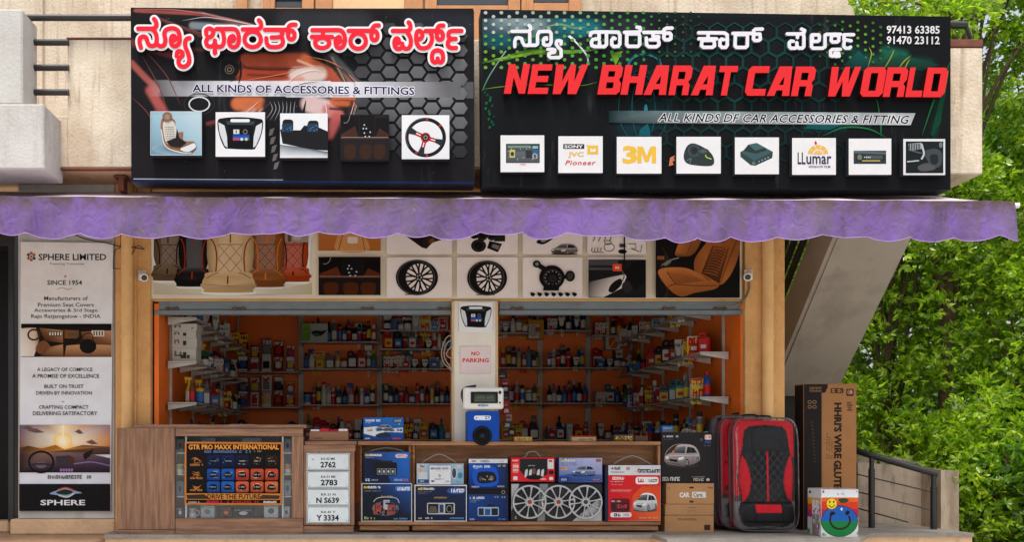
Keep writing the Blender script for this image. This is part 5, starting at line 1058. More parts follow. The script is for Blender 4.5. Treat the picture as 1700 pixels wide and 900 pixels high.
# ------------------------------------------------------------------ cameras, wires
def cctv(px, py, y, sgn, label, pr):
    t = thing('security_camera', W(px, py, y), label, 'camera')
    mb = MB(); mb.box(X(px-7, y), X(px+7, y), y-.02, y, Z(py+8, y), Z(py-9, y), b=.006); mb.build('mount_plate', m_white, t)
    x, z = X(px, y), Z(py, y); d = Vector((.05*sgn, -.1, -.05))
    mb = MB(); o = Vector((x, y-.02, z+.015)); mb.tube([o-d*.1, o+d*.5, o+d, o+d*1.25], [.03, .042, .044, .04], (1, 1, 1), 16); mb.build('housing', m_white, t)
    mb = MB(); e = o+d*1.26; mb.tube([e, e+d*.03], [.03, .028], (1, 1, 1), 16); mb.build('lens', m_black, t)
    return t
cc = cctv(236, 458, -.06, 1, 'small white security camera on the tan column left of the poster board', 1)
c2_ = cctv(1242, 457, -.05, -1, 'small white security camera on the right tan column, its cable curling down', 1)
mb = MB(); y = -.07
mb.tube(cr([W(1244, 468, y), W(1243, 482, y), W(1236, 496, y), W(1222, 506, y), W(1208, 508, y), W(1200, 500, y)]), .011, (1, 1, 1), 8); mb.build('cable', mat('grey cable', S(110, 106, 100), .5), c2_)
mb = MB(); y = -.18
mb.tube(cr([W(105, 380, y), W(140, 396, y), W(180, 404, y), W(205, 411, y), W(222, 411, y), W(240, 414, y)]), .007, (1, 1, 1), 6)
for p in ([(200, 411), (201, 396), (199, 384)], [(200, 411), (190, 418), (188, 446)], [(188, 446), (200, 446)], [(222, 411), (230, 408), (238, 412)], [(225, 412), (218, 424), (216, 436)]): mb.tube(cr([W(*q, y) for q in p]), .005, (1, 1, 1), 5)
tag(mb.build('loose_wire', m_wire), 'tangle of loose dark wire strung over the banner to the left column', 'wire')
mb = MB(); y = -.06
for q in ([(752, 556), (742, 560), (735, 574), (733, 590), (738, 604), (748, 614), (752, 620)], [(752, 566), (744, 568), (738, 580), (738, 594), (746, 608), (752, 616)], [(752, 572), (741, 588), (752, 598)]): mb.tube(cr([W(*p, y) for p in q]), .005, (1, 1, 1), 5)
tag(mb.build('hanging_cable', mat('pale cable', S(170, 160, 148), .5)), 'thin pale cable looping off the left edge of the white pillar', 'cable')

# ------------------------------------------------------------------ on the pillar
y = -.03; a = board_art(y, [(761, 503), (819, 503), (819, 550), (761, 550)], .008, S(210, 205, 198)); t_dash(a, 762, 502, 818, 552)
tag(a.build('dashboard_poster', m_print), 'small white poster of a black dashboard at the top of the pillar', 'poster')
a = board_art(y, [(764, 575.5), (815, 575.5), (815, 621), (764, 621)], .008, S(222, 206, 206)); a.rect(764.5, 576, 814.5, 620.5, S(232, 214, 214)); a.text('NO', 782.5, 584, 796.5, 590.5, S(214, 30, 36), .03); a.text('PARKING', 768, 595, 811.5, 602, S(214, 30, 36), .03)
tag(a.build('parking_sign', m_matte), 'pale pink NO PARKING notice with red letters on the pillar', 'sign')
t = thing('stereo_display', W(802, 680, -.3), 'white car stereo display with a small dark screen standing on the blue speaker box', 'stereo')
y = -.3; a = Art(y, .001)
a.box(X(769, y), X(836, y), y, y+.1, Z(679.5, y), Z(643.5, y), S(232, 230, 226), b=.014); a.ell(830, 652, 2.4, 3, S(40, 40, 42)); a.ell(830, 669, 1.6, 1.8, S(50, 50, 52)); a.ell(802, 673.5, 9, 2, S(40, 110, 176)); a.scrib(795, 672.5, 809, 674.6, S(220, 230, 240)); a.build('casing', m_gloss, t)
a = Art(y-.002, .001); a.box(X(781.5, y), X(826.5, y), y-.012, y-.002, Z(670, y), Z(651, y), S(30, 30, 33), b=.004); a.h = .013; a.vgrad(787, 654.5, 822, 667.5, S(60, 70, 60), S(84, 92, 80)); a.scrib(792, 658, 818, 662, S(110, 120, 104)); a.build('screen', m_gloss, t)
mb = MB(); mb.tube(cr([W(770, 668, y+.03), W(767, 655, y+.03), W(772, 645, y+.05), W(790, 641, y+.07)]), .014, (1, 1, 1), 8); mb.build('cable', m_black, t)
t = thing('speaker_box', W(803, 732, -.28), 'blue boxed car speaker with a black cone in front of the pillar', 'speaker')
y = -.28; a = Art(y, .001); a.box(X(776, y), X(829, y), y, y+.25, Z(733, y), Z(683, y), S(24, 74, 168), b=.006); a.rrect(787, 690.5, 815, 698, 3, S(226, 232, 240)); a.scrib(802, 691.5, 814, 696.5, S(40, 84, 170)); a.ell(791, 694.4, 1.2, 1.4, S(220, 60, 50)); a.build('carton', m_print, t)
a = Art(y-.002, .001); cx, cz = X(800.5, y), Z(724, y)
for r0, r1, d0, d1, c in ((.098, .09, .0, .016, S(26, 25, 28)), (.09, .075, .016, .004, S(40, 40, 44)), (.075, .03, .004, .03, S(22, 21, 24)), (.03, .0, -.0, .012, S(70, 68, 70))):
    P = []
    for r_, d_ in ((r0, d0), (r1, d1)):
        for k in range(24): t_ = 2*PI*k/24; P.append((cx+r_*math.cos(t_), y-.003-d_, cz+r_*math.sin(t_)))
    a.add(P, [[k, (k+1) % 24, 24+(k+1) % 24, 24+k] for k in range(24)], c, 0, True)
a.build('cone', m_print, t)

# ------------------------------------------------------------------ left counter
YC = -.38
ct = thing('display_counter', W(349, 888, YC), 'brown wood laminate counter with a glass fronted cabinet at the left of the shop front', 'counter')
D1 = .02
def wb(name, m, px0, r0, px1, r1, ya, yb, parent, b=.004):
    mb = MB(); mb.box(X(px0, ya), X(px1, ya), ya, yb, Z(r1, ya), Z(r0, ya), b=b); return mb.build(name, m, parent)
wb('front_panel', m_wood, 194, 711, 290, 880, YC, D1, ct); wb('plinth', m_woodx, 194, 880.5, 290, 887.5, YC+.003, D1, ct)
wb('top_rail', m_woodx, 291, 712, 503, 724.5, YC, YC+.05, ct); wb('bottom_rail', m_woodx, 291, 861.5, 503, 887.5, YC, D1, ct); wb('stile', m_wood, 484, 725, 503.5, 861, YC+.002, D1, ct)
wb('countertop', m_woodx, 221, 705.5, 508, 711.6, YC+.02, D1+.1, ct)
mb = MB(); mb.box(X(291, YC), X(484, YC), D1-.03, D1, Z(861, YC), Z(725, YC)); mb.build('back_panel', mat('grey cabinet back', S(170, 172, 176), .6), ct)
for r in (752, 788, 825): mb = MB(); mb.box(X(291.5, YC), X(483.5, YC), YC+.05, D1-.031, Z(r+2, YC), Z(r, YC), b=.002); mb.build('shelf', mat('white cabinet shelf', S(214, 212, 206), .5), ct)
mb = MB(); mb.box(X(291.3, YC), X(483.7, YC), YC+.008, YC+.012, Z(861, YC), Z(725, YC), b=.0005); mb.build('glass_pane', m_glass, ct)
for px in (308, 469): mb = MB(); mb.box(X(px-1.4, YC), X(px+1.4, YC), YC+.02, YC+.04, Z(861, YC), Z(725, YC), b=.002); mb.build('shelf_post', m_white, ct)
a = Art(YC-.012, .001); y = YC-.012
a.prism([(X(u, y), y, Z(v, y)) for u, v in ((306.7, 734), (469.4, 735), (468, 839.5), (306.2, 838.5))], (0, .008, 0), S(196, 120, 60))
a.poly([(308, 735.5), (468, 736.5), (466.8, 838), (307.6, 837)], S(206, 126, 58)); a.poly([(309.6, 737), (466.4, 738), (465.4, 836.4), (309.2, 835.6)], S(26, 22, 24))
a.text('GTR PRO MAXX INTERNATIONAL', 313, 738.6, 463, 747, S(240, 158, 66), .03); a.scrib(337, 748.6, 416, 752.4, S(96, 130, 180), .15); a.scrib(422, 749, 434, 751, S(190, 160, 120))
for r, (ya, yb) in enumerate(((756, 776), (779, 798), (800, 818))):
    for c in range(6):
        x0 = (314, 344, 368, 392, 416.5, 440.5)[c]; x1 = x0+(25 if c == 0 else 21.5)
        cl = [[(26, 22, 24), (20, 34, 80), (24, 38, 86), (26, 34, 64), (30, 26, 28), (48, 30, 26)], [(26, 22, 24), (28, 82, 170), (28, 88, 176), (206, 70, 48), (196, 80, 52), (206, 74, 44)], [(26, 22, 24), (26, 84, 168), (36, 96, 180), (214, 92, 64), (206, 84, 50), (214, 106, 56)]][r][c]
        if c: a.rrect(x0, ya, x1, yb, 3, S(*cl), S(*[q*.7 for q in cl]))
        k0 = S(190, 120, 60) if c == 0 else (S(150, 170, 210) if c < 3 else S(226, 190, 170))
        cx, cy = (x0+x1)/2, (ya+yb)/2
        for k in range(5): a.stroke([(cx+random.uniform(-9, -2), cy+random.uniform(-6, 6)), (cx+random.uniform(-3, 3), cy+random.uniform(-6, 6)), (cx+random.uniform(2, 9), cy+random.uniform(-6, 6))], 1.1, k0, taper=True)
        if c: a.poly(cr([(cx-7, cy+3), (cx-4, cy-4), (cx+4, cy-4), (cx+7, cy+3), (cx, cy+5)], True, 3), S(26, 26, 32)); a.scrib(cx-5, cy-1, cx+5, cy+1, k0)
        if c == 0: a.scrib(x0+2, yb-5, x1-2, yb-2, S(206, 140, 80))
a.poly([(309.6, 819.5), (466, 820), (465.6, 830.4), (309.4, 830)], S(196, 128, 60)); a.poly([(310, 822), (340, 821), (350, 829), (312, 829)], S(60, 44, 34)); a.poly([(436, 822), (465, 823), (464, 829), (430, 829)], S(70, 50, 36)); a.text('DRIVE THE FUTURE', 345, 821, 433, 829, S(40, 28, 22), .025)
a.scrib(314, 833, 332, 835.6, S(190, 190, 196)); a.scrib(344, 831.8, 372, 836, S(220, 44, 70), .1); a.scrib(378, 832, 430, 835.6, S(200, 60, 40), .5); a.scrib(438, 832.4, 462, 835.6, S(226, 226, 230), .08)
tag(a.build('cabinet_poster', m_print), 'black and orange accessories poster fixed to the cabinet glass', 'poster')
def carton(name, label, cat, px, yf, depth, base, fn, m=None, handle=None, group=None, b=.003):
    x0, y0, x1, y1 = px; a = Art(yf, .0005)
    a.box(X(x0, yf), X(x1, yf), yf, yf+depth, Z(y1, yf), Z(y0, yf), base, b=b)
    if fn: fn(a, x0, y0, x1, y1)
    o = a.build(name, m or m_gloss); tag(o, label, cat, group)
    if handle:
        hx0, hx1, hh = handle; yy = yf+depth*.4; mb = MB(); zt = y0
        mb.tube(cr([W(hx0, zt+1, yy), W(hx0+5, zt-hh*.3, yy), W((hx0+hx1)/2-6, zt-hh, yy), W((hx0+hx1)/2+6, zt-hh, yy), W(hx1-5, zt-hh*.3, yy), W(hx1, zt+1, yy)]), .006, S(150, 148, 146), 6); mb.build('carry_handle', m_gloss, o)
    return o
yi = YC+.075
def plain(c, c2):
    def f(a, x0, y0, x1, y1):
        a.rect(x0+.6, y0+.6, x1-.6, y1-.6, S(*c)); a.ell((x0+x1)/2, (y0+y1)/2, (x1-x0)*.22, (y1-y0)*.2, S(*c2)); a.scrib(x0+2, y0+2, x1-3, y0+4, S(*c2))
    return f
for lb, px, c, c2 in (('pale grey box at the bottom of the glass cabinet, third object from the left', (333, 840, 356, 860.5), (186, 190, 194), (120, 124, 128)),
        ('dark box with orange and pink stripes at the cabinet bottom', (366, 843, 385, 860.5), (40, 36, 40), (226, 110, 60)), ('black and white box under the poster in the glass cabinet', (388, 845, 420, 860.5), (34, 30, 32), (214, 206, 208)),
        ('large pale box beside the right post at the cabinet bottom', (438, 838, 462, 860.5), (200, 206, 210), (90, 94, 100)), ('small white box leaning at the far right of the cabinet bottom', (470, 842, 481, 860.5), (190, 194, 198), (80, 84, 92)),
        ('dark box in the far left corner of the cabinet bottom', (293, 843, 305, 860.5), (60, 64, 70), (200, 204, 208)), ('pale blue box on the left end of the lowest cabinet shelf', (293, 800, 305, 824.5), (110, 124, 136), (30, 36, 44)),
        ('pale blue box on the right end of the lowest cabinet shelf', (472, 798, 483, 824.5), (150, 164, 176), (60, 80, 110)), ('grey blister pack on the top left cabinet shelf', (293, 729, 305, 751.5), (90, 94, 98), (50, 54, 60)), ('grey pack on the top right cabinet shelf', (472, 729, 483, 751.5), (120, 128, 136), (40, 60, 90)),
        ('grey box behind the poster on the top cabinet shelf, left of centre', (335, 728, 358, 751.5), (130, 134, 138), (80, 84, 88)), ('grey box behind the poster on the top cabinet shelf, right of centre', (402, 728, 434, 751.5), (140, 144, 148), (90, 94, 98))):
    carton('packed_box', lb, 'box', px, yi, .1, S(*c), plain(c, c2))
def mug(px, r, lb, c2):
    mb = MB(); y = yi+.03; o = (X(px, y), y, Z(r, y)); R = .038; mb.lathe([(R*.9, 0), (R, .004), (R, .05), (R, .09), (R, .098), (R*.9, .098), (R*.88, .02)], [S(220, 216, 208), S(224, 220, 212), S(*c2), S(228, 224, 216), S(228, 224, 216), S(200, 196, 190)], 20, o)
    t = mb.build('mug', m_gloss); tag(t, lb, 'mug'); mb = MB(); mb.tube(cr([(o[0]+R, y, o[2]+.08), (o[0]+R+.025, y, o[2]+.07), (o[0]+R+.025, y, o[2]+.035), (o[0]+R, y, o[2]+.022)]), .006, S(226, 222, 214), 6); mb.build('handle', m_gloss, t)
mug(299, 787.5, 'white mug with a green print on the left middle cabinet shelf', (170, 170, 90)); mug(478, 787.5, 'white mug with an orange print on the right middle cabinet shelf', (206, 140, 80))
mug(320, 860.8, 'white round mug at the bottom of the cabinet, second from the left', (170, 176, 190))
# papers on the counter
for lb, q in (('flat sheet of clear film on the left end of the counter', (224, 705.2, 262, -.3)), ('white leaflet lying on the counter above the glass cabinet', (384, 705.2, 420, -.3)), ('dark folded leaflet lying on the counter left of the white leaflet', (284, 705.2, 326, -.22))):
    mb = MB(); x0, r, x1, y = q; z = Z(705.5, YC+.02); c = S(206, 206, 208) if 'white' in lb else (S(168, 160, 156) if 'film' in lb else S(70, 62, 60))
    mb.prism([(X(x0, y), y, z+.0015), (X(x1, y), y+.02, z+.0015), (X(x1, y)+.03, y+.14, z+.0015), (X(x0, y)+.04, y+.12, z+.0015)], (0, 0, .003), c); tag(mb.build('leaflet', m_matte), lb, 'paper')

# ------------------------------------------------------------------ number plate stand
YN = -.36
ns = thing('plate_stand', W(547, 885, YN), 'narrow wooden stand showing four white number plates', 'stand')
wb('body', m_wood, 504, 741, 588, 873, YN, D1, ns); wb('plinth', m_woodx, 503, 874, 587, 885.5, YN+.012, D1, ns); wb('top', m_woodx, 506, 733, 592, 739, YN-.015, D1+.05, ns); wb('upper_rail', m_woodx, 504, 739.5, 590, 750, YN-.004, YN+.002, ns, .002)
for i, (r0, big, bx0, bx1, sm_) in enumerate(((752.8, '2762', 532, 557.5, 'KA 02 MK'), (782.6, '2783', 532.5, 560, 'KA 01 MS'), (812, 'N S639', 525, 563, 'KA 21 N'), (841.2, 'Y 3334', 525, 562.5, 'KA 41 Y'))):
    y = YN-.01; a = Art(y, .0005); r1 = r0+28.4
    a.box(X(509, y), X(580.5, y), y, y+.006, Z(r1, y), Z(r0, y), S(214, 222, 226), b=.002); a.rrect(510, r0+1, 579.6, r1-1, 3, S(70, 74, 78)); a.rrect(510.8, r0+1.8, 578.8, r1-1.8, 2.6, S(218, 226, 230))
    a.text(big, bx0, r0+14.4, bx1, r0+24.4, S(24, 24, 26), .035); a.text(sm_, 533, r0+7.6, 557, r0+11.6, S(50, 52, 56), .03)
    for u in (514, 575): a.ell(u, r1-5, .7, .7, S(120, 124, 128), n=8)
    if i == 0: a.scrib(518, r0+9.4, 524, r0+11.6, S(50, 52, 56))
    o = a.build('number_plate', m_gloss); tag(o, 'white number plate reading %s on the wooden stand' % big, 'number plate', 'number plates on the wooden stand')
def parcel(a, x0, y0, x1, y1): a.scrib(x0+8, y1-6, x0+20, y1-3, S(120, 84, 60))
o = carton('parcel', 'low brown carton with a red and white top on the number plate stand', 'box', (513.5, 717, 578, 732.5), -.3, .26, S(150, 110, 86), parcel, m_cardp)
mb = MB(); x0, x1 = X(515, -.3), X(577, -.3); zt = Z(717, -.3)
for k, c in enumerate(((226, 222, 220), (196, 44, 60), (170, 36, 54), (222, 214, 214))): mb.box(x0+(x1-x0)*k/4+.001, x0+(x1-x0)*(k+1)/4-.001, -.29, -.08, zt+.001, zt+.022+.006*(k % 2), S(*c), b=.006)
mb.build('red_pack', m_gloss, o)

# ------------------------------------------------------------------ wooden stands with boxes
YS_ = -.24
def stand(nm, lb, p0, p1, rt):
    t = thing(nm, W((p0+p1)/2, 882, YS_), lb, 'stand')
    wb('top_board', m_stand, p0-3, rt, p1, rt+6.5, YS_-.03, .06, t); wb('back_panel', m_stand, p0+5, rt+7, p1-4, 867, YS_+.195, YS_+.215, t)
    wb('bottom_board', m_stand, p0-2, 867, p1, 872.5, YS_-.05, YS_+.194, t); wb('plinth', m_stand, p0, 873, p1-4, 881.5, YS_-.02, YS_+.2, t)
    for q in ((p0, p0+4.5), (p1-5, p1-.5)): wb('side_panel', m_stand, q[0], rt+7, q[1], 866.5, YS_+.06, YS_+.194, t)
    return t
stand('box_stand', 'narrow open wooden stand holding two dark blue boxes', 597, 683, 733)
stand('box_stand', 'long open wooden stand with hubcaps and red and blue boxes', 684.5, 1097, 733.5)
YB_ = YS_-.04
def head(a, x0, y0, w_, c=S(236, 236, 240), c2=S(236, 210, 60)): a.scrib(x0, y0, x0+w_*.25, y0+3.4, c2, .08); a.scrib(x0+w_*.27, y0, x0+w_, y0+3.4, c, .08)
def bx_a(a, x0, y0, x1, y1):      # blue printed box with a dark device
    a.poly([(x0+.5, y0+.5), (x1-.5, y0+.5), (x1-.5, y1-.5), (x0+.5, y1-.5)], [S(40, 50, 84), S(40, 104, 190), S(30, 90, 176), S(22, 30, 56)])
    a.poly([(x0+.5, y0+10), (x0+30, y0+14), (x0+46, y1-.6), (x0+.5, y1-.6)], S(24, 32, 60)); head(a, x0+3.5, y0+4, 26); a.scrib(x0+4, y0+9, x0+18, y0+10.5, S(150, 160, 180)); a.rrect(x1-24, y0+4, x1-4, y0+10, 3, S(226, 230, 236)); a.scrib(x1-22, y0+5, x1-6, y0+9, S(206, 60, 54), .1)
    a.rrect(x0+18, y0+18, x0+56, y0+40, 3, S(26, 27, 31)); a.poly([(x0+26, y0+18), (x0+30, y0+15), (x0+46, y0+15), (x0+50, y0+18)], S(36, 36, 40)); a.rect(x0+23, y0+28, x0+54, y0+38, S(120, 124, 130))
    for k in range(4): a.rrect(x0+24+k*7.4, y0+29, x0+30+k*7.4, y0+37, 1, S(*random.choice([(60, 62, 70), (150, 60, 60), (40, 44, 60)]))); a.ell(x0+27+k*7.4, y0+33, 1.6, 2.2, S(190, 194, 200), n=8)
    a.scrib(x0+4, y1-7, x0+10, y1-3, S(200, 214, 230)); a.scrib(x0+14, y1-6, x0+24, y1-3.6, S(150, 170, 200)); a.scrib(x1-26, y1-6.6, x1-12, y1-3.6, S(170, 196, 226)); a.scrib(x1-11, y1-6.6, x1-4, y1-3.6, S(220, 90, 80))
def bx_b(a, x0, y0, x1, y1):
    a.rect(x0, y0, x1, y1, S(196, 204, 214)); a.poly([(x0+1.4, y0+1.2), (x1-1.2, y0+1.2), (x1-1.2, y1-1.2), (x0+1.4, y1-1.2)], [S(26, 30, 44), S(36, 78, 150), S(24, 30, 44), S(22, 25, 34)])
    head(a, x0+4, y0+5, 27); a.scrib(x0+5, y0+12, x0+32, y0+13.6, S(140, 146, 156)); a.rrect(x1-28, y0+5, x1-3, y0+13, 3, S(50, 110, 190)); a.scrib(x1-24, y0+6, x1-4, y0+12, S(232, 226, 222), .06)
    a.stroke([(x0+20, y0+31), (x0+26, y0+25), (x0+40, y0+23), (x0+58, y0+25), (x0+63, y0+33)], 1.2, S(180, 184, 192)); a.scrib(x0+32, y0+21, x0+52, y0+23, S(196, 170, 70))
    for k in range(16): a.scrib(x0+18+random.uniform(0, 38), y0+27+random.uniform(0, 24), x0+24+random.uniform(4, 42), y0+28+random.uniform(2, 25), S(*random.choice([(120, 128, 140), (170, 176, 186), (150, 70, 60)])), .8)
    a.ring(x0+40, y0+42, 22, 12, .8, S(90, 98, 112)); a.scrib(x0+5, y1-8, x0+12, y1-3.6, S(196, 206, 120)); a.scrib(x0+15, y1-7, x0+24, y1-3.6, S(170, 176, 90)); a.scrib(x1-30, y1-6, x1-8, y1-3.4, S(120, 160, 206))
def bx_top(a, x0, y0, x1, y1):
    a.poly([(x0+.5, y0+.5), (x1-.5, y0+.5), (x1-.5, y1-.5), (x0+.5, y1-.5)], [S(40, 96, 176), S(34, 110, 190), S(20, 60, 130), S(26, 60, 120)]); a.poly([(x0+1, y0+17), (x0+22, y0+15), (x0+50, y0+18), (x1-1, y0+17), (x1-1, y0+25), (x0+36, y0+24), (x0+22, y0+32), (x0+1, y0+27)], S(206, 214, 222))
    head(a, x0+4, y0+3.5, 23, c2=S(236, 240, 246)); a.scrib(x0+4, y0+8, x0+14, y0+9.6, S(170, 196, 226)); car(a, x0+20, y0+12, x0+48, y0+22, S(30, 60, 110)); a.poly(cr([(x0+20, y0+31), (x0+28, y0+26), (x0+40, y0+26), (x0+46, y0+31), (x0+32, y0+34)], True, 3), S(40, 44, 60))
    for u, c in ((7, (196, 150, 90)), (22, (40, 110, 180)), (35, (90, 100, 110)), (44, (50, 60, 80)), (56, (40, 60, 100))): a.scrib(x0+u, y0+19, x0+u+7, y0+23, S(*c), .05)
    a.rect(x0+50, y0+3, x1-3, y0+8, S(46, 60, 84)); a.scrib(x0+52, y0+4, x1-5, y0+7, S(200, 206, 214)); a.scrib(x0+54, y0+10, x1-6, y0+12.6, S(190, 200, 214)); a.scrib(x0+3, y1-5, x0+12, y1-2.4, S(220, 230, 240)); a.scrib(x1-18, y1-5, x1-5, y1-2.4, S(214, 90, 60))
carton('accessory_box', 'blue and white box standing on top of the narrow wooden stand', 'box', (603, 693.5, 670, 732.4), YS_, .2, S(40, 60, 96), bx_top)
carton('accessory_box', 'blue box with a black device, upper of the two in the narrow stand', 'box', (603, 750.5, 680.5, 802.4), YB_, .2, S(40, 46, 66), bx_a, handle=(612, 672, 6))
carton('accessory_box', 'dark box with a white edge, lower of the two in the narrow stand', 'box', (600, 803, 684, 866.6), YB_-.006, .21, S(150, 156, 166), bx_b)
def bx_c(a, x0, y0, x1, y1):
    a.poly([(x0+.5, y0+.5), (x1-.5, y0+.5), (x1-.5, y1-.5), (x0+.5, y1-.5)], [S(176, 186, 198), S(150, 176, 196), S(120, 170, 196), S(160, 174, 192)]); head(a, x0+2.5, y0+3, 11, S(60, 56, 60)); a.rect(x1-11, y0+3, x1-4, y0+7, S(226, 210, 196)); a.scrib(x1-10, y0+4, x1-5, y0+6, S(200, 90, 60)); a.rect(x0+3, y0+14, x0+18, y0+28, S(196, 200, 208)); a.ell(x0+6, y0+12, 3, 3, S(220, 150, 120)); a.rect(x0+2, y1-8, x0+20, y1-2, S(40, 66, 120)); a.scrib(x0+4, y1-6, x0+12, y1-3.6, S(220, 226, 236)); a.ell(x1-16, y0+16, 4, 9, S(60, 76, 90)); a.ring(x1-16, y0+16, 5, 10, 1.5, S(200, 210, 216)); a.ell(x1-6, y0+20, 4, 5, S(70, 130, 160)); a.scrib(x1-12, y1-5, x1-3, y1-2.6, S(190, 80, 70))
carton('accessory_box', 'pale silver box with a carry handle behind a white card on the long stand', 'box', (691.5, 770, 770, 804.6), YB_, .19, S(130, 138, 150), bx_c, handle=(700, 758, 14))
def wcard(a, x0, y0, x1, y1): a.scrib(x0+4, y0+3.5, x1-4, y0+6.5, S(60, 66, 80), .1); a.rect(x0+2, y0+3.4, x0+6, y0+6.6, S(60, 130, 190)); a.ring((x0+x1)/2-1, y0+17, 1.8, 2.4, .9, S(70, 74, 80)); a.scrib(x0+9, y0+21.5, x0+24, y0+23.6, S(60, 64, 72)); a.rect(x0+3, y1-7, x0+8, y1-4, S(70, 90, 130)); a.scrib(x1-9, y1-6, x1-4, y1-4, S(70, 74, 80))
carton('white_card_box', 'thin white boxed card leaning in front of the pale silver box', 'box', (713, 773.5, 748.5, 805), YB_-.035, .03, S(214, 216, 222), wcard)
def bx_d(a, x0, y0, x1, y1):
    a.rect(x0, y0, x1, y1, S(206, 210, 220)); a.poly([(x0+1.6, y0+2), (x1-1.4, y0+2), (x1-1.4, y1-1.4), (x0+1.6, y1-1.4)], [S(28, 36, 62), S(34, 46, 78), S(24, 34, 58), S(24, 30, 52)]); head(a, x0+6, y0+5, 26); a.scrib(x0+6, y0+11, x0+30, y0+12.4, S(120, 126, 140)); a.scrib(x0+6, y0+14, x0+22, y0+15.4, S(110, 116, 130)); a.ell(x1-18, y0+10, 15, 5.5, S(40, 90, 160)); a.scrib(x1-30, y0+6.6, x1-4, y0+12.6, S(236, 226, 226), .05); a.scrib(x0+33, y0+20, x0+53, y0+22.6, S(190, 150, 70))
    a.rrect(x0+21, y0+30, x0+67, y0+49, 2, S(186, 190, 196)); a.rect(x0+22.5, y0+31.5, x0+40, y0+47.5, S(34, 34, 40)); a.poly([(x0+23, y0+47), (x0+26, y0+36), (x0+36, y0+36), (x0+39, y0+47)], S(90, 80, 76)); a.rect(x0+41, y0+32, x0+49, y0+47, S(120, 140, 170)); a.rrect(x0+42, y0+33, x0+48, y0+46, 2, S(50, 60, 84)); a.rect(x0+51, y0+31.5, x0+65, y0+47.5, S(24, 24, 28)); a.ring(x0+58, y0+40, 5, 6, 1, S(150, 150, 130))
    a.scrib(x0+7, y1-7, x0+14, y1-4, S(206, 206, 130)); a.scrib(x0+18, y1-7, x0+30, y1-4, S(206, 210, 216)); a.scrib(x1-28, y1-6.6, x1-5, y1-4, S(120, 160, 214))
carton('accessory_box', 'navy box with a white edge beneath the pale silver box', 'box', (688, 805.6, 775, 866.6), YB_-.006, .21, S(150, 156, 170), bx_d)
def bx_e(a, x0, y0, x1, y1):
    a.rect(x0, y0, x1, y0+7, S(206, 210, 220)); a.rect(x0+5, y0+2.6, x0+12, y0+5, S(150, 110, 90)); a.scrib(x0+20, y0+2, x0+34, y0+5.6, S(70, 76, 96)); a.scrib(x0+50, y0+3, x0+58, y0+5, S(190, 90, 80))
    a.poly([(x0+.4, y0+7.4), (x1-.4, y0+7.4), (x1-.4, y1-.4), (x0+.4, y1-.4)], [S(24, 84, 180), S(26, 40, 80), S(20, 30, 60), S(22, 34, 72)]); a.poly(cr([(x0+8, y0+18), (x0+40, y0+12), (x0+49, y0+26), (x0+46, y0+44), (x0+20, y0+46), (x0+8, y0+38)], True, 3), S(24, 82, 190)); head(a, x0+5, y0+11, 29, c2=S(236, 238, 244)); a.scrib(x0+8, y0+15.6, x0+16, y0+17, S(170, 190, 220)); a.scrib(x1-16, y0+10, x1-4, y0+13, S(200, 190, 130))
    a.poly(cr([(x0+15, y0+24), (x0+24, y0+21), (x0+40, y0+22), (x0+46, y0+30), (x0+43, y0+38), (x0+17, y0+40)], True, 4), S(28, 28, 33)); a.ell(x0+20, y0+33, 3, 4, S(70, 72, 76)); a.ell(x0+38, y0+32, 3.4, 4.4, S(110, 100, 90))
    for k in range(5): a.ell(x0+24+k*3.4, y0+random.uniform(28, 37), 1.2, 1.2, S(170, 172, 176), n=6)
    a.scrib(x0+5, y1-5.4, x0+16, y1-3, S(200, 206, 216)); a.scrib(x1-17, y1-6, x1-6, y1-3.6, S(190, 196, 206))
carton('accessory_box', 'blue box with a white top and dark device, stacked on another blue box', 'box', (778, 762.5, 842.5, 813), YB_, .19, S(30, 44, 84), bx_e)
def bx_f(a, x0, y0, x1, y1):
    a.rect(x0, y0, x1, y0+8, S(22, 22, 26)); a.ring(x1-8, y0+4, 3, 3, .8, S(170, 140, 100)); a.poly([(x0+.4, y0+8), (x1-.4, y0+8), (x1-.4, y1-.4), (x0+.4, y1-.4)], [S(26, 66, 140), S(20, 44, 90), S(20, 36, 74), S(22, 50, 106)]); head(a, x0+3, y0+12, 24); a.scrib(x0+4, y0+17, x0+20, y0+18.4, S(140, 160, 190)); a.scrib(x0+4, y0+20, x0+14, y0+21.4, S(130, 150, 180)); a.scrib(x1-22, y0+11, x1-5, y0+13.6, S(190, 190, 180), .9)
    a.rrect(x0+16, y0+29, x0+51, y0+44, 2, S(150, 176, 206)); a.rect(x0+17.5, y0+31, x0+26, y0+42.6, S(40, 44, 56)); a.rect(x0+28, y0+32, x0+37, y0+42.6, S(50, 84, 130)); a.rect(x0+39, y0+31, x0+49.6, y0+42.6, S(30, 34, 46)); a.poly([(x0+30, y0+29), (x0+33, y0+24), (x0+42, y0+25), (x0+45, y0+29)], S(30, 30, 36)); a.scrib(x0+3, y1-5, x0+12, y1-2.6, S(206, 212, 222)); a.scrib(x1-16, y1-5, x1-4, y1-2.6, S(90, 140, 200))
carton('accessory_box', 'blue box with a black lid strip, lower in the middle stack', 'box', (777, 813.6, 843.5, 866.6), YB_, .2, S(24, 36, 70), bx_f)
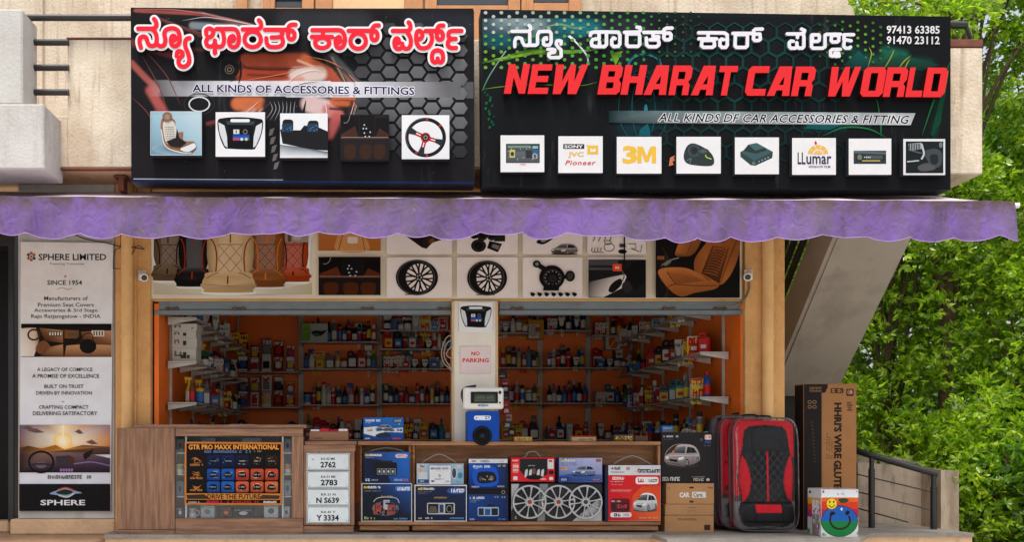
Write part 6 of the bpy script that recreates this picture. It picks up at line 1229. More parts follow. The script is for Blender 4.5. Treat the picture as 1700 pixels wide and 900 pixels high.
def bx_g(a, x0, y0, x1, y1):
    a.rect(x0+.5, y0+.5, x1-.5, y1-.5, S(206, 34, 44)); a.poly([(x0+15, y0+2), (x1-12, y0+2), (x1-12, y1-12), (x1-22, y1-8), (x0+24, y1-8), (x0+15, y0+22)], S(36, 34, 37)); a.scrib(x0+3, y0+4, x0+13, y0+6.6, S(240, 226, 226)); a.rrect(x0+3, y0+10, x0+13, y0+26, 2, S(216, 110, 100)); a.scrib(x0+4, y0+13, x0+12, y0+17, S(240, 230, 226)); a.scrib(x0+4, y0+20, x0+12, y0+23, S(240, 230, 226)); a.rect(x0+4, y1-9, x0+11, y1-3, S(200, 206, 210)); a.scrib(x0+28, y0+13, x0+40, y0+14.4, S(200, 200, 204))
    for u in (24, 31, 44, 51): a.poly(cr([(x0+u, y0+22), (x0+u+4, y0+20), (x0+u+3, y0+31), (x0+u-1, y0+33)], True, 3), S(196, 196, 198))
    a.rrect(x0+36, y0+18, x0+41, y0+28, 2, S(110, 80, 70)); a.ell(x0+39, y0+33, 14, 4, S(20, 19, 21)); a.rrect(x1-12, y0+3, x1-2, y0+19, 1, S(206, 206, 210)); a.ell(x1-7, y0+6, 3.4, 2, S(200, 60, 70)); a.rrect(x1-10, y0+22, x1-2, y0+28, 1, S(30, 28, 32)); a.scrib(x1-26, y1-6, x1-13, y1-3.4, S(240, 220, 210)); a.rect(x1-9, y1-8, x1-3, y1-3, S(216, 210, 214))
carton('accessory_box', 'red and black box with a carry handle on the left of the hubcap pack', 'box', (848, 760, 921, 800.6), YB_, .18, S(120, 40, 44), bx_g, handle=(868, 900, 9))
def bx_h(a, x0, y0, x1, y1):
    a.poly([(x0+.5, y0+.5), (x1-.5, y0+.5), (x1-.5, y1-.5), (x0+.5, y1-.5)], [S(150, 160, 206), S(176, 176, 206), S(120, 130, 176), S(50, 80, 150)]); a.poly([(x0+.6, y0+30), (x0+30, y0+24), (x1-1, y0+28), (x1-1, y1-1), (x0+.6, y1-1)], [S(60, 80, 150), S(70, 96, 160), S(90, 110, 170), S(50, 76, 140), S(34, 56, 120)]); a.rect(x0+3, y0+1.4, x0+27, y0+5, S(34, 34, 44)); head(a, x0+4, y0+2, 22); a.scrib(x0+3, y0+8, x0+30, y0+13, S(120, 110, 150), .3); a.rect(x0+3, y0+16, x0+14, y0+20, S(206, 170, 60)); a.scrib(x0+3, y0+16.6, x0+13, y0+19, S(180, 50, 50), .05); a.rrect(x1-11, y0+2, x1-2, y0+7, 2, S(150, 90, 90)); car(a, x0+22, y0+12, x0+60, y0+31, S(30, 90, 176)); a.rect(x0+.6, y1-9, x0+16, y1-1, S(28, 56, 130)); a.scrib(x0+4, y1-7, x0+12, y1-3, S(206, 216, 230)); a.scrib(x1-16, y1-6, x1-3, y1-3.4, S(220, 120, 130))
carton('accessory_box', 'lavender blue box with a blue car, right of the red and black box', 'box', (928, 760.5, 1000, 801.6), YB_, .18, S(80, 90, 140), bx_h)
# hubcap pack
hp = thing('hubcap_pack', W(924, 866, YB_), 'clear front pack with three overlapping silver hubcaps on the long stand', 'hubcaps')
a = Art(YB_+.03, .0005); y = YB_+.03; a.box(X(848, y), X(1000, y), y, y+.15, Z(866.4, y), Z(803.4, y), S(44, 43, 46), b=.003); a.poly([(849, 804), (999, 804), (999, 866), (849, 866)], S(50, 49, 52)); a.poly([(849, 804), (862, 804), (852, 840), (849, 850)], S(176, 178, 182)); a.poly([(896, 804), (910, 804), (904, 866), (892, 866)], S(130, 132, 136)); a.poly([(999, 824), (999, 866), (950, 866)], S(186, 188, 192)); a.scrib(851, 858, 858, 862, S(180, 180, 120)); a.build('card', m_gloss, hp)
m_chrome = mat('silver hubcap paint', S(176, 178, 182), .3, metal=.75, var=.05)
def hubcap(cx, cy, r, y):
    mb = MB(); ox, oz = X(cx, y), Z(cy, y); R = r*(y+9)/F
    def ringp(r0, r1, d0, d1, n=40):
        P = []
        for rr, d in ((r0, d0), (r1, d1)):
            for k in range(n): t_ = 2*PI*k/n; P.append((ox+rr*math.cos(t_), y-d, oz+rr*math.sin(t_)))
        mb.add(P, [[k, (k+1) % n, n+(k+1) % n, n+k] for k in range(n)], (1, 1, 1), 0, True)
    ringp(R, R*.985, -.02, .006); ringp(R*.985, R*.9, .006, .008); ringp(R*.9, R*.86, .008, -.012)
    for k in range(10):
        t_ = 2*PI*k/10+.16; d = np.array((math.cos(t_), math.sin(t_))); nn = np.array((-d[1], d[0])); P = []
        for rr, w_, h_ in ((R*.2, .009, .010), (R*.45, .0065, .014), (R*.7, .009, .011), (R*.92, .017, .004)):
            for s_, q in ((-1, -.012), (-.55, 0), (.55, 0), (1, -.012)):
                p = d*rr+nn*w_*s_; P.append((ox+p[0], y-h_-q, oz+p[1]))
        mb.add(P, [[i*4+j, i*4+j+1, i*4+j+5, i*4+j+4] for i in range(3) for j in range(3)], (1, 1, 1), 0, True)
    ringp(R*.3, R*.26, -.002, .012, 24); ringp(R*.26, R*.13, .012, .014, 24)
    o = mb.build('hubcap', m_chrome, hp)
    mb = MB(); P = [(ox+R*.13*math.cos(2*PI*k/16), y-.0145, oz+R*.13*math.sin(2*PI*k/16)) for k in range(16)]; mb.add(P, [list(range(16))], S(150, 60, 50) if cx < 960 else S(60, 60, 64))
    for k in range(10):
        t_ = 2*PI*k/10; c = (ox+R*.215*math.cos(t_), oz+R*.215*math.sin(t_)); mb.add([(c[0]+.004*math.cos(q*PI/3), y-.015, c[1]+.004*math.sin(q*PI/3)) for q in range(6)], [list(range(6))], S(40, 40, 44))
    mb.build('centre_cap', m_print, o)
hubcap(879, 834, 28.5, YB_-.006); hubcap(927, 834, 28.5, YB_+.008); hubcap(972, 834, 28.5, YB_-.004)
def bx_i(a, x0, y0, x1, y1):
    a.rect(x0+5, y0+.5, x1-.5, y1-.5, S(206, 206, 212)); a.poly([(x0, y0+1), (x0+5, y0+1), (x0+5, y1-1), (x0, y1-1)], S(40, 40, 60)); a.poly([(x0+5, y0+17), (x1-.8, y0+17), (x1-.8, y1-.8), (x0+5, y1-.8)], [S(206, 24, 40), S(206, 40, 40), S(206, 60, 40), S(190, 20, 40)]); a.poly([(x0+40, y1-1), (x0+46, y0+50), (x0+60, y0+36), (x1-1, y0+34), (x1-1, y1-1)], [S(206, 50, 36), S(216, 84, 40), S(214, 80, 40), S(216, 70, 40), S(220, 100, 44)])
    a.poly([(x0+9, y0+7), (x0+12, y0+3.6), (x0+14, y0+7)], S(40, 38, 42)); a.scrib(x0+15, y0+3.4, x0+40, y0+8, S(44, 42, 46), .06); a.scrib(x0+33, y0+3.4, x0+39, y0+8, S(216, 70, 50)); a.scrib(x0+9, y0+11, x0+32, y0+13, S(90, 88, 92)); a.scrib(x0+52, y0+7, x1-3, y0+13, S(70, 66, 70), .02); a.stroke([(x0+52, y0+12), (x0+56, y0+5)], 1.2, S(206, 50, 60), smooth=False)
    a.scrib(x0+9, y0+20, x0+32, y0+24.6, S(240, 226, 226), .06); a.scrib(x0+9, y0+27, x0+30, y0+28.4, S(240, 190, 190)); a.scrib(x0+10, y0+32, x0+28, y0+33.4, S(236, 170, 170)); a.rrect(x0+50, y0+20, x1-4, y0+32, 4, S(232, 230, 232)); a.scrib(x0+54, y0+22, x0+64, y0+29, S(206, 40, 50), .05); a.scrib(x0+68, y0+23.6, x1-6, y0+28.6, S(60, 58, 62), .1); a.rect(x0+9, y0+41.6, x0+43, y0+42.4, S(240, 180, 180)); a.scrib(x0+9, y0+44, x0+40, y0+45, S(236, 170, 170))
    car(a, x0+46, y0+46, x0+86, y0+78, S(206, 208, 212)); a.rrect(x0+9, y0+56, x0+40, y0+78, 4, S(110, 20, 34)); a.rrect(x0+10, y0+63, x0+17, y0+76, 1, S(40, 36, 42)); a.rrect(x0+19, y0+63, x0+29, y0+76, 1, S(50, 36, 44)); a.rrect(x0+30, y0+63, x0+39, y0+76, 3, S(36, 30, 36)); a.scrib(x0+20, y0+66, x0+37, y0+72, S(206, 60, 70)); a.scrib(x0+10, y0+59, x0+28, y0+61.6, S(226, 200, 200)); a.rrect(x0+8, y0+79, x0+43, y0+87, 3, S(216, 216, 220)); a.scrib(x0+14, y0+80.4, x0+28, y0+85.6, S(30, 28, 34), .02); a.scrib(x0+30, y0+81, x0+40, y0+85, S(120, 116, 122)); a.scrib(x0+56, y1-7, x1-5, y1-5, S(240, 190, 150))
carton('accessory_box', 'large red and white box with a silver car and a clear carry handle', 'box', (1005, 772.5, 1097, 866.4), YB_-.02, .22, S(50, 46, 66), bx_i, handle=(1018, 1080, 14))
# right of the stand
def bx_k(a, x0, y0, x1, y1):
    a.rect(x0+.5, y0+.5, x1-.5, y1-.5, S(38, 36, 39)); a.scrib(x0+4, y0+5, x0+28, y0+8, S(214, 212, 214), .1); a.scrib(x0+4, y0+11, x0+22, y0+12.2, S(110, 104, 104)); a.ring(x0+67, y0+12, 2, 2, .7, S(130, 124, 124)); a.rrect(x1-13, y0+4, x1-2, y0+12, 2, S(226, 214, 206)); a.scrib(x1-12, y0+6, x1-3, y0+10, S(206, 96, 70), .05); a.rect(x1-13, y0+14, x1-3, y0+18, S(50, 80, 130)); a.scrib(x1-14, y0+21, x1-4, y0+23, S(120, 110, 140))
    a.glow(x0+36, y0+40, 34, 22, S(90, 60, 50), S(38, 36, 39)); car(a, x0+6, y0+19, x0+64, y0+58, S(140, 120, 122)); a.stroke([(x0+5, y0+50), (x0+8, y0+34), (x0+20, y0+22), (x0+36, y0+18)], 1, S(196, 150, 130), taper=True); a.ell(x0+20, y0+33, 2, 3, S(210, 120, 60))
    a.scrib(x0+2, y1-10, x0+11, y1-3.6, S(190, 188, 186), .02); a.scrib(x0+15, y1-10, x0+30, y1-3.6, S(206, 206, 202), .02); a.scrib(x1-36, y1-11, x1-14, y1-9.4, S(180, 170, 170)); a.scrib(x1-32, y1-8, x1-15, y1-3.4, S(190, 180, 170), .03); a.ell(x1-8, y1-5.6, 3, 2.4, S(196, 190, 186))
YK = -.1
carton('accessory_box', 'black box with a silver car stacked on brown cartons by the red seat cover', 'box', (1097.5, 718.5, 1183, 802.6), YK-.03, .3, S(30, 29, 31), bx_k, handle=(1128, 1150, 4))
def card_a(a, x0, y0, x1, y1): a.text('CAR', x0+22, y0+15, x0+39, y0+23.5, S(232, 228, 222), .05); a.rect(x0+43, y0+14, x0+66, y0+24, S(226, 222, 216)); a.text('Care', x0+45, y0+15.4, x0+60, y0+22.6, S(110, 90, 74), .02); a.ell(x0+42, y0+7, 4, 1.6, S(60, 48, 40)); a.ell(x0+42, y1-4, 4, 1.8, S(70, 56, 46)); a.scrib(x0+2, y0+7, x0+7, y0+9, S(110, 84, 60)); a.scrib(x1-10, y0+6, x1-3, y0+8.4, S(110, 84, 60))
def card_b(a, x0, y0, x1, y1): a.scrib(x0+38, y0+4, x0+52, y0+6, S(120, 90, 66)); a.scrib(x0+36, y0+10, x0+50, y0+11.4, S(130, 100, 74))
def card_c(a, x0, y0, x1, y1): a.scrib(x0+22, y0+4.6, x0+54, y0+8, S(110, 80, 60), .2); a.rect(x1-16, y1-12, x1-6, y1-3, S(70, 52, 42)); a.scrib(x1-15, y1-11, x1-7, y1-4, S(170, 130, 96)); a.scrib(x0+9, y0+12, x0+11, y0+14, S(110, 80, 60)); a.scrib(x0+8, y1-5, x0+14, y1-3, S(214, 180, 140))
CB = S(186, 140, 96)
for px, f_, lb in (((1106, 803.2, 1185.5, 837.6), card_a, 'brown carton lettered in white, topmost of the three by the seat covers'), ((1104, 838.2, 1185, 856), card_b, 'thin plain brown carton in the middle of the three'), ((1103.5, 856.6, 1185, 884), card_c, 'brown carton with a dark corner mark, lowest of the three on the platform')):
    carton('brown_carton', lb, 'box', px, -.19+.01*random.random(), .34, CB, f_, m_cardp, group='brown cartons beside the seat covers')
# tall carton
tb = Art(-.05, .0005); y = -.05
tb.box(X(1334, y), X(1422, y), y, y+.2, PZ+.002, Z(637.5, y), S(160, 112, 72), b=.004); tl_ = X(1334, y); tb.add([(tl_-.0015, y+.004, PZ+.01), (tl_-.0015, y+.19, PZ+.01), (tl_-.0015, y+.19, Z(639, y)), (tl_-.0015, y+.004, Z(639, y))], [[0, 1, 2, 3]], S(36, 32, 32)); tb.rect(1334.6, 638.2, 1364, 880, S(40, 36, 36)); tb.poly([(1364, 638.2), (1374, 638.2), (1374, 644), (1370, 652), (1364, 653)], S(40, 36, 36)); tb.rect(1366, 655, 1421.6, 880, S(164, 116, 76))
tb.scrib(1344, 643, 1366, 651, S(120, 90, 66), .05); tb.rrect(1379, 645, 1400, 653, 1, S(60, 46, 38)); tb.scrib(1381, 646.6, 1398, 651.6, S(176, 126, 84), .05); tb.rrect(1405, 646, 1417, 658, 2, S(60, 46, 38)); tb.rrect(1407, 648, 1415, 655, 2, S(190, 150, 110)); tb.scrib(1408, 649, 1414, 654, S(60, 46, 38), .05)
def vtext(ar, body, x0, y0, x1, y1, c, bold=.03):
    v, f, _ = text_geo(body, bold, 0, 1.0); ar._put([(x1-(x1-x0)*(1-b), y0+(y1-y0)*u) for u, b in v], f, c)
vtext(tb, "HHRI'S WIRE", 1384.5, 669, 1397.5, 762, S(48, 38, 32), .05); vtext(tb, 'GLUTE', 1384, 765, 1397, 812, S(48, 38, 32), .05)
for k in range(3): vtext(tb, 'IIILI II', 1372+k*4, 720+k*6, 1374+k*4, 762, S(110, 78, 56), .02)
for u, v in ((1344, 668), (1352, 668), (1344, 676), (1352, 676)): tb.ring(u, v, 3.4, 3, 1.1, S(150, 112, 82))
for k in range(4): tb.scrib(1406, 668+k*4, 1415, 670.4+k*4, S(60, 46, 38), .1)
for k in range(12): tb.stroke([(1346+k*.4, 700+k*6), (1350+k*.4, 703+k*6)], .9, S(96, 76, 62), smooth=False)
tag(tb.build('tall_carton', m_cardp), 'tall brown and black carton standing upright beside the right column', 'box')
# smiley box
sb_y = -.65; T0 = None
x0, x1 = X(1363, sb_y), X(1425, sb_y); z0, z1 = PZ+.001, Z(813, sb_y); dp = .27
fr_ = Art(sb_y, .0005); fr_.box(x0, x1, sb_y, sb_y+dp, z0, z1, S(214, 216, 222), b=.003)
fr_.rect(1363.5, 827, 1424.6, 892, S(206, 60, 40)); fr_.rect(1363.5, 827, 1424.6, 834, S(226, 100, 36)); fr_.rect(1363.5, 846, 1424.6, 860, S(170, 40, 70)); fr_.rect(1363.5, 860, 1424.6, 892, S(206, 210, 206))
def half(cx, cy, rx, ry, c, a0, a1): fr_.ell(cx, cy, rx, ry, c, 24, a0, a1)
half(1393.5, 866, 30.6, 26, S(34, 92, 176), PI, 2*PI); half(1393.5, 866, 30.6, 26, S(24, 120, 62), 0, PI); fr_.ring(1393.5, 866, 30.9, 26.4, 1, S(26, 28, 32))
fr_.stroke([(1380, 854), (1378, 866), (1384, 876), (1395, 879), (1406, 875), (1411, 866), (1409, 857)], 3, S(40, 26, 26)); fr_.poly(cr([(1377, 856), (1380, 850), (1387, 852), (1383, 856)], True, 3), S(26, 24, 26)); fr_.poly(cr([(1403, 854), (1406, 848), (1411, 851), (1407, 856)], True, 3), S(26, 24, 26))
fr_.ell(1397, 846, 1.6, 2.4, S(220, 224, 220)); fr_.poly(cr([(1392, 829), (1404, 828), (1409, 832), (1400, 836), (1394, 834)], True, 3), S(46, 70, 40))
fr_.ell(1380.5, 837, 9, 9.4, S(236, 206, 50)); fr_.ring(1380.5, 837, 9.2, 9.6, .8, S(120, 96, 30)); fr_.ell(1377.5, 834, 1.3, 2, S(60, 44, 20)); fr_.ell(1384, 834, 1.3, 2, S(60, 44, 20)); fr_.stroke([(1375.5, 839), (1380.5, 843), (1386, 839)], 1.4, S(70, 50, 20))
fr_.rect(1363.5, 814, 1424.6, 826.6, S(222, 224, 230)); fr_.scrib(1390, 819, 1402, 822, S(110, 112, 120)); fr_.ell(1366.5, 817, 1.8, 2.6, S(150, 110, 90)); fr_.ell(1422, 817, .9, 1, S(60, 60, 64)); fr_.scrib(1365, 886, 1370, 890, S(60, 130, 80)); fr_.scrib(1418, 884, 1424, 889, S(90, 120, 90))
sd_ = Art(0, .0008, T=lambda u, v, h: (x0-h, sb_y+dp*(1-u), z1-(z1-z0)*v))
for v0, v1, c in ((.01, .19, (220, 222, 226)), (.2, .34, (226, 160, 50)), (.34, .47, (206, 70, 40)), (.47, .62, (170, 50, 120)), (.62, .985, (206, 206, 204))): sd_.rect(.02, v0, .98, v1, S(*c))
for k in range(6): sd_.scrib(.36, .24+k*.1, .75, .30+k*.1, S(226, 220, 226) if k < 3 else S(150, 140, 140), .1)
sd_.rect(.02, .88, .2, .98, S(80, 140, 70)); sd_.ell(.2, .08, .1, .03, S(120, 90, 70))
tp = Art(0, .0008, T=lambda u, v, h: (x0+(x1-x0)*u, sb_y+dp*v, z1+h)); tp.rect(.02, .02, .98, .98, S(206, 190, 186)); tp.scrib(.3, .3, .8, .5, S(150, 120, 110))
for q in (sd_, tp):
    n = len(fr_.v); fr_.v += q.v; fr_.f += [[i+n for i in f] for f in q.f]; fr_.c += q.c; fr_.m += q.m; fr_.sm += q.sm
tag(fr_.build('smiley_box', m_gloss), 'colourful box with a yellow smiley and a blue and green face on the platform corner', 'box')

# ------------------------------------------------------------------ seat cover packs in clear plastic
m_leather = mat('seat cover leatherette', rough=.45, spec=.12, attr=True, var=.08, vscale=8, bump=.1, bscale=160)
def superell(u): return 0
def pack(px0, px1, r0, r1, yf, depth, lab, front=True, dark=False):
    xa, xb = X(px0, yf), X(px1, yf); za, zb = max(PZ+.012, Z(r1, yf)), Z(r0, yf)
    t = thing('seat_cover_pack', ((xa+xb)/2, yf+depth/2, PZ), lab, 'seat cover', 'bagged seat covers leaning at the right column')
    w_, h_ = xb-xa, zb-za; NX, NY = (72, 120) if front else (24, 40)
    R = S(200, 20, 36); K = S(30, 30, 33); K2 = S(52, 52, 56)
    def look(u, v):
        """colour and height of the padded front, u across, v upwards, both 0..1"""
        a_ = abs(u-.52); hgt = .004
        bw = float(np.interp(v, [0, .015, .03, .07, .14, .2, .245, .3, .4, .5, .58, .66, .74, .85, .91, .945, .96], [0, .28, .36, .43, .455, .45, .415, .42, .455, .468, .455, .42, .385, .365, .34, .27, 0]))
        c = (R if (u < .5 and v > .3) or v > .66 else (S(60, 56, 58) if v > .25 else S(120, 116, 118)))
        if a_ < bw:
            c = K; hgt = .036*(1-(a_/bw)**6); t = (v-.245)/.43; inn = bw
            if 0 < t < 1:
                inn = bw-.02-.175*math.sin(PI*t)**.8
                if inn < a_ < bw-.018: c = R; hgt += .008*math.sin(PI*min(1, max(0, (a_-inn)/(bw-inn))))
                if abs(a_-inn) < .010: hgt -= .010
            if .25 < v < .715 and a_ < min(.25, inn-.01):
                q1 = ((u*3.2+v*4.6) % .4)/.4; q2 = ((u*3.2-v*4.6) % .4)/.4; d_ = min(q1, 1-q1, q2, 1-q2)
                hgt += .008*min(1, d_*5); c = K if d_ > .07 else S(48, 48, 52)
                if a_ < .014: c = R; hgt -= .004
            if .715 < v < .73 and a_ < .4: hgt -= .014
            if v > .73 and abs(a_-.235) < .010: hgt -= .012
            if .225 < v < .25: hgt -= .022; c = S(18, 18, 20)
            if v <= .225:
                hgt += .035*max(0, 1-((v-.11)/.12)**2)
                if a_ < .21 and .15 < v: c = R
                if abs(a_-.22) < .010: hgt -= .012
                if a_ < .008 and v > .15: hgt -= .008
        return c, hgt
    if dark:
        def look(u, v):
            a_ = abs(u-.5); bw = .38; return (S(40, 40, 44) if a_ < bw else S(96, 96, 100)), (.03 if a_ < bw else .0)
    V = []; C = []
    def warp(u, v):
        # rounded corners: pull the grid into a rounded rectangle
        rx, rz = .13, .07
        uu, vv = u, v
        x = xa+w_*(.02+.96*u); z = za+h_*(.012+.965*v)
        ex = max(0, abs(u-.5)-(.5-rx))/rx; ez = max(0, abs(v-.5)-(.5-rz))/rz
        if ex > 0 and ez > 0:
            l = math.hypot(ex, ez); m_ = max(ex, ez); f = m_/l
            ex2, ez2 = ex*f, ez*f
            x = xa+w_*(.02+.96*(.5+math.copysign((.5-rx)+ex2*rx, u-.5))); z = za+h_*(.012+.965*(.5+math.copysign((.5-rz)+ez2*rz, v-.5)))
        return x, z
    lean = .05
    for i in range(NX+1):
        for j in range(NY+1):
            u, v = i/NX, j/NY; c, hg = look(u, v); x, z = warp(u, v); ed = min(1, min(u, 1-u, v, 1-v)*14)
            V.append((x, yf+.03-hg*ed+lean*v+.03*(1-ed), z)); C.append(c)
    mb = MB(); mb.add(V, [[i*(NY+1)+j, (i+1)*(NY+1)+j, (i+1)*(NY+1)+j+1, i*(NY+1)+j+1] for i in range(NX) for j in range(NY)], C, 0, True)
    # the sides of the folded cover behind
    ring_ = [(i, 0) for i in range(NX)]+[(NX, j) for j in range(NY)]+[(i, NY) for i in range(NX, 0, -1)]+[(0, j) for j in range(NY, 0, -1)]
    base = [V[i*(NY+1)+j] for i, j in ring_]; n = len(base)
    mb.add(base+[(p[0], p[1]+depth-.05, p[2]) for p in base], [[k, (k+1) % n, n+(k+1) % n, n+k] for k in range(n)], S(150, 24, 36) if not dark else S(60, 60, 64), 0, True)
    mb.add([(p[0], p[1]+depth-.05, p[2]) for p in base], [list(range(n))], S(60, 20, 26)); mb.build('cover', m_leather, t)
    # plastic bag: rounded box shell a little larger, with piping and a handle
    mb = MB(); N2 = 40; out = []
    for k in range(N2):
        th = 2*PI*k/N2; cx_, cz_ = math.cos(th), math.sin(th); e = .28
        out.append(((xa+xb)/2+w_/2*math.copysign(abs(cx_)**e, cx_)*1.005, (za+zb)/2+h_/2*math.copysign(abs(cz_)**e, cz_)*1.003))
    P = [];
    for d_, s_ in ((.0, .93), (-.012, .985), (.01, 1.0), (depth-.04, 1.0), (depth-.02, .97)):
        for q in out: v = (q[1]-za)/h_; P.append(((xa+xb)/2+(q[0]-(xa+xb)/2)*s_+.004*math.sin(q[1]*23), yf-.012+d_+lean*v+.006*math.sin(q[1]*17+q[0]*9), (za+zb)/2+(q[1]-(za+zb)/2)*s_))
    mb.add(P, [[i*N2+k, i*N2+(k+1) % N2, (i+1)*N2+(k+1) % N2, (i+1)*N2+k] for i in range(4) for k in range(N2)], (1, 1, 1), 0, True); mb.add(P[:N2], [list(range(N2))[::-1]], (1, 1, 1), 0)
    mb.build('plastic_bag', m_film, t)
    for nm, d_ in (('front_piping', .008), ('back_piping', depth-.04)):
        mb = MB(); mb.tube([(q[0], yf-.012+d_+lean*(q[1]-za)/h_, q[1]) for q in out], .0055, S(96, 96, 100), 6, closed=True); mb.build(nm, m_gloss, t)
    mb = MB(); xm = xa+w_*.52; yy = yf+depth*.4+lean; mb.tube(cr([(xm-.07, yy, zb-.01), (xm-.06, yy, zb+.018), (xm+.06, yy, zb+.018), (xm+.07, yy, zb-.01)]), .009, S(26, 26, 28), 8); mb.build('handle', m_gloss, t)
    return t
pack(1220, 1327, 694, 882, -.34, .16, 'red and black quilted seat cover in a clear plastic bag, in front')
pack(1199, 1300, 692, 878, -.17, .13, 'red seat cover in a clear bag, partly hidden behind the front pack', False)
pack(1184, 1280, 690, 874, -.03, .12, 'dark grey seat cover in a clear bag, rearmost of the three packs', False, True)
# ------------------------------------------------------------------ shelf racks inside the shop
ORD = ['', 'first', 'second', 'third', 'fourth', 'fifth', 'sixth', 'seventh', 'eighth', 'ninth', 'tenth', 'eleventh', 'twelfth', 'thirteenth', 'fourteenth', 'fifteenth', 'sixteenth']
YSH = BACK-.32                                   # front edge of the shelves on the back wall
def back_rack(p0, p1, rows, lab):
    x0, x1 = X(p0, BACK-.1), X(p1, BACK-.1)
    t = thing('shelf_rack', ((x0+x1)/2, BACK-.15, PZ), lab, 'shelves')
    for x in (x0+.01, x1-.01): mb = MB(); mb.box(x-.016, x+.016, BACK-.03, BACK-.003, PZ, 3.4, b=.002); mb.build('upright', m_steel, t)
    for r in rows:
        z = Z(r, YSH); mb = MB(); mb.box(x0, x1, YSH, BACK-.031, z-.018, z, b=.003); mb.build('shelf', m_steel, t)
        for x in (x0+.03, x1-.03):
            mb = MB(); mb.prism([(x, YSH+.02, z-.02), (x, BACK-.032, z-.02), (x, BACK-.032, z-.09)], (.004, 0, 0), (1, 1, 1)); mb.build('bracket', m_steel, t)
    return [(x0+.05, x1-.05, Z(r, YSH)) for r in rows]
def side_rack(left, zs, lab):
    x0 = BX0 if left else BX1; s = 1 if left else -1
    t = thing('shelf_rack', (x0+s*.15, 2, PZ), lab, 'shelves')
    for y in (.45, 1.5, 2.55, 3.5): mb = MB(); mb.box(x0+s*.003, x0+s*.03, y-.016, y+.016, PZ, 3.4, b=.002); mb.build('upright', m_steel, t)
    for z in zs:
        for a_, b_ in ((.25, 1.3), (1.31, 2.4), (2.41, YSH-.02)):
            mb = MB(); mb.box(x0+s*.031, x0+s*.34, a_, b_, z-.018, z, b=.003); mb.build('shelf', m_steel, t)
            for y in (a_+.012, (a_+b_)/2):
                mb = MB(); mb.prism([(x0+s*.032, y, z-.02), (x0+s*.335, y, z-.02), (x0+s*.335, y, z-.03), (x0+s*.032, y, z-.085)], (0, .006, 0), (1, 1, 1)); mb.build('bracket', m_steel, t)
GAIN = .72
# ---- goods: one mesh per kind and print variant, coloured per object
NAMED = {'red': S(200, 26, 30), 'dark red': S(130, 18, 26), 'blue': S(30, 84, 170), 'navy': S(26, 36, 80), 'black': S(26, 26, 28), 'white': S(226, 226, 222), 'yellow': S(232, 190, 40), 'green': S(50, 130, 60), 'orange': S(226, 110, 36), 'grey': S(120, 122, 126), 'silver': S(176, 178, 182), 'pink': S(220, 120, 140), 'teal': S(40, 130, 140), 'lime': S(150, 190, 60), 'brown': S(110, 70, 46)}
LABC = [S(244, 240, 232), S(206, 30, 36), S(240, 206, 60), S(236, 232, 226), S(70, 130, 200), S(226, 222, 214)]
O0 = (1, 1, 1, 0)                                # alpha 0: take the object's colour
def fixc(c): return (*c, 1)
PROTO = {}
def mesh_of(mb, nm, m):
    o = mb.build(nm, m, loc=(0, 0, 0)); me = o.data; WL.pop(o.name, None); bpy.data.objects.remove(o); return me
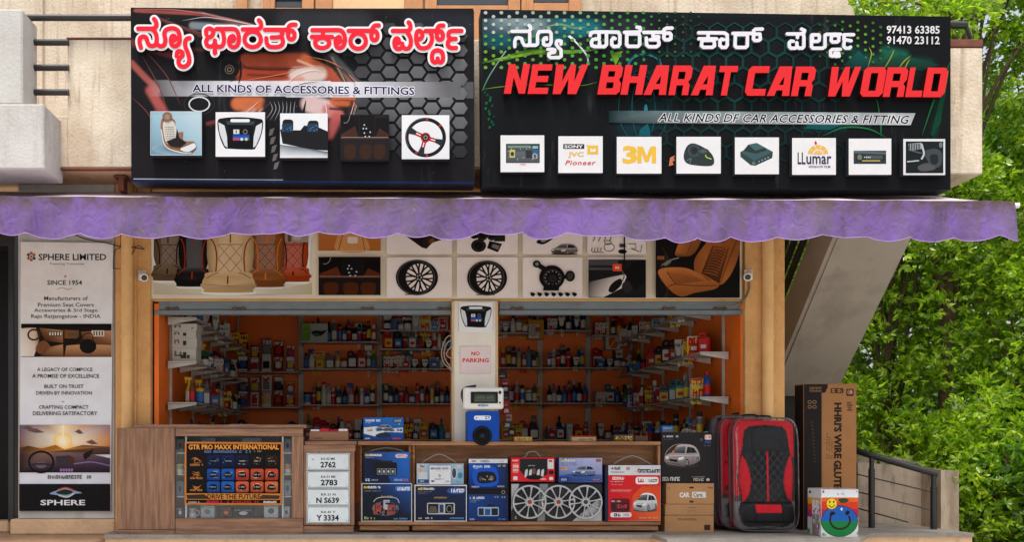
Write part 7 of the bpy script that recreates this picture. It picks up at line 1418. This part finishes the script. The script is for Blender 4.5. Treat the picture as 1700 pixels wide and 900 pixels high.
def mk(kind, v):
    L1 = fixc(LABC[v % 6]); L2 = fixc(LABC[(v*2+3) % 6]); b = MB(); c = MB()
    if kind == 'spray_can':
        R, H = .032, .17+.02*(v % 3); b.lathe([(R*.95, 0), (R, .006), (R, H*.22), (R, H*.62), (R, H*.72), (R, H*.95), (R*.9, H), (R*.6, H+.012)], [O0, O0, L1, L2 if v % 2 else L1, O0, fixc(S(170, 170, 172)), fixc(S(170, 170, 172))], 12); c.lathe([(R*.8, H+.001), (R*.82, H+.03), (R*.7, H+.05)], O0, 12); hh = H+.05
    elif kind == 'bottle':
        R, H = .036, .20+.02*(v % 3); b.lathe([(R*.9, 0), (R, .008), (R, H*.12), (R, H*.5), (R, H*.62), (R*.8, H*.74), (R*.42, H*.86), (R*.4, H*.92)], [O0, O0, L1, O0, O0, O0, O0], 12, sq=.25 if v % 2 else 0); c.lathe([(R*.48, H*.92), (R*.48, H*1.02), (R*.3, H*(1.02 if v % 2 else 1.14))], O0, 12); hh = H*1.1
    elif kind == 'spray_bottle':
        R, H = .04, .2; b.lathe([(R*.9, 0), (R, .01), (R, H*.15), (R, H*.55), (R*.92, H*.64), (R*.5, H*.84), (R*.32, H*.9)], [O0, O0, L1, O0, O0, O0], 12, sy=.7); c.lathe([(.014, H*.9), (.016, H*1.06)], O0, 10); c.box(-.055, .03, -.013, .013, H*1.05, H*1.2, O0, b=.006); c.box(-.042, -.03, -.008, .008, H*.9, H*1.05, O0, b=.002); hh = H*1.2
    elif kind == 'oil_can':
        H = .2+.02*(v % 2); b.box(-.065, .065, -.04, .04, 0, H*.8, O0, b=.014); b.box(-.05, .05, -.042, -.0395, H*.12, H*.6, L1, b=.001); b.box(-.03, .03, -.0435, -.0425, H*.25, H*.42, L2, b=.0005); b.tube(cr([(-.055, 0, H*.79), (-.05, 0, H*.98), (0, 0, H), (.015, 0, H*.8)]), .014, O0, 8); c.lathe([(.018, 0), (.02, .03)], O0, 12, (.042, 0, H*.8)); hh = H
    elif kind == 'tub':
        R, H = .048, .1+.03*(v % 3); b.lathe([(R*.96, 0), (R, .006), (R, H*.2), (R, H*.8), (R*.98, H)], [O0, O0, L1, O0], 14); c.lathe([(R*1.04, H-.02), (R*1.05, H+.006), (R*.9, H+.012)], O0, 14); hh = H
    elif kind == 'goods_box':
        w_, h_ = .05+.02*(v % 3), .13+.035*(v % 4); b.box(-w_, w_, -.05, .05, 0, h_, O0, b=.002)
        a = Art(0, .0006, T=lambda u, q, h: (-w_+2*w_*u, -.05-h, h_*(1-q)))
        a.rect(.03, .03, .97, .2+.05*(v % 3), L2); [a.scrib(.12, q_, .88, q_+.032, L1, .2) for q_ in (.07, .125)]
        if v % 3 == 0: a.ell(.5, .6, .32, .22, L1, 14); a.ell(.5, .6, .18, .12, L2, 12)
        elif v % 3 == 1: a.poly([(.1, .9), (.3, .4), (.9, .5), (.8, .9)], L1); a.rect(.3, .55, .7, .75, fixc(LABC[3]))
        else: a.rrect(.12, .4, .88, .85, .08, L1); a.scrib(.2, .55, .8, .58, L2, .2); a.ell(.4, .74, .12, .08, L2, 10)
        a.scrib(.1, .93, .8, .955, L1)
        n = len(b.v); b.v += a.v; b.f += [[i+n for i in f] for f in a.f]; b.c += a.c; b.m += a.m; b.sm += a.sm; c = None; hh = h_
    elif kind == 'blister_pack':
        w_, h_ = .075, .2+.03*(v % 2); b.box(-w_, w_, .0, .012, 0, h_, O0, b=.003)
        a = Art(0, .0006, T=lambda u, q, h: (-w_+2*w_*u, -h, h_*(1-q)))
        a.rect(.06, .05, .94, .28, L1); a.scrib(.14, .1, .86, .14, L2, .2); a.scrib(.14, .18, .6, .21, L2, .2); a.rect(.06, .84, .94, .95, L2)
        n = len(b.v); b.v += a.v; b.f += [[i+n for i in f] for f in a.f]; b.c += a.c; b.m += a.m; b.sm += a.sm
        c = MB()
        if v % 2: c.box(-.05, .05, -.035, -.001, h_*.22, h_*.66, O0, b=.016)
        else: c.lathe([(.0501, 0), (.05, .03), (.03, .04)], O0, 14); c.v = [(x, -y_, z+h_*.44) for x, z, y_ in c.v]
        hh = h_
    mats_ = m_itemc if kind in ('goods_box', 'blister_pack') else m_item
    return mesh_of(b, kind, mats_), (mesh_of(c, 'cap', m_item) if c else None), hh
CATS = {'spray_can': 'spray can', 'bottle': 'bottle', 'spray_bottle': 'spray bottle', 'oil_can': 'oil can', 'tub': 'tub', 'goods_box': 'box', 'blister_pack': 'pack'}
PARTN = {'spray_can': 'cap', 'bottle': 'cap', 'spray_bottle': 'trigger_head', 'oil_can': 'cap', 'tub': 'lid', 'blister_pack': 'blister'}
GOODS = []; GS = 1.0
def put(kind, x, y, z, rz, shelf, col=None, capc=None, sc=1.0):
    v = random.randint(0, 5)
    if (kind, v) not in PROTO: PROTO[(kind, v)] = mk(kind, v)
    me, cp, hh = PROTO[(kind, v)]
    col = col or random.choice(PALETTE.get(kind, list(NAMED))); capc = capc or random.choice(['white', 'black', 'red', 'yellow', 'blue', 'black', 'grey'])
    o = bpy.data.objects.new(kind, me); COL.objects.link(o); o.location = (x, y, z+.0005); o.rotation_euler.z = rz+random.uniform(-.12, .12); s_ = sc*GS*random.uniform(.88, 1.12); o.scale = (s_, s_, s_*random.uniform(1.05, 1.25))
    j = random.uniform(.8, 1.15); o.color = (*[min(1, q*j) for q in NAMED[col]], 1)
    if cp:
        p = bpy.data.objects.new(PARTN[kind], cp); COL.objects.link(p); p.parent = o; p.color = (*NAMED[capc], 1)
    o['category'] = CATS[kind]; o['group'] = {'spray_can': 'spray cans on the shop shelves', 'bottle': 'bottles on the shop shelves', 'spray_bottle': 'trigger bottles on the shop shelves', 'oil_can': 'oil cans on the shop shelves', 'tub': 'round tubs on the shop shelves', 'goods_box': 'small boxes on the shop shelves', 'blister_pack': 'hanging packs in the shop'}[kind]
    GOODS.append((o, kind, col, capc if cp else None, shelf))
    return hh*s_
PALETTE = {'spray_can': ['red', 'black', 'blue', 'white', 'black', 'dark red', 'silver', 'yellow', 'grey', 'black', 'red'], 'bottle': ['white', 'black', 'green', 'yellow', 'dark red', 'blue', 'black', 'white', 'grey', 'navy', 'black', 'brown', 'silver'],
           'spray_bottle': ['blue', 'yellow', 'white', 'green', 'pink'], 'oil_can': ['red', 'navy', 'black', 'yellow', 'grey', 'teal', 'red'], 'tub': ['black', 'orange', 'blue', 'grey', 'red', 'white'],
           'goods_box': ['white', 'black', 'blue', 'black', 'dark red', 'grey', 'white', 'black', 'silver', 'navy', 'yellow', 'brown'], 'blister_pack': ['white', 'black', 'red', 'blue', 'black', 'grey']}
MIX = {'c': ['spray_can']*5+['bottle']*3+['goods_box'], 'b': ['bottle']*5+['spray_can']*3+['spray_bottle']+['tub'], 'x': ['goods_box']*4+['tub']*2+['bottle'], 'k': ['oil_can']*3+['tub']*2+['goods_box']*2+['bottle']*2, 'm': ['bottle']*3+['spray_can']*2+['goods_box']*2+['oil_can']*2+['tub', 'spray_bottle']}
WID = {'spray_can': .074, 'bottle': .084, 'spray_bottle': .1, 'oil_can': .145, 'tub': .11, 'goods_box': .14, 'blister_pack': .16}
def fill_back(sh, mix, nm, gap=.0, skip=()):
    x0, x1, z = sh; x = x0
    while x < x1-.06:
        k = random.choice(MIX[mix]); w_ = WID[k]*GS
        if x+w_ > x1+.02: k = 'spray_can'; w_ = .074*GS
        if not any(a_ < x+w_/2 < b_ for a_, b_ in skip): put(k, x+w_/2, YSH+.075+random.uniform(-.01, .03), z, 0, nm)
        x += w_+random.uniform(-.014, .004)+gap
def fill_rear(sh, nm, p=.55):
    x = sh[0]
    while x < sh[1]-.1:
        if random.random() < p and not any(a_ < x+.08 < b_ for a_, b_ in hid):
            put(random.choice(['goods_box', 'goods_box', 'bottle', 'spray_can', 'oil_can']), x+.06, YSH+.2, sh[2], 0, 'rear of '+nm, sc=1.15)
        x += .15
def fill_side(left, z, mix, nm, y0, y1, gap=0.0):
    y = y0
    while y < y1:
        k = random.choice(MIX[mix]); w_ = WID[k]*1.15
        x = (BX0+.2) if left else (BX1-.2)
        put(k, x+random.uniform(-.03, .06)*(1 if left else -1), y+w_/2, z, (.6 if left else -.6), nm, sc=1.0)
        y += w_+random.uniform(-.01, .03)+gap
side_rack(True, (1.38, 1.83, 2.27, 2.74), 'white bracketed shelves along the left orange wall of the shop')
side_rack(False, (1.40, 1.89, 2.37, 2.86), 'white bracketed shelves along the right orange wall of the shop')
r1 = back_rack(392, 498, (617, 676, 730), 'narrow shelf rack in the left back corner of the shop')
r2 = back_rack(500, 629, (567, 612, 672, 730), 'shelf rack on the back wall, second from the left corner')
r3 = back_rack(631, 762, (548, 579, 612, 670, 730), 'shelf rack on the back wall just left of the white pillar')
r4 = back_rack(824, 897, (552, 610, 669, 730), 'narrow shelf rack on the back wall just right of the pillar')
r5 = back_rack(899, 977, (548, 610, 669, 730), 'shelf rack on the back wall right of centre')
r6 = back_rack(979, 1052, (556, 610, 669, 730), 'shelf rack on the back wall in the right corner')
SK = ((X(752, 0)*13/9*.985, X(832, 0)*13/9),)
hid = ((X(756, YSH), X(822, YSH)),)
names = ['top shelf', 'upper shelf', 'middle shelf', 'lower shelf', 'bottom shelf']
for sh, mix, nm in ((r2[0], 'b', 'top shelf of rack two'), (r2[1], 'm', 'second shelf of rack two'), (r2[2], 'b', 'third shelf of rack two'), (r2[3], 'k', 'bottom shelf of rack two'),
    (r3[0], 'x', 'top shelf left of pillar'), (r3[1], 'm', 'second shelf left of pillar'), (r3[2], 'x', 'third shelf left of pillar'), (r3[3], 'b', 'fourth shelf left of pillar'), (r3[4], 'k', 'bottom shelf left of pillar'),
    (r4[0], 'x', 'top shelf right of pillar'), (r4[1], 'c', 'second shelf right of pillar'), (r4[2], 'b', 'third shelf right of pillar'), (r4[3], 'k', 'bottom shelf right of pillar'),
    (r5[0], 'x', 'top shelf right of centre'), (r5[1], 'c', 'second shelf right of centre'), (r5[2], 'b', 'third shelf right of centre'), (r5[3], 'k', 'bottom shelf right of centre'),
    (r6[0], 'x', 'top shelf in right corner'), (r6[1], 'x', 'second shelf in right corner'), (r6[2], 'm', 'third shelf in right corner'), (r6[3], 'm', 'bottom shelf in right corner'),
    (r1[2], 'k', 'bottom shelf in left corner')):
    fill_back(sh, mix, nm, skip=hid)
    fill_rear(sh, nm, .62 if mix != 'c' else .45)
# the left corner rack is crowded with packs
for z_, rr in ((r1[0][2], 'top shelf in left corner'), (r1[1][2], 'second shelf in left corner')):
    x = r1[0][0]+.02
    while x < r1[0][1]-.05:
        zz = z_
        for k in range(2):
            zz += put('blister_pack', x+.06, YSH+.04+.02*k, zz, 0, rr, sc=.9)+.004
        x += .175
for z, mix, nm in ((2.27, 'm', 'upper shelf on left wall'), (1.83, 'm', 'middle shelf on left wall'), (1.38, 'k', 'lowest shelf on left wall')): fill_side(True, z, mix, nm, 1.0 if z > 2 else .42, 3.55, .02)
fill_side(True, 2.74, 'x', 'top shelf on left wall', .5, 3.5, .12)
for z, mix, nm in ((2.37, 'k', 'upper shelf on right wall'), (1.89, 'm', 'middle shelf on right wall'), (1.40, 'c', 'lowest shelf on right wall')): fill_side(False, z, mix, nm, .38, 3.55, .02)
fill_side(False, 2.86, 'x', 'top shelf on right wall', .5, 3.5, .12)
# big pieces named in their own right
def wbox(i, z0, h):
    y = .36; x0 = BX0+.05; a = Art(y, .0006); a.box(x0, x0+.27-.01*(i % 2), y, y+.26, z0, z0+h, S(214, 210, 200), b=.003)
    a.T = lambda u, v, hh: (x0+.26*u, y-hh, z0+h*(1-v)); a.rect(.46, .3, .6, .75, S(60, 70, 50)) if i else a.rect(.8, .5, .9, .75, S(170, 140, 90)); a.scrib(.1, .2, .4, .3, S(120, 120, 116)); 
    if i == 3: a.rect(.36, .5, .48, .75, S(70, 84, 60)); a.rect(.62, .5, .74, .75, S(70, 84, 60))
    o = a.build('white_carton', m_cardp); tag(o, ['topmost of the four white cartons at the near end of the left wall', 'second from the top of the four white cartons by the left wall', 'third from the top of the four white cartons by the left wall', 'lowest of the four white cartons by the left wall'][i], 'box', 'white cartons on the left wall shelf')
zc = 2.2705
for i, h in ((3, .15), (2, .11), (1, .075), (0, .075)): wbox(i, zc, h); zc += h+.001
a = Art(YSH+.02, .0006); y = YSH+.02; zt = r2[0][2]; x0 = r2[0][0]-.02; a.box(x0, x0+.38, y-.0, y+.05, zt+.001, zt+.27, S(206, 206, 202), b=.003); a.T = lambda u, v, h: (x0+.38*u, y-h, zt+.27*(1-v))
a.poly([(.02, .02), (.3, .02), (.36, .4), (.3, .98), (.02, .98)], S(120, 176, 50)); a.ring(.16, .3, .16, .2, .02, S(206, 226, 150)); a.poly(cr([(.36, .52), (.5, .4), (.8, .42), (.97, .36), (.84, .58), (.7, .7), (.5, .66)], True, 4), S(40, 44, 50)); a.poly(cr([(.4, .6), (.55, .56), (.7, .62), (.56, .74)], True, 3), S(60, 120, 130))
tag(a.build('goods_box', m_print), 'wide white and lime box with a dark mask shape on the top back shelf', 'box')
def stacked(px0, px1, r0, r1, y, d, c, lab, nm='goods_box', art=None):
    o = carton(nm, lab, 'box', (px0, r0, px1, r1), y, d, c, art, m_print); return o
stacked(877, 903, 531, 563, YSH-.01, .12, S(206, 150, 50), 'yellow box with a spiral print at the top back shelf right of the pillar', art=lambda a, x0, y0, x1, y1: (a.rect(x0+1, y0+8, x1-8, y1-1, S(220, 216, 206)), [a.ring(x0+8, y0+18, 3+3*k, 3+3*k, 1, S(40, 40, 44)) for k in range(3)], a.ell(x1-10, y0+16, 5, 4, S(190, 80, 50))))
stacked(1005, 1030, 558, 581, YSH-.02, .1, S(150, 150, 150), 'grey box with an orange swirl on the back shelf in the right corner', art=lambda a, x0, y0, x1, y1: (a.rect(x0+1, y0+1, x1-1, y1-1, S(206, 206, 200)), a.poly(cr([(x0+6, y0+4), (x0+16, y0+3), (x0+20, y0+18), (x0+8, y0+20)], True, 3), S(206, 90, 50)), a.stroke([(x0+8, y0+20), (x0+14, y0+10), (x0+20, y0+6)], 2, S(226, 200, 60))))
# things lying on the front stand's top board
yt = YS_+.06
def tray(px0, px1, r0, c, lab, art=None): return carton('tray_pack', lab, 'box', (px0, r0, px1, 733.2), yt, .12, c, art, m_gloss)
tray(853, 884, 725.5, S(196, 130, 50), 'small orange pack with dark print lying right of the blue speaker box', lambda a, x0, y0, x1, y1: (a.rect(x0+2, y0+1, x1-2, y1-1, S(216, 190, 110)), a.scrib(x0+5, y0+2, x1-5, y1-2, S(150, 60, 40))))
tray(949, 990, 723.5, S(206, 176, 130), 'cream open tray with a red top on the long stand', lambda a, x0, y0, x1, y1: (a.rect(x0, y0, x1, y0+2.6, S(150, 30, 36)), a.scrib(x0+12, y0+5, x1-6, y0+8, S(120, 90, 60))))
tray(1020, 1052, 722.5, S(120, 90, 50), 'clear pack of brassy fittings near the right end of the long stand', lambda a, x0, y0, x1, y1: [a.ell(random.uniform(x0+2, x1-2), random.uniform(y0+2, y1-2), 1.6, 1.3, S(*random.choice([(220, 190, 100), (150, 110, 50), (240, 226, 170)])), n=6) for k in range(26)])
tray(1054, 1076, 723.8, S(96, 76, 56), 'small brown pack beside the brassy fittings on the long stand')
mb = MB(); o = (X(1152, .1), .1, Z(718.5, .1)); 
o_ = carton('blue_pack', 'small sky blue pack lying on the black car box', 'box', (1099, 707.5, 1118, 718.3), 0.0, .1, S(60, 140, 206), lambda a, x0, y0, x1, y1: (a.scrib(x0+2, y0+3, x1-3, y0+5.4, S(226, 236, 244)), a.rect(x0+1, y1-3, x1-1, y1-1, S(206, 120, 60))), m_gloss)
# hanging strip of packets right of the pillar
t = thing('packet_strip', (X(842, .3), .3, 1.5), 'tangled hanging strip of small packets just right of the pillar', 'packets')
for k in range(9):
    y = .3+random.uniform(-.02, .04); r = 616+k*12; px = 838+random.uniform(-4, 8)+(8 if k > 5 else 0); a = Art(y, .0006); w_ = random.uniform(6, 10)
    a.box(X(px-w_, y), X(px+w_*.6, y), y, y+.02, Z(r+12, y), Z(r, y), S(*random.choice([(40, 38, 42), (150, 40, 44), (150, 146, 140), (70, 66, 68)])), b=.006); a.ell(px-2, r+6, 4, 3, S(*random.choice([(190, 180, 170), (160, 60, 50), (60, 60, 66)])), n=8); a.scrib(px-w_+2, r+8, px+2, r+10, S(200, 196, 190)); a.build('packet', m_gloss, t)

# ---- labels: by look, then by shelf, then by neighbours or order
KW = {'spray_can': 'spray can', 'bottle': 'bottle', 'spray_bottle': 'trigger bottle', 'oil_can': 'oil can', 'tub': 'round tub', 'goods_box': 'printed box', 'blister_pack': 'blister pack'}
def lk(g): return g[2]+' '+KW[g[1]]+(' with '+g[3]+' '+{'blister_pack': 'blister'}.get(g[1], 'top') if g[3] else '')
from collections import Counter, defaultdict
seen = defaultdict(list)
for g in GOODS: seen[(lk(g), g[4])].append(g)
for (l, sh), gs in seen.items():
    side = 'wall' in sh
    gs.sort(key=lambda g: g[0].location.y if side else (round(g[0].location.z, 1)*-100+g[0].location.x))
    for i, g in enumerate(gs):
        pre = '' if len(gs) == 1 else ((['nearest', 'second nearest', 'third nearest', 'fourth nearest', 'fifth nearest'] if side else ['leftmost', 'second', 'third', 'fourth', 'fifth'])[min(i, 4)]+' ')
        g[0]['label'] = (pre+l+' on '+sh)
GAIN = 1.0
# ------------------------------------------------------------------ trees and shrubs on the right
def leafmat(name, c0, c1, c2):
    m = bpy.data.materials.new(name); m.use_nodes = True; t = m.node_tree; N = t.nodes; L = t.links; b = N['Principled BSDF']
    g = N.new('ShaderNodeNewGeometry'); r = N.new('ShaderNodeValToRGB'); L.new(g.outputs['Random Per Island'], r.inputs[0])
    e = r.color_ramp.elements; e[0].color = (*c0, 1); e[1].color = (*c2, 1); x = e.new(.55); x.color = (*c1, 1)
    L.new(r.outputs[0], b.inputs['Base Color']); b.inputs['Roughness'].default_value = .3; b.inputs['Specular IOR Level'].default_value = .6
    tr = N.new('ShaderNodeBsdfTranslucent'); s = N.new('ShaderNodeVectorMath'); s.operation = 'MULTIPLY'; s.inputs[1].default_value = (1.5, 1.7, .5); L.new(r.outputs[0], s.inputs[0]); L.new(s.outputs[0], tr.inputs[0])
    mx = N.new('ShaderNodeMixShader'); mx.inputs[0].default_value = .4; L.new(b.outputs[0], mx.inputs[1]); L.new(tr.outputs[0], mx.inputs[2]); L.new(mx.outputs[0], N['Material Output'].inputs[0])
    return m
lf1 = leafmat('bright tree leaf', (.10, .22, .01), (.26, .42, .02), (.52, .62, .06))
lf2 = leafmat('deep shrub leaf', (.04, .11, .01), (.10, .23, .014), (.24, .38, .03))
RN = np.random.RandomState(9)
def leaves(mb_name, clumps, n_per, size, mat_, parent, spread):
    """palmate sprays: every spray is a few long leaves fanning from one twig tip"""
    PV = []
    def nrm(a): return a/(np.linalg.norm(a, axis=-1, keepdims=True)+1e-9)
    for (cx, cy, cz, r) in clumps:
        n = max(6, int(n_per*(r/spread)**2)); d = nrm(RN.normal(size=(n, 3))); rad = r*(RN.rand(n, 1)**.45)
        p = np.array((cx, cy, cz))+d*rad*np.array((1, 1, .8))
        out = nrm(nrm(d+np.array((0, -.35, .35)))+RN.normal(size=(n, 3))*.35); s1 = nrm(np.cross(out, RN.normal(size=(n, 3))))
        for q in range(6):
            a = (q/5-.5)*2.4+RN.normal(size=(n, 1))*.2
            dr = nrm(out*np.cos(a)+s1*np.sin(a)+np.array((0, 0, -.25))); nn = nrm(np.cross(dr, np.cross(out, s1)+RN.normal(size=(n, 3))*.5))
            l = size*RN.uniform(.6, 1.25, (n, 1)); w_ = l*RN.uniform(.15, .23, (n, 1)); up = np.cross(nn, dr)*l*.08
            PV.append(np.stack((p, p+dr*l*.5+nn*w_+up, p+dr*l, p+dr*l*.5-nn*w_+up), 1).reshape(-1, 3))
    V = np.concatenate(PV)-np.array(WL[parent.name]); nf = len(V)//4
    me = bpy.data.meshes.new(mb_name); me.vertices.add(len(V)); me.vertices.foreach_set('co', V.ravel().astype(np.float32)); me.loops.add(nf*4); me.loops.foreach_set('vertex_index', np.arange(nf*4, dtype=np.int32))
    me.polygons.add(nf); me.polygons.foreach_set('loop_start', np.arange(0, nf*4, 4, dtype=np.int32)); me.materials.append(mat_); me.update(calc_edges=True)
    o = bpy.data.objects.new(mb_name, me); COL.objects.link(o); o.parent = parent; return o
def tree(x, y, h, trunk_h, cw, lab, n=70, per=26, size=.15, lm=lf1, nm='broadleaf_tree', crown0=.3, cat='tree', tr=.075, cdep=None, grp='trees beside the building', lean=0, extra=()):
    t = thing(nm, (x, y, 0), lab, cat, grp); mb = MB(); top = (x+.3+lean, y+.1, h*.8)
    trunk = cr([(x, y, 0), (x+.08, y+.03, trunk_h*.5), (x+.02+lean*.5, y, trunk_h), top]); mb.tube(trunk, [tr*(1-.85*i/(len(trunk)-1)) for i in range(len(trunk))], (1, 1, 1), 10)
    cl = []; cd_ = cdep or cw
    for k in range(n):
        d = RN.normal(size=3); d /= np.linalg.norm(d); f = RN.rand()**.4
        c = np.array((x+lean, y, h*(crown0+(1-crown0)/2)))+d*f*np.array((cw, cd_, h*(1-crown0)/2)); c += RN.normal(size=3)*.12
        if c[2] < .15: c[2] = .15+RN.rand()*.3
        cl.append((*c, RN.uniform(.2, .46)*(.8+.1*cw)))
    for c in extra:
        cl.append(c); s = trunk[-4]; mid = ((s[0]*.45+c[0]*.55), (s[1]*.4+c[1]*.6), max(s[2], c[2])+.25); b_ = cr([s, mid, c[:3]]); mb.tube(b_, [tr*.36*(1-.85*i/(len(b_)-1)) for i in range(len(b_))], (1, 1, 1), 6)
    for k in range(0, n, max(1, n//14)):
        c = cl[k]; s = trunk[int(len(trunk)*RN.uniform(.35, .9))]; mid = ((s[0]+c[0])/2, (s[1]+c[1])/2, (s[2]+c[2])/2+.2); b_ = cr([s, mid, c[:3]]); mb.tube(b_, [tr*.32*(1-.8*i/(len(b_)-1)) for i in range(len(b_))], (1, 1, 1), 6)
    mb.build('trunk', m_bark, t); leaves('crown', cl, per, size, lm, t, .45); return t
tree(6.6, 2.6, 6.6, 2.4, 1.35, 'bright green tree right of the sloping stair, nearest the stair', 110, 100, .085, crown0=.14)
tree(8.7, 2.2, 7.6, 2.6, 1.5, 'tall bright tree at the right edge of the picture beside the awning end', 115, 100, .085, crown0=.2)
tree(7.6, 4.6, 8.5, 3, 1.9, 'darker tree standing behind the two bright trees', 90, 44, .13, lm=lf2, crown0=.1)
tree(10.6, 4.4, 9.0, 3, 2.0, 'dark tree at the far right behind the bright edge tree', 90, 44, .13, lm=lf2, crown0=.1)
tree(6.9, 1.9, 9.2, 4.4, 1.5, 'high leafy tree whose top reaches over the roof behind the signboard', 75, 84, .09, crown0=.62, lean=.3, tr=.1, extra=((5.15, .1, 6.02, .3), (5.5, .0, 6.12, .36), (5.95, .2, 5.95, .42), (6.3, .4, 6.2, .45)))
tree(9.2, .9, 9.0, 4.6, 1.3, 'tall tree with its crown above the right end of the awning', 75, 84, .09, crown0=.5, tr=.12)
tree(5.6, 4.9, 7.0, 3, 1.3, 'shaded tree behind the staircase seen through the stair rails', 70, 60, .1, lm=lf1, crown0=.05)
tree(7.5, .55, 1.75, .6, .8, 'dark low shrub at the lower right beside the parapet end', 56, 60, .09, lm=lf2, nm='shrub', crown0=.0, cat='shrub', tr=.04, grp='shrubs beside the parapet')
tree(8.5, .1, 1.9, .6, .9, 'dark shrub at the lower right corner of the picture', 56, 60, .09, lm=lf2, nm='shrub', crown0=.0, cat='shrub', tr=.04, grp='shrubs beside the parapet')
tree(6.3, 1.75, 2.1, .6, .75, 'leafy bush behind the low parapet wall and handrail', 46, 60, .09, lm=lf1, nm='shrub', crown0=.05, cat='shrub', tr=.04, grp='shrubs beside the parapet')
tree(5.55, 2.5, 2.6, .8, .6, 'small bush behind the tall carton, next to the stair foot', 36, 60, .09, lm=lf1, nm='shrub', crown0=.15, cat='shrub', tr=.04, grp='shrubs beside the parapet')
tree(6.9, .95, 1.9, .6, .8, 'bright bush squeezed between the parapet pier and the dark shrub', 50, 60, .09, lm=lf1, nm='shrub', crown0=.0, cat='shrub', tr=.04, grp='shrubs beside the parapet')
tree(9.4, 1.2, 2.6, .8, 1.1, 'tall dark shrub behind the corner shrub at the right edge', 70, 60, .1, lm=lf2, nm='shrub', crown0=.0, cat='shrub', tr=.05, grp='shrubs beside the parapet')
tree(8.2, 2.6, 2.4, .8, 1.2, 'broad green bush under the bright edge tree', 70, 60, .1, lm=lf2, nm='shrub', crown0=.0, cat='shrub', tr=.05, grp='shrubs beside the parapet')
tree(7.9, 1.5, 5.6, 1.6, 1.1, 'slim bright tree filling the gap between the stair and the awning end', 95, 100, .085, crown0=.18, tr=.06)
wd = thing('woodland', (12, 11, 0), 'far wood', 'trees')
cl = [(RN.uniform(3, 22), RN.uniform(9, 12), RN.uniform(0, 9), RN.uniform(.7, 1.2)) for k in range(420)]
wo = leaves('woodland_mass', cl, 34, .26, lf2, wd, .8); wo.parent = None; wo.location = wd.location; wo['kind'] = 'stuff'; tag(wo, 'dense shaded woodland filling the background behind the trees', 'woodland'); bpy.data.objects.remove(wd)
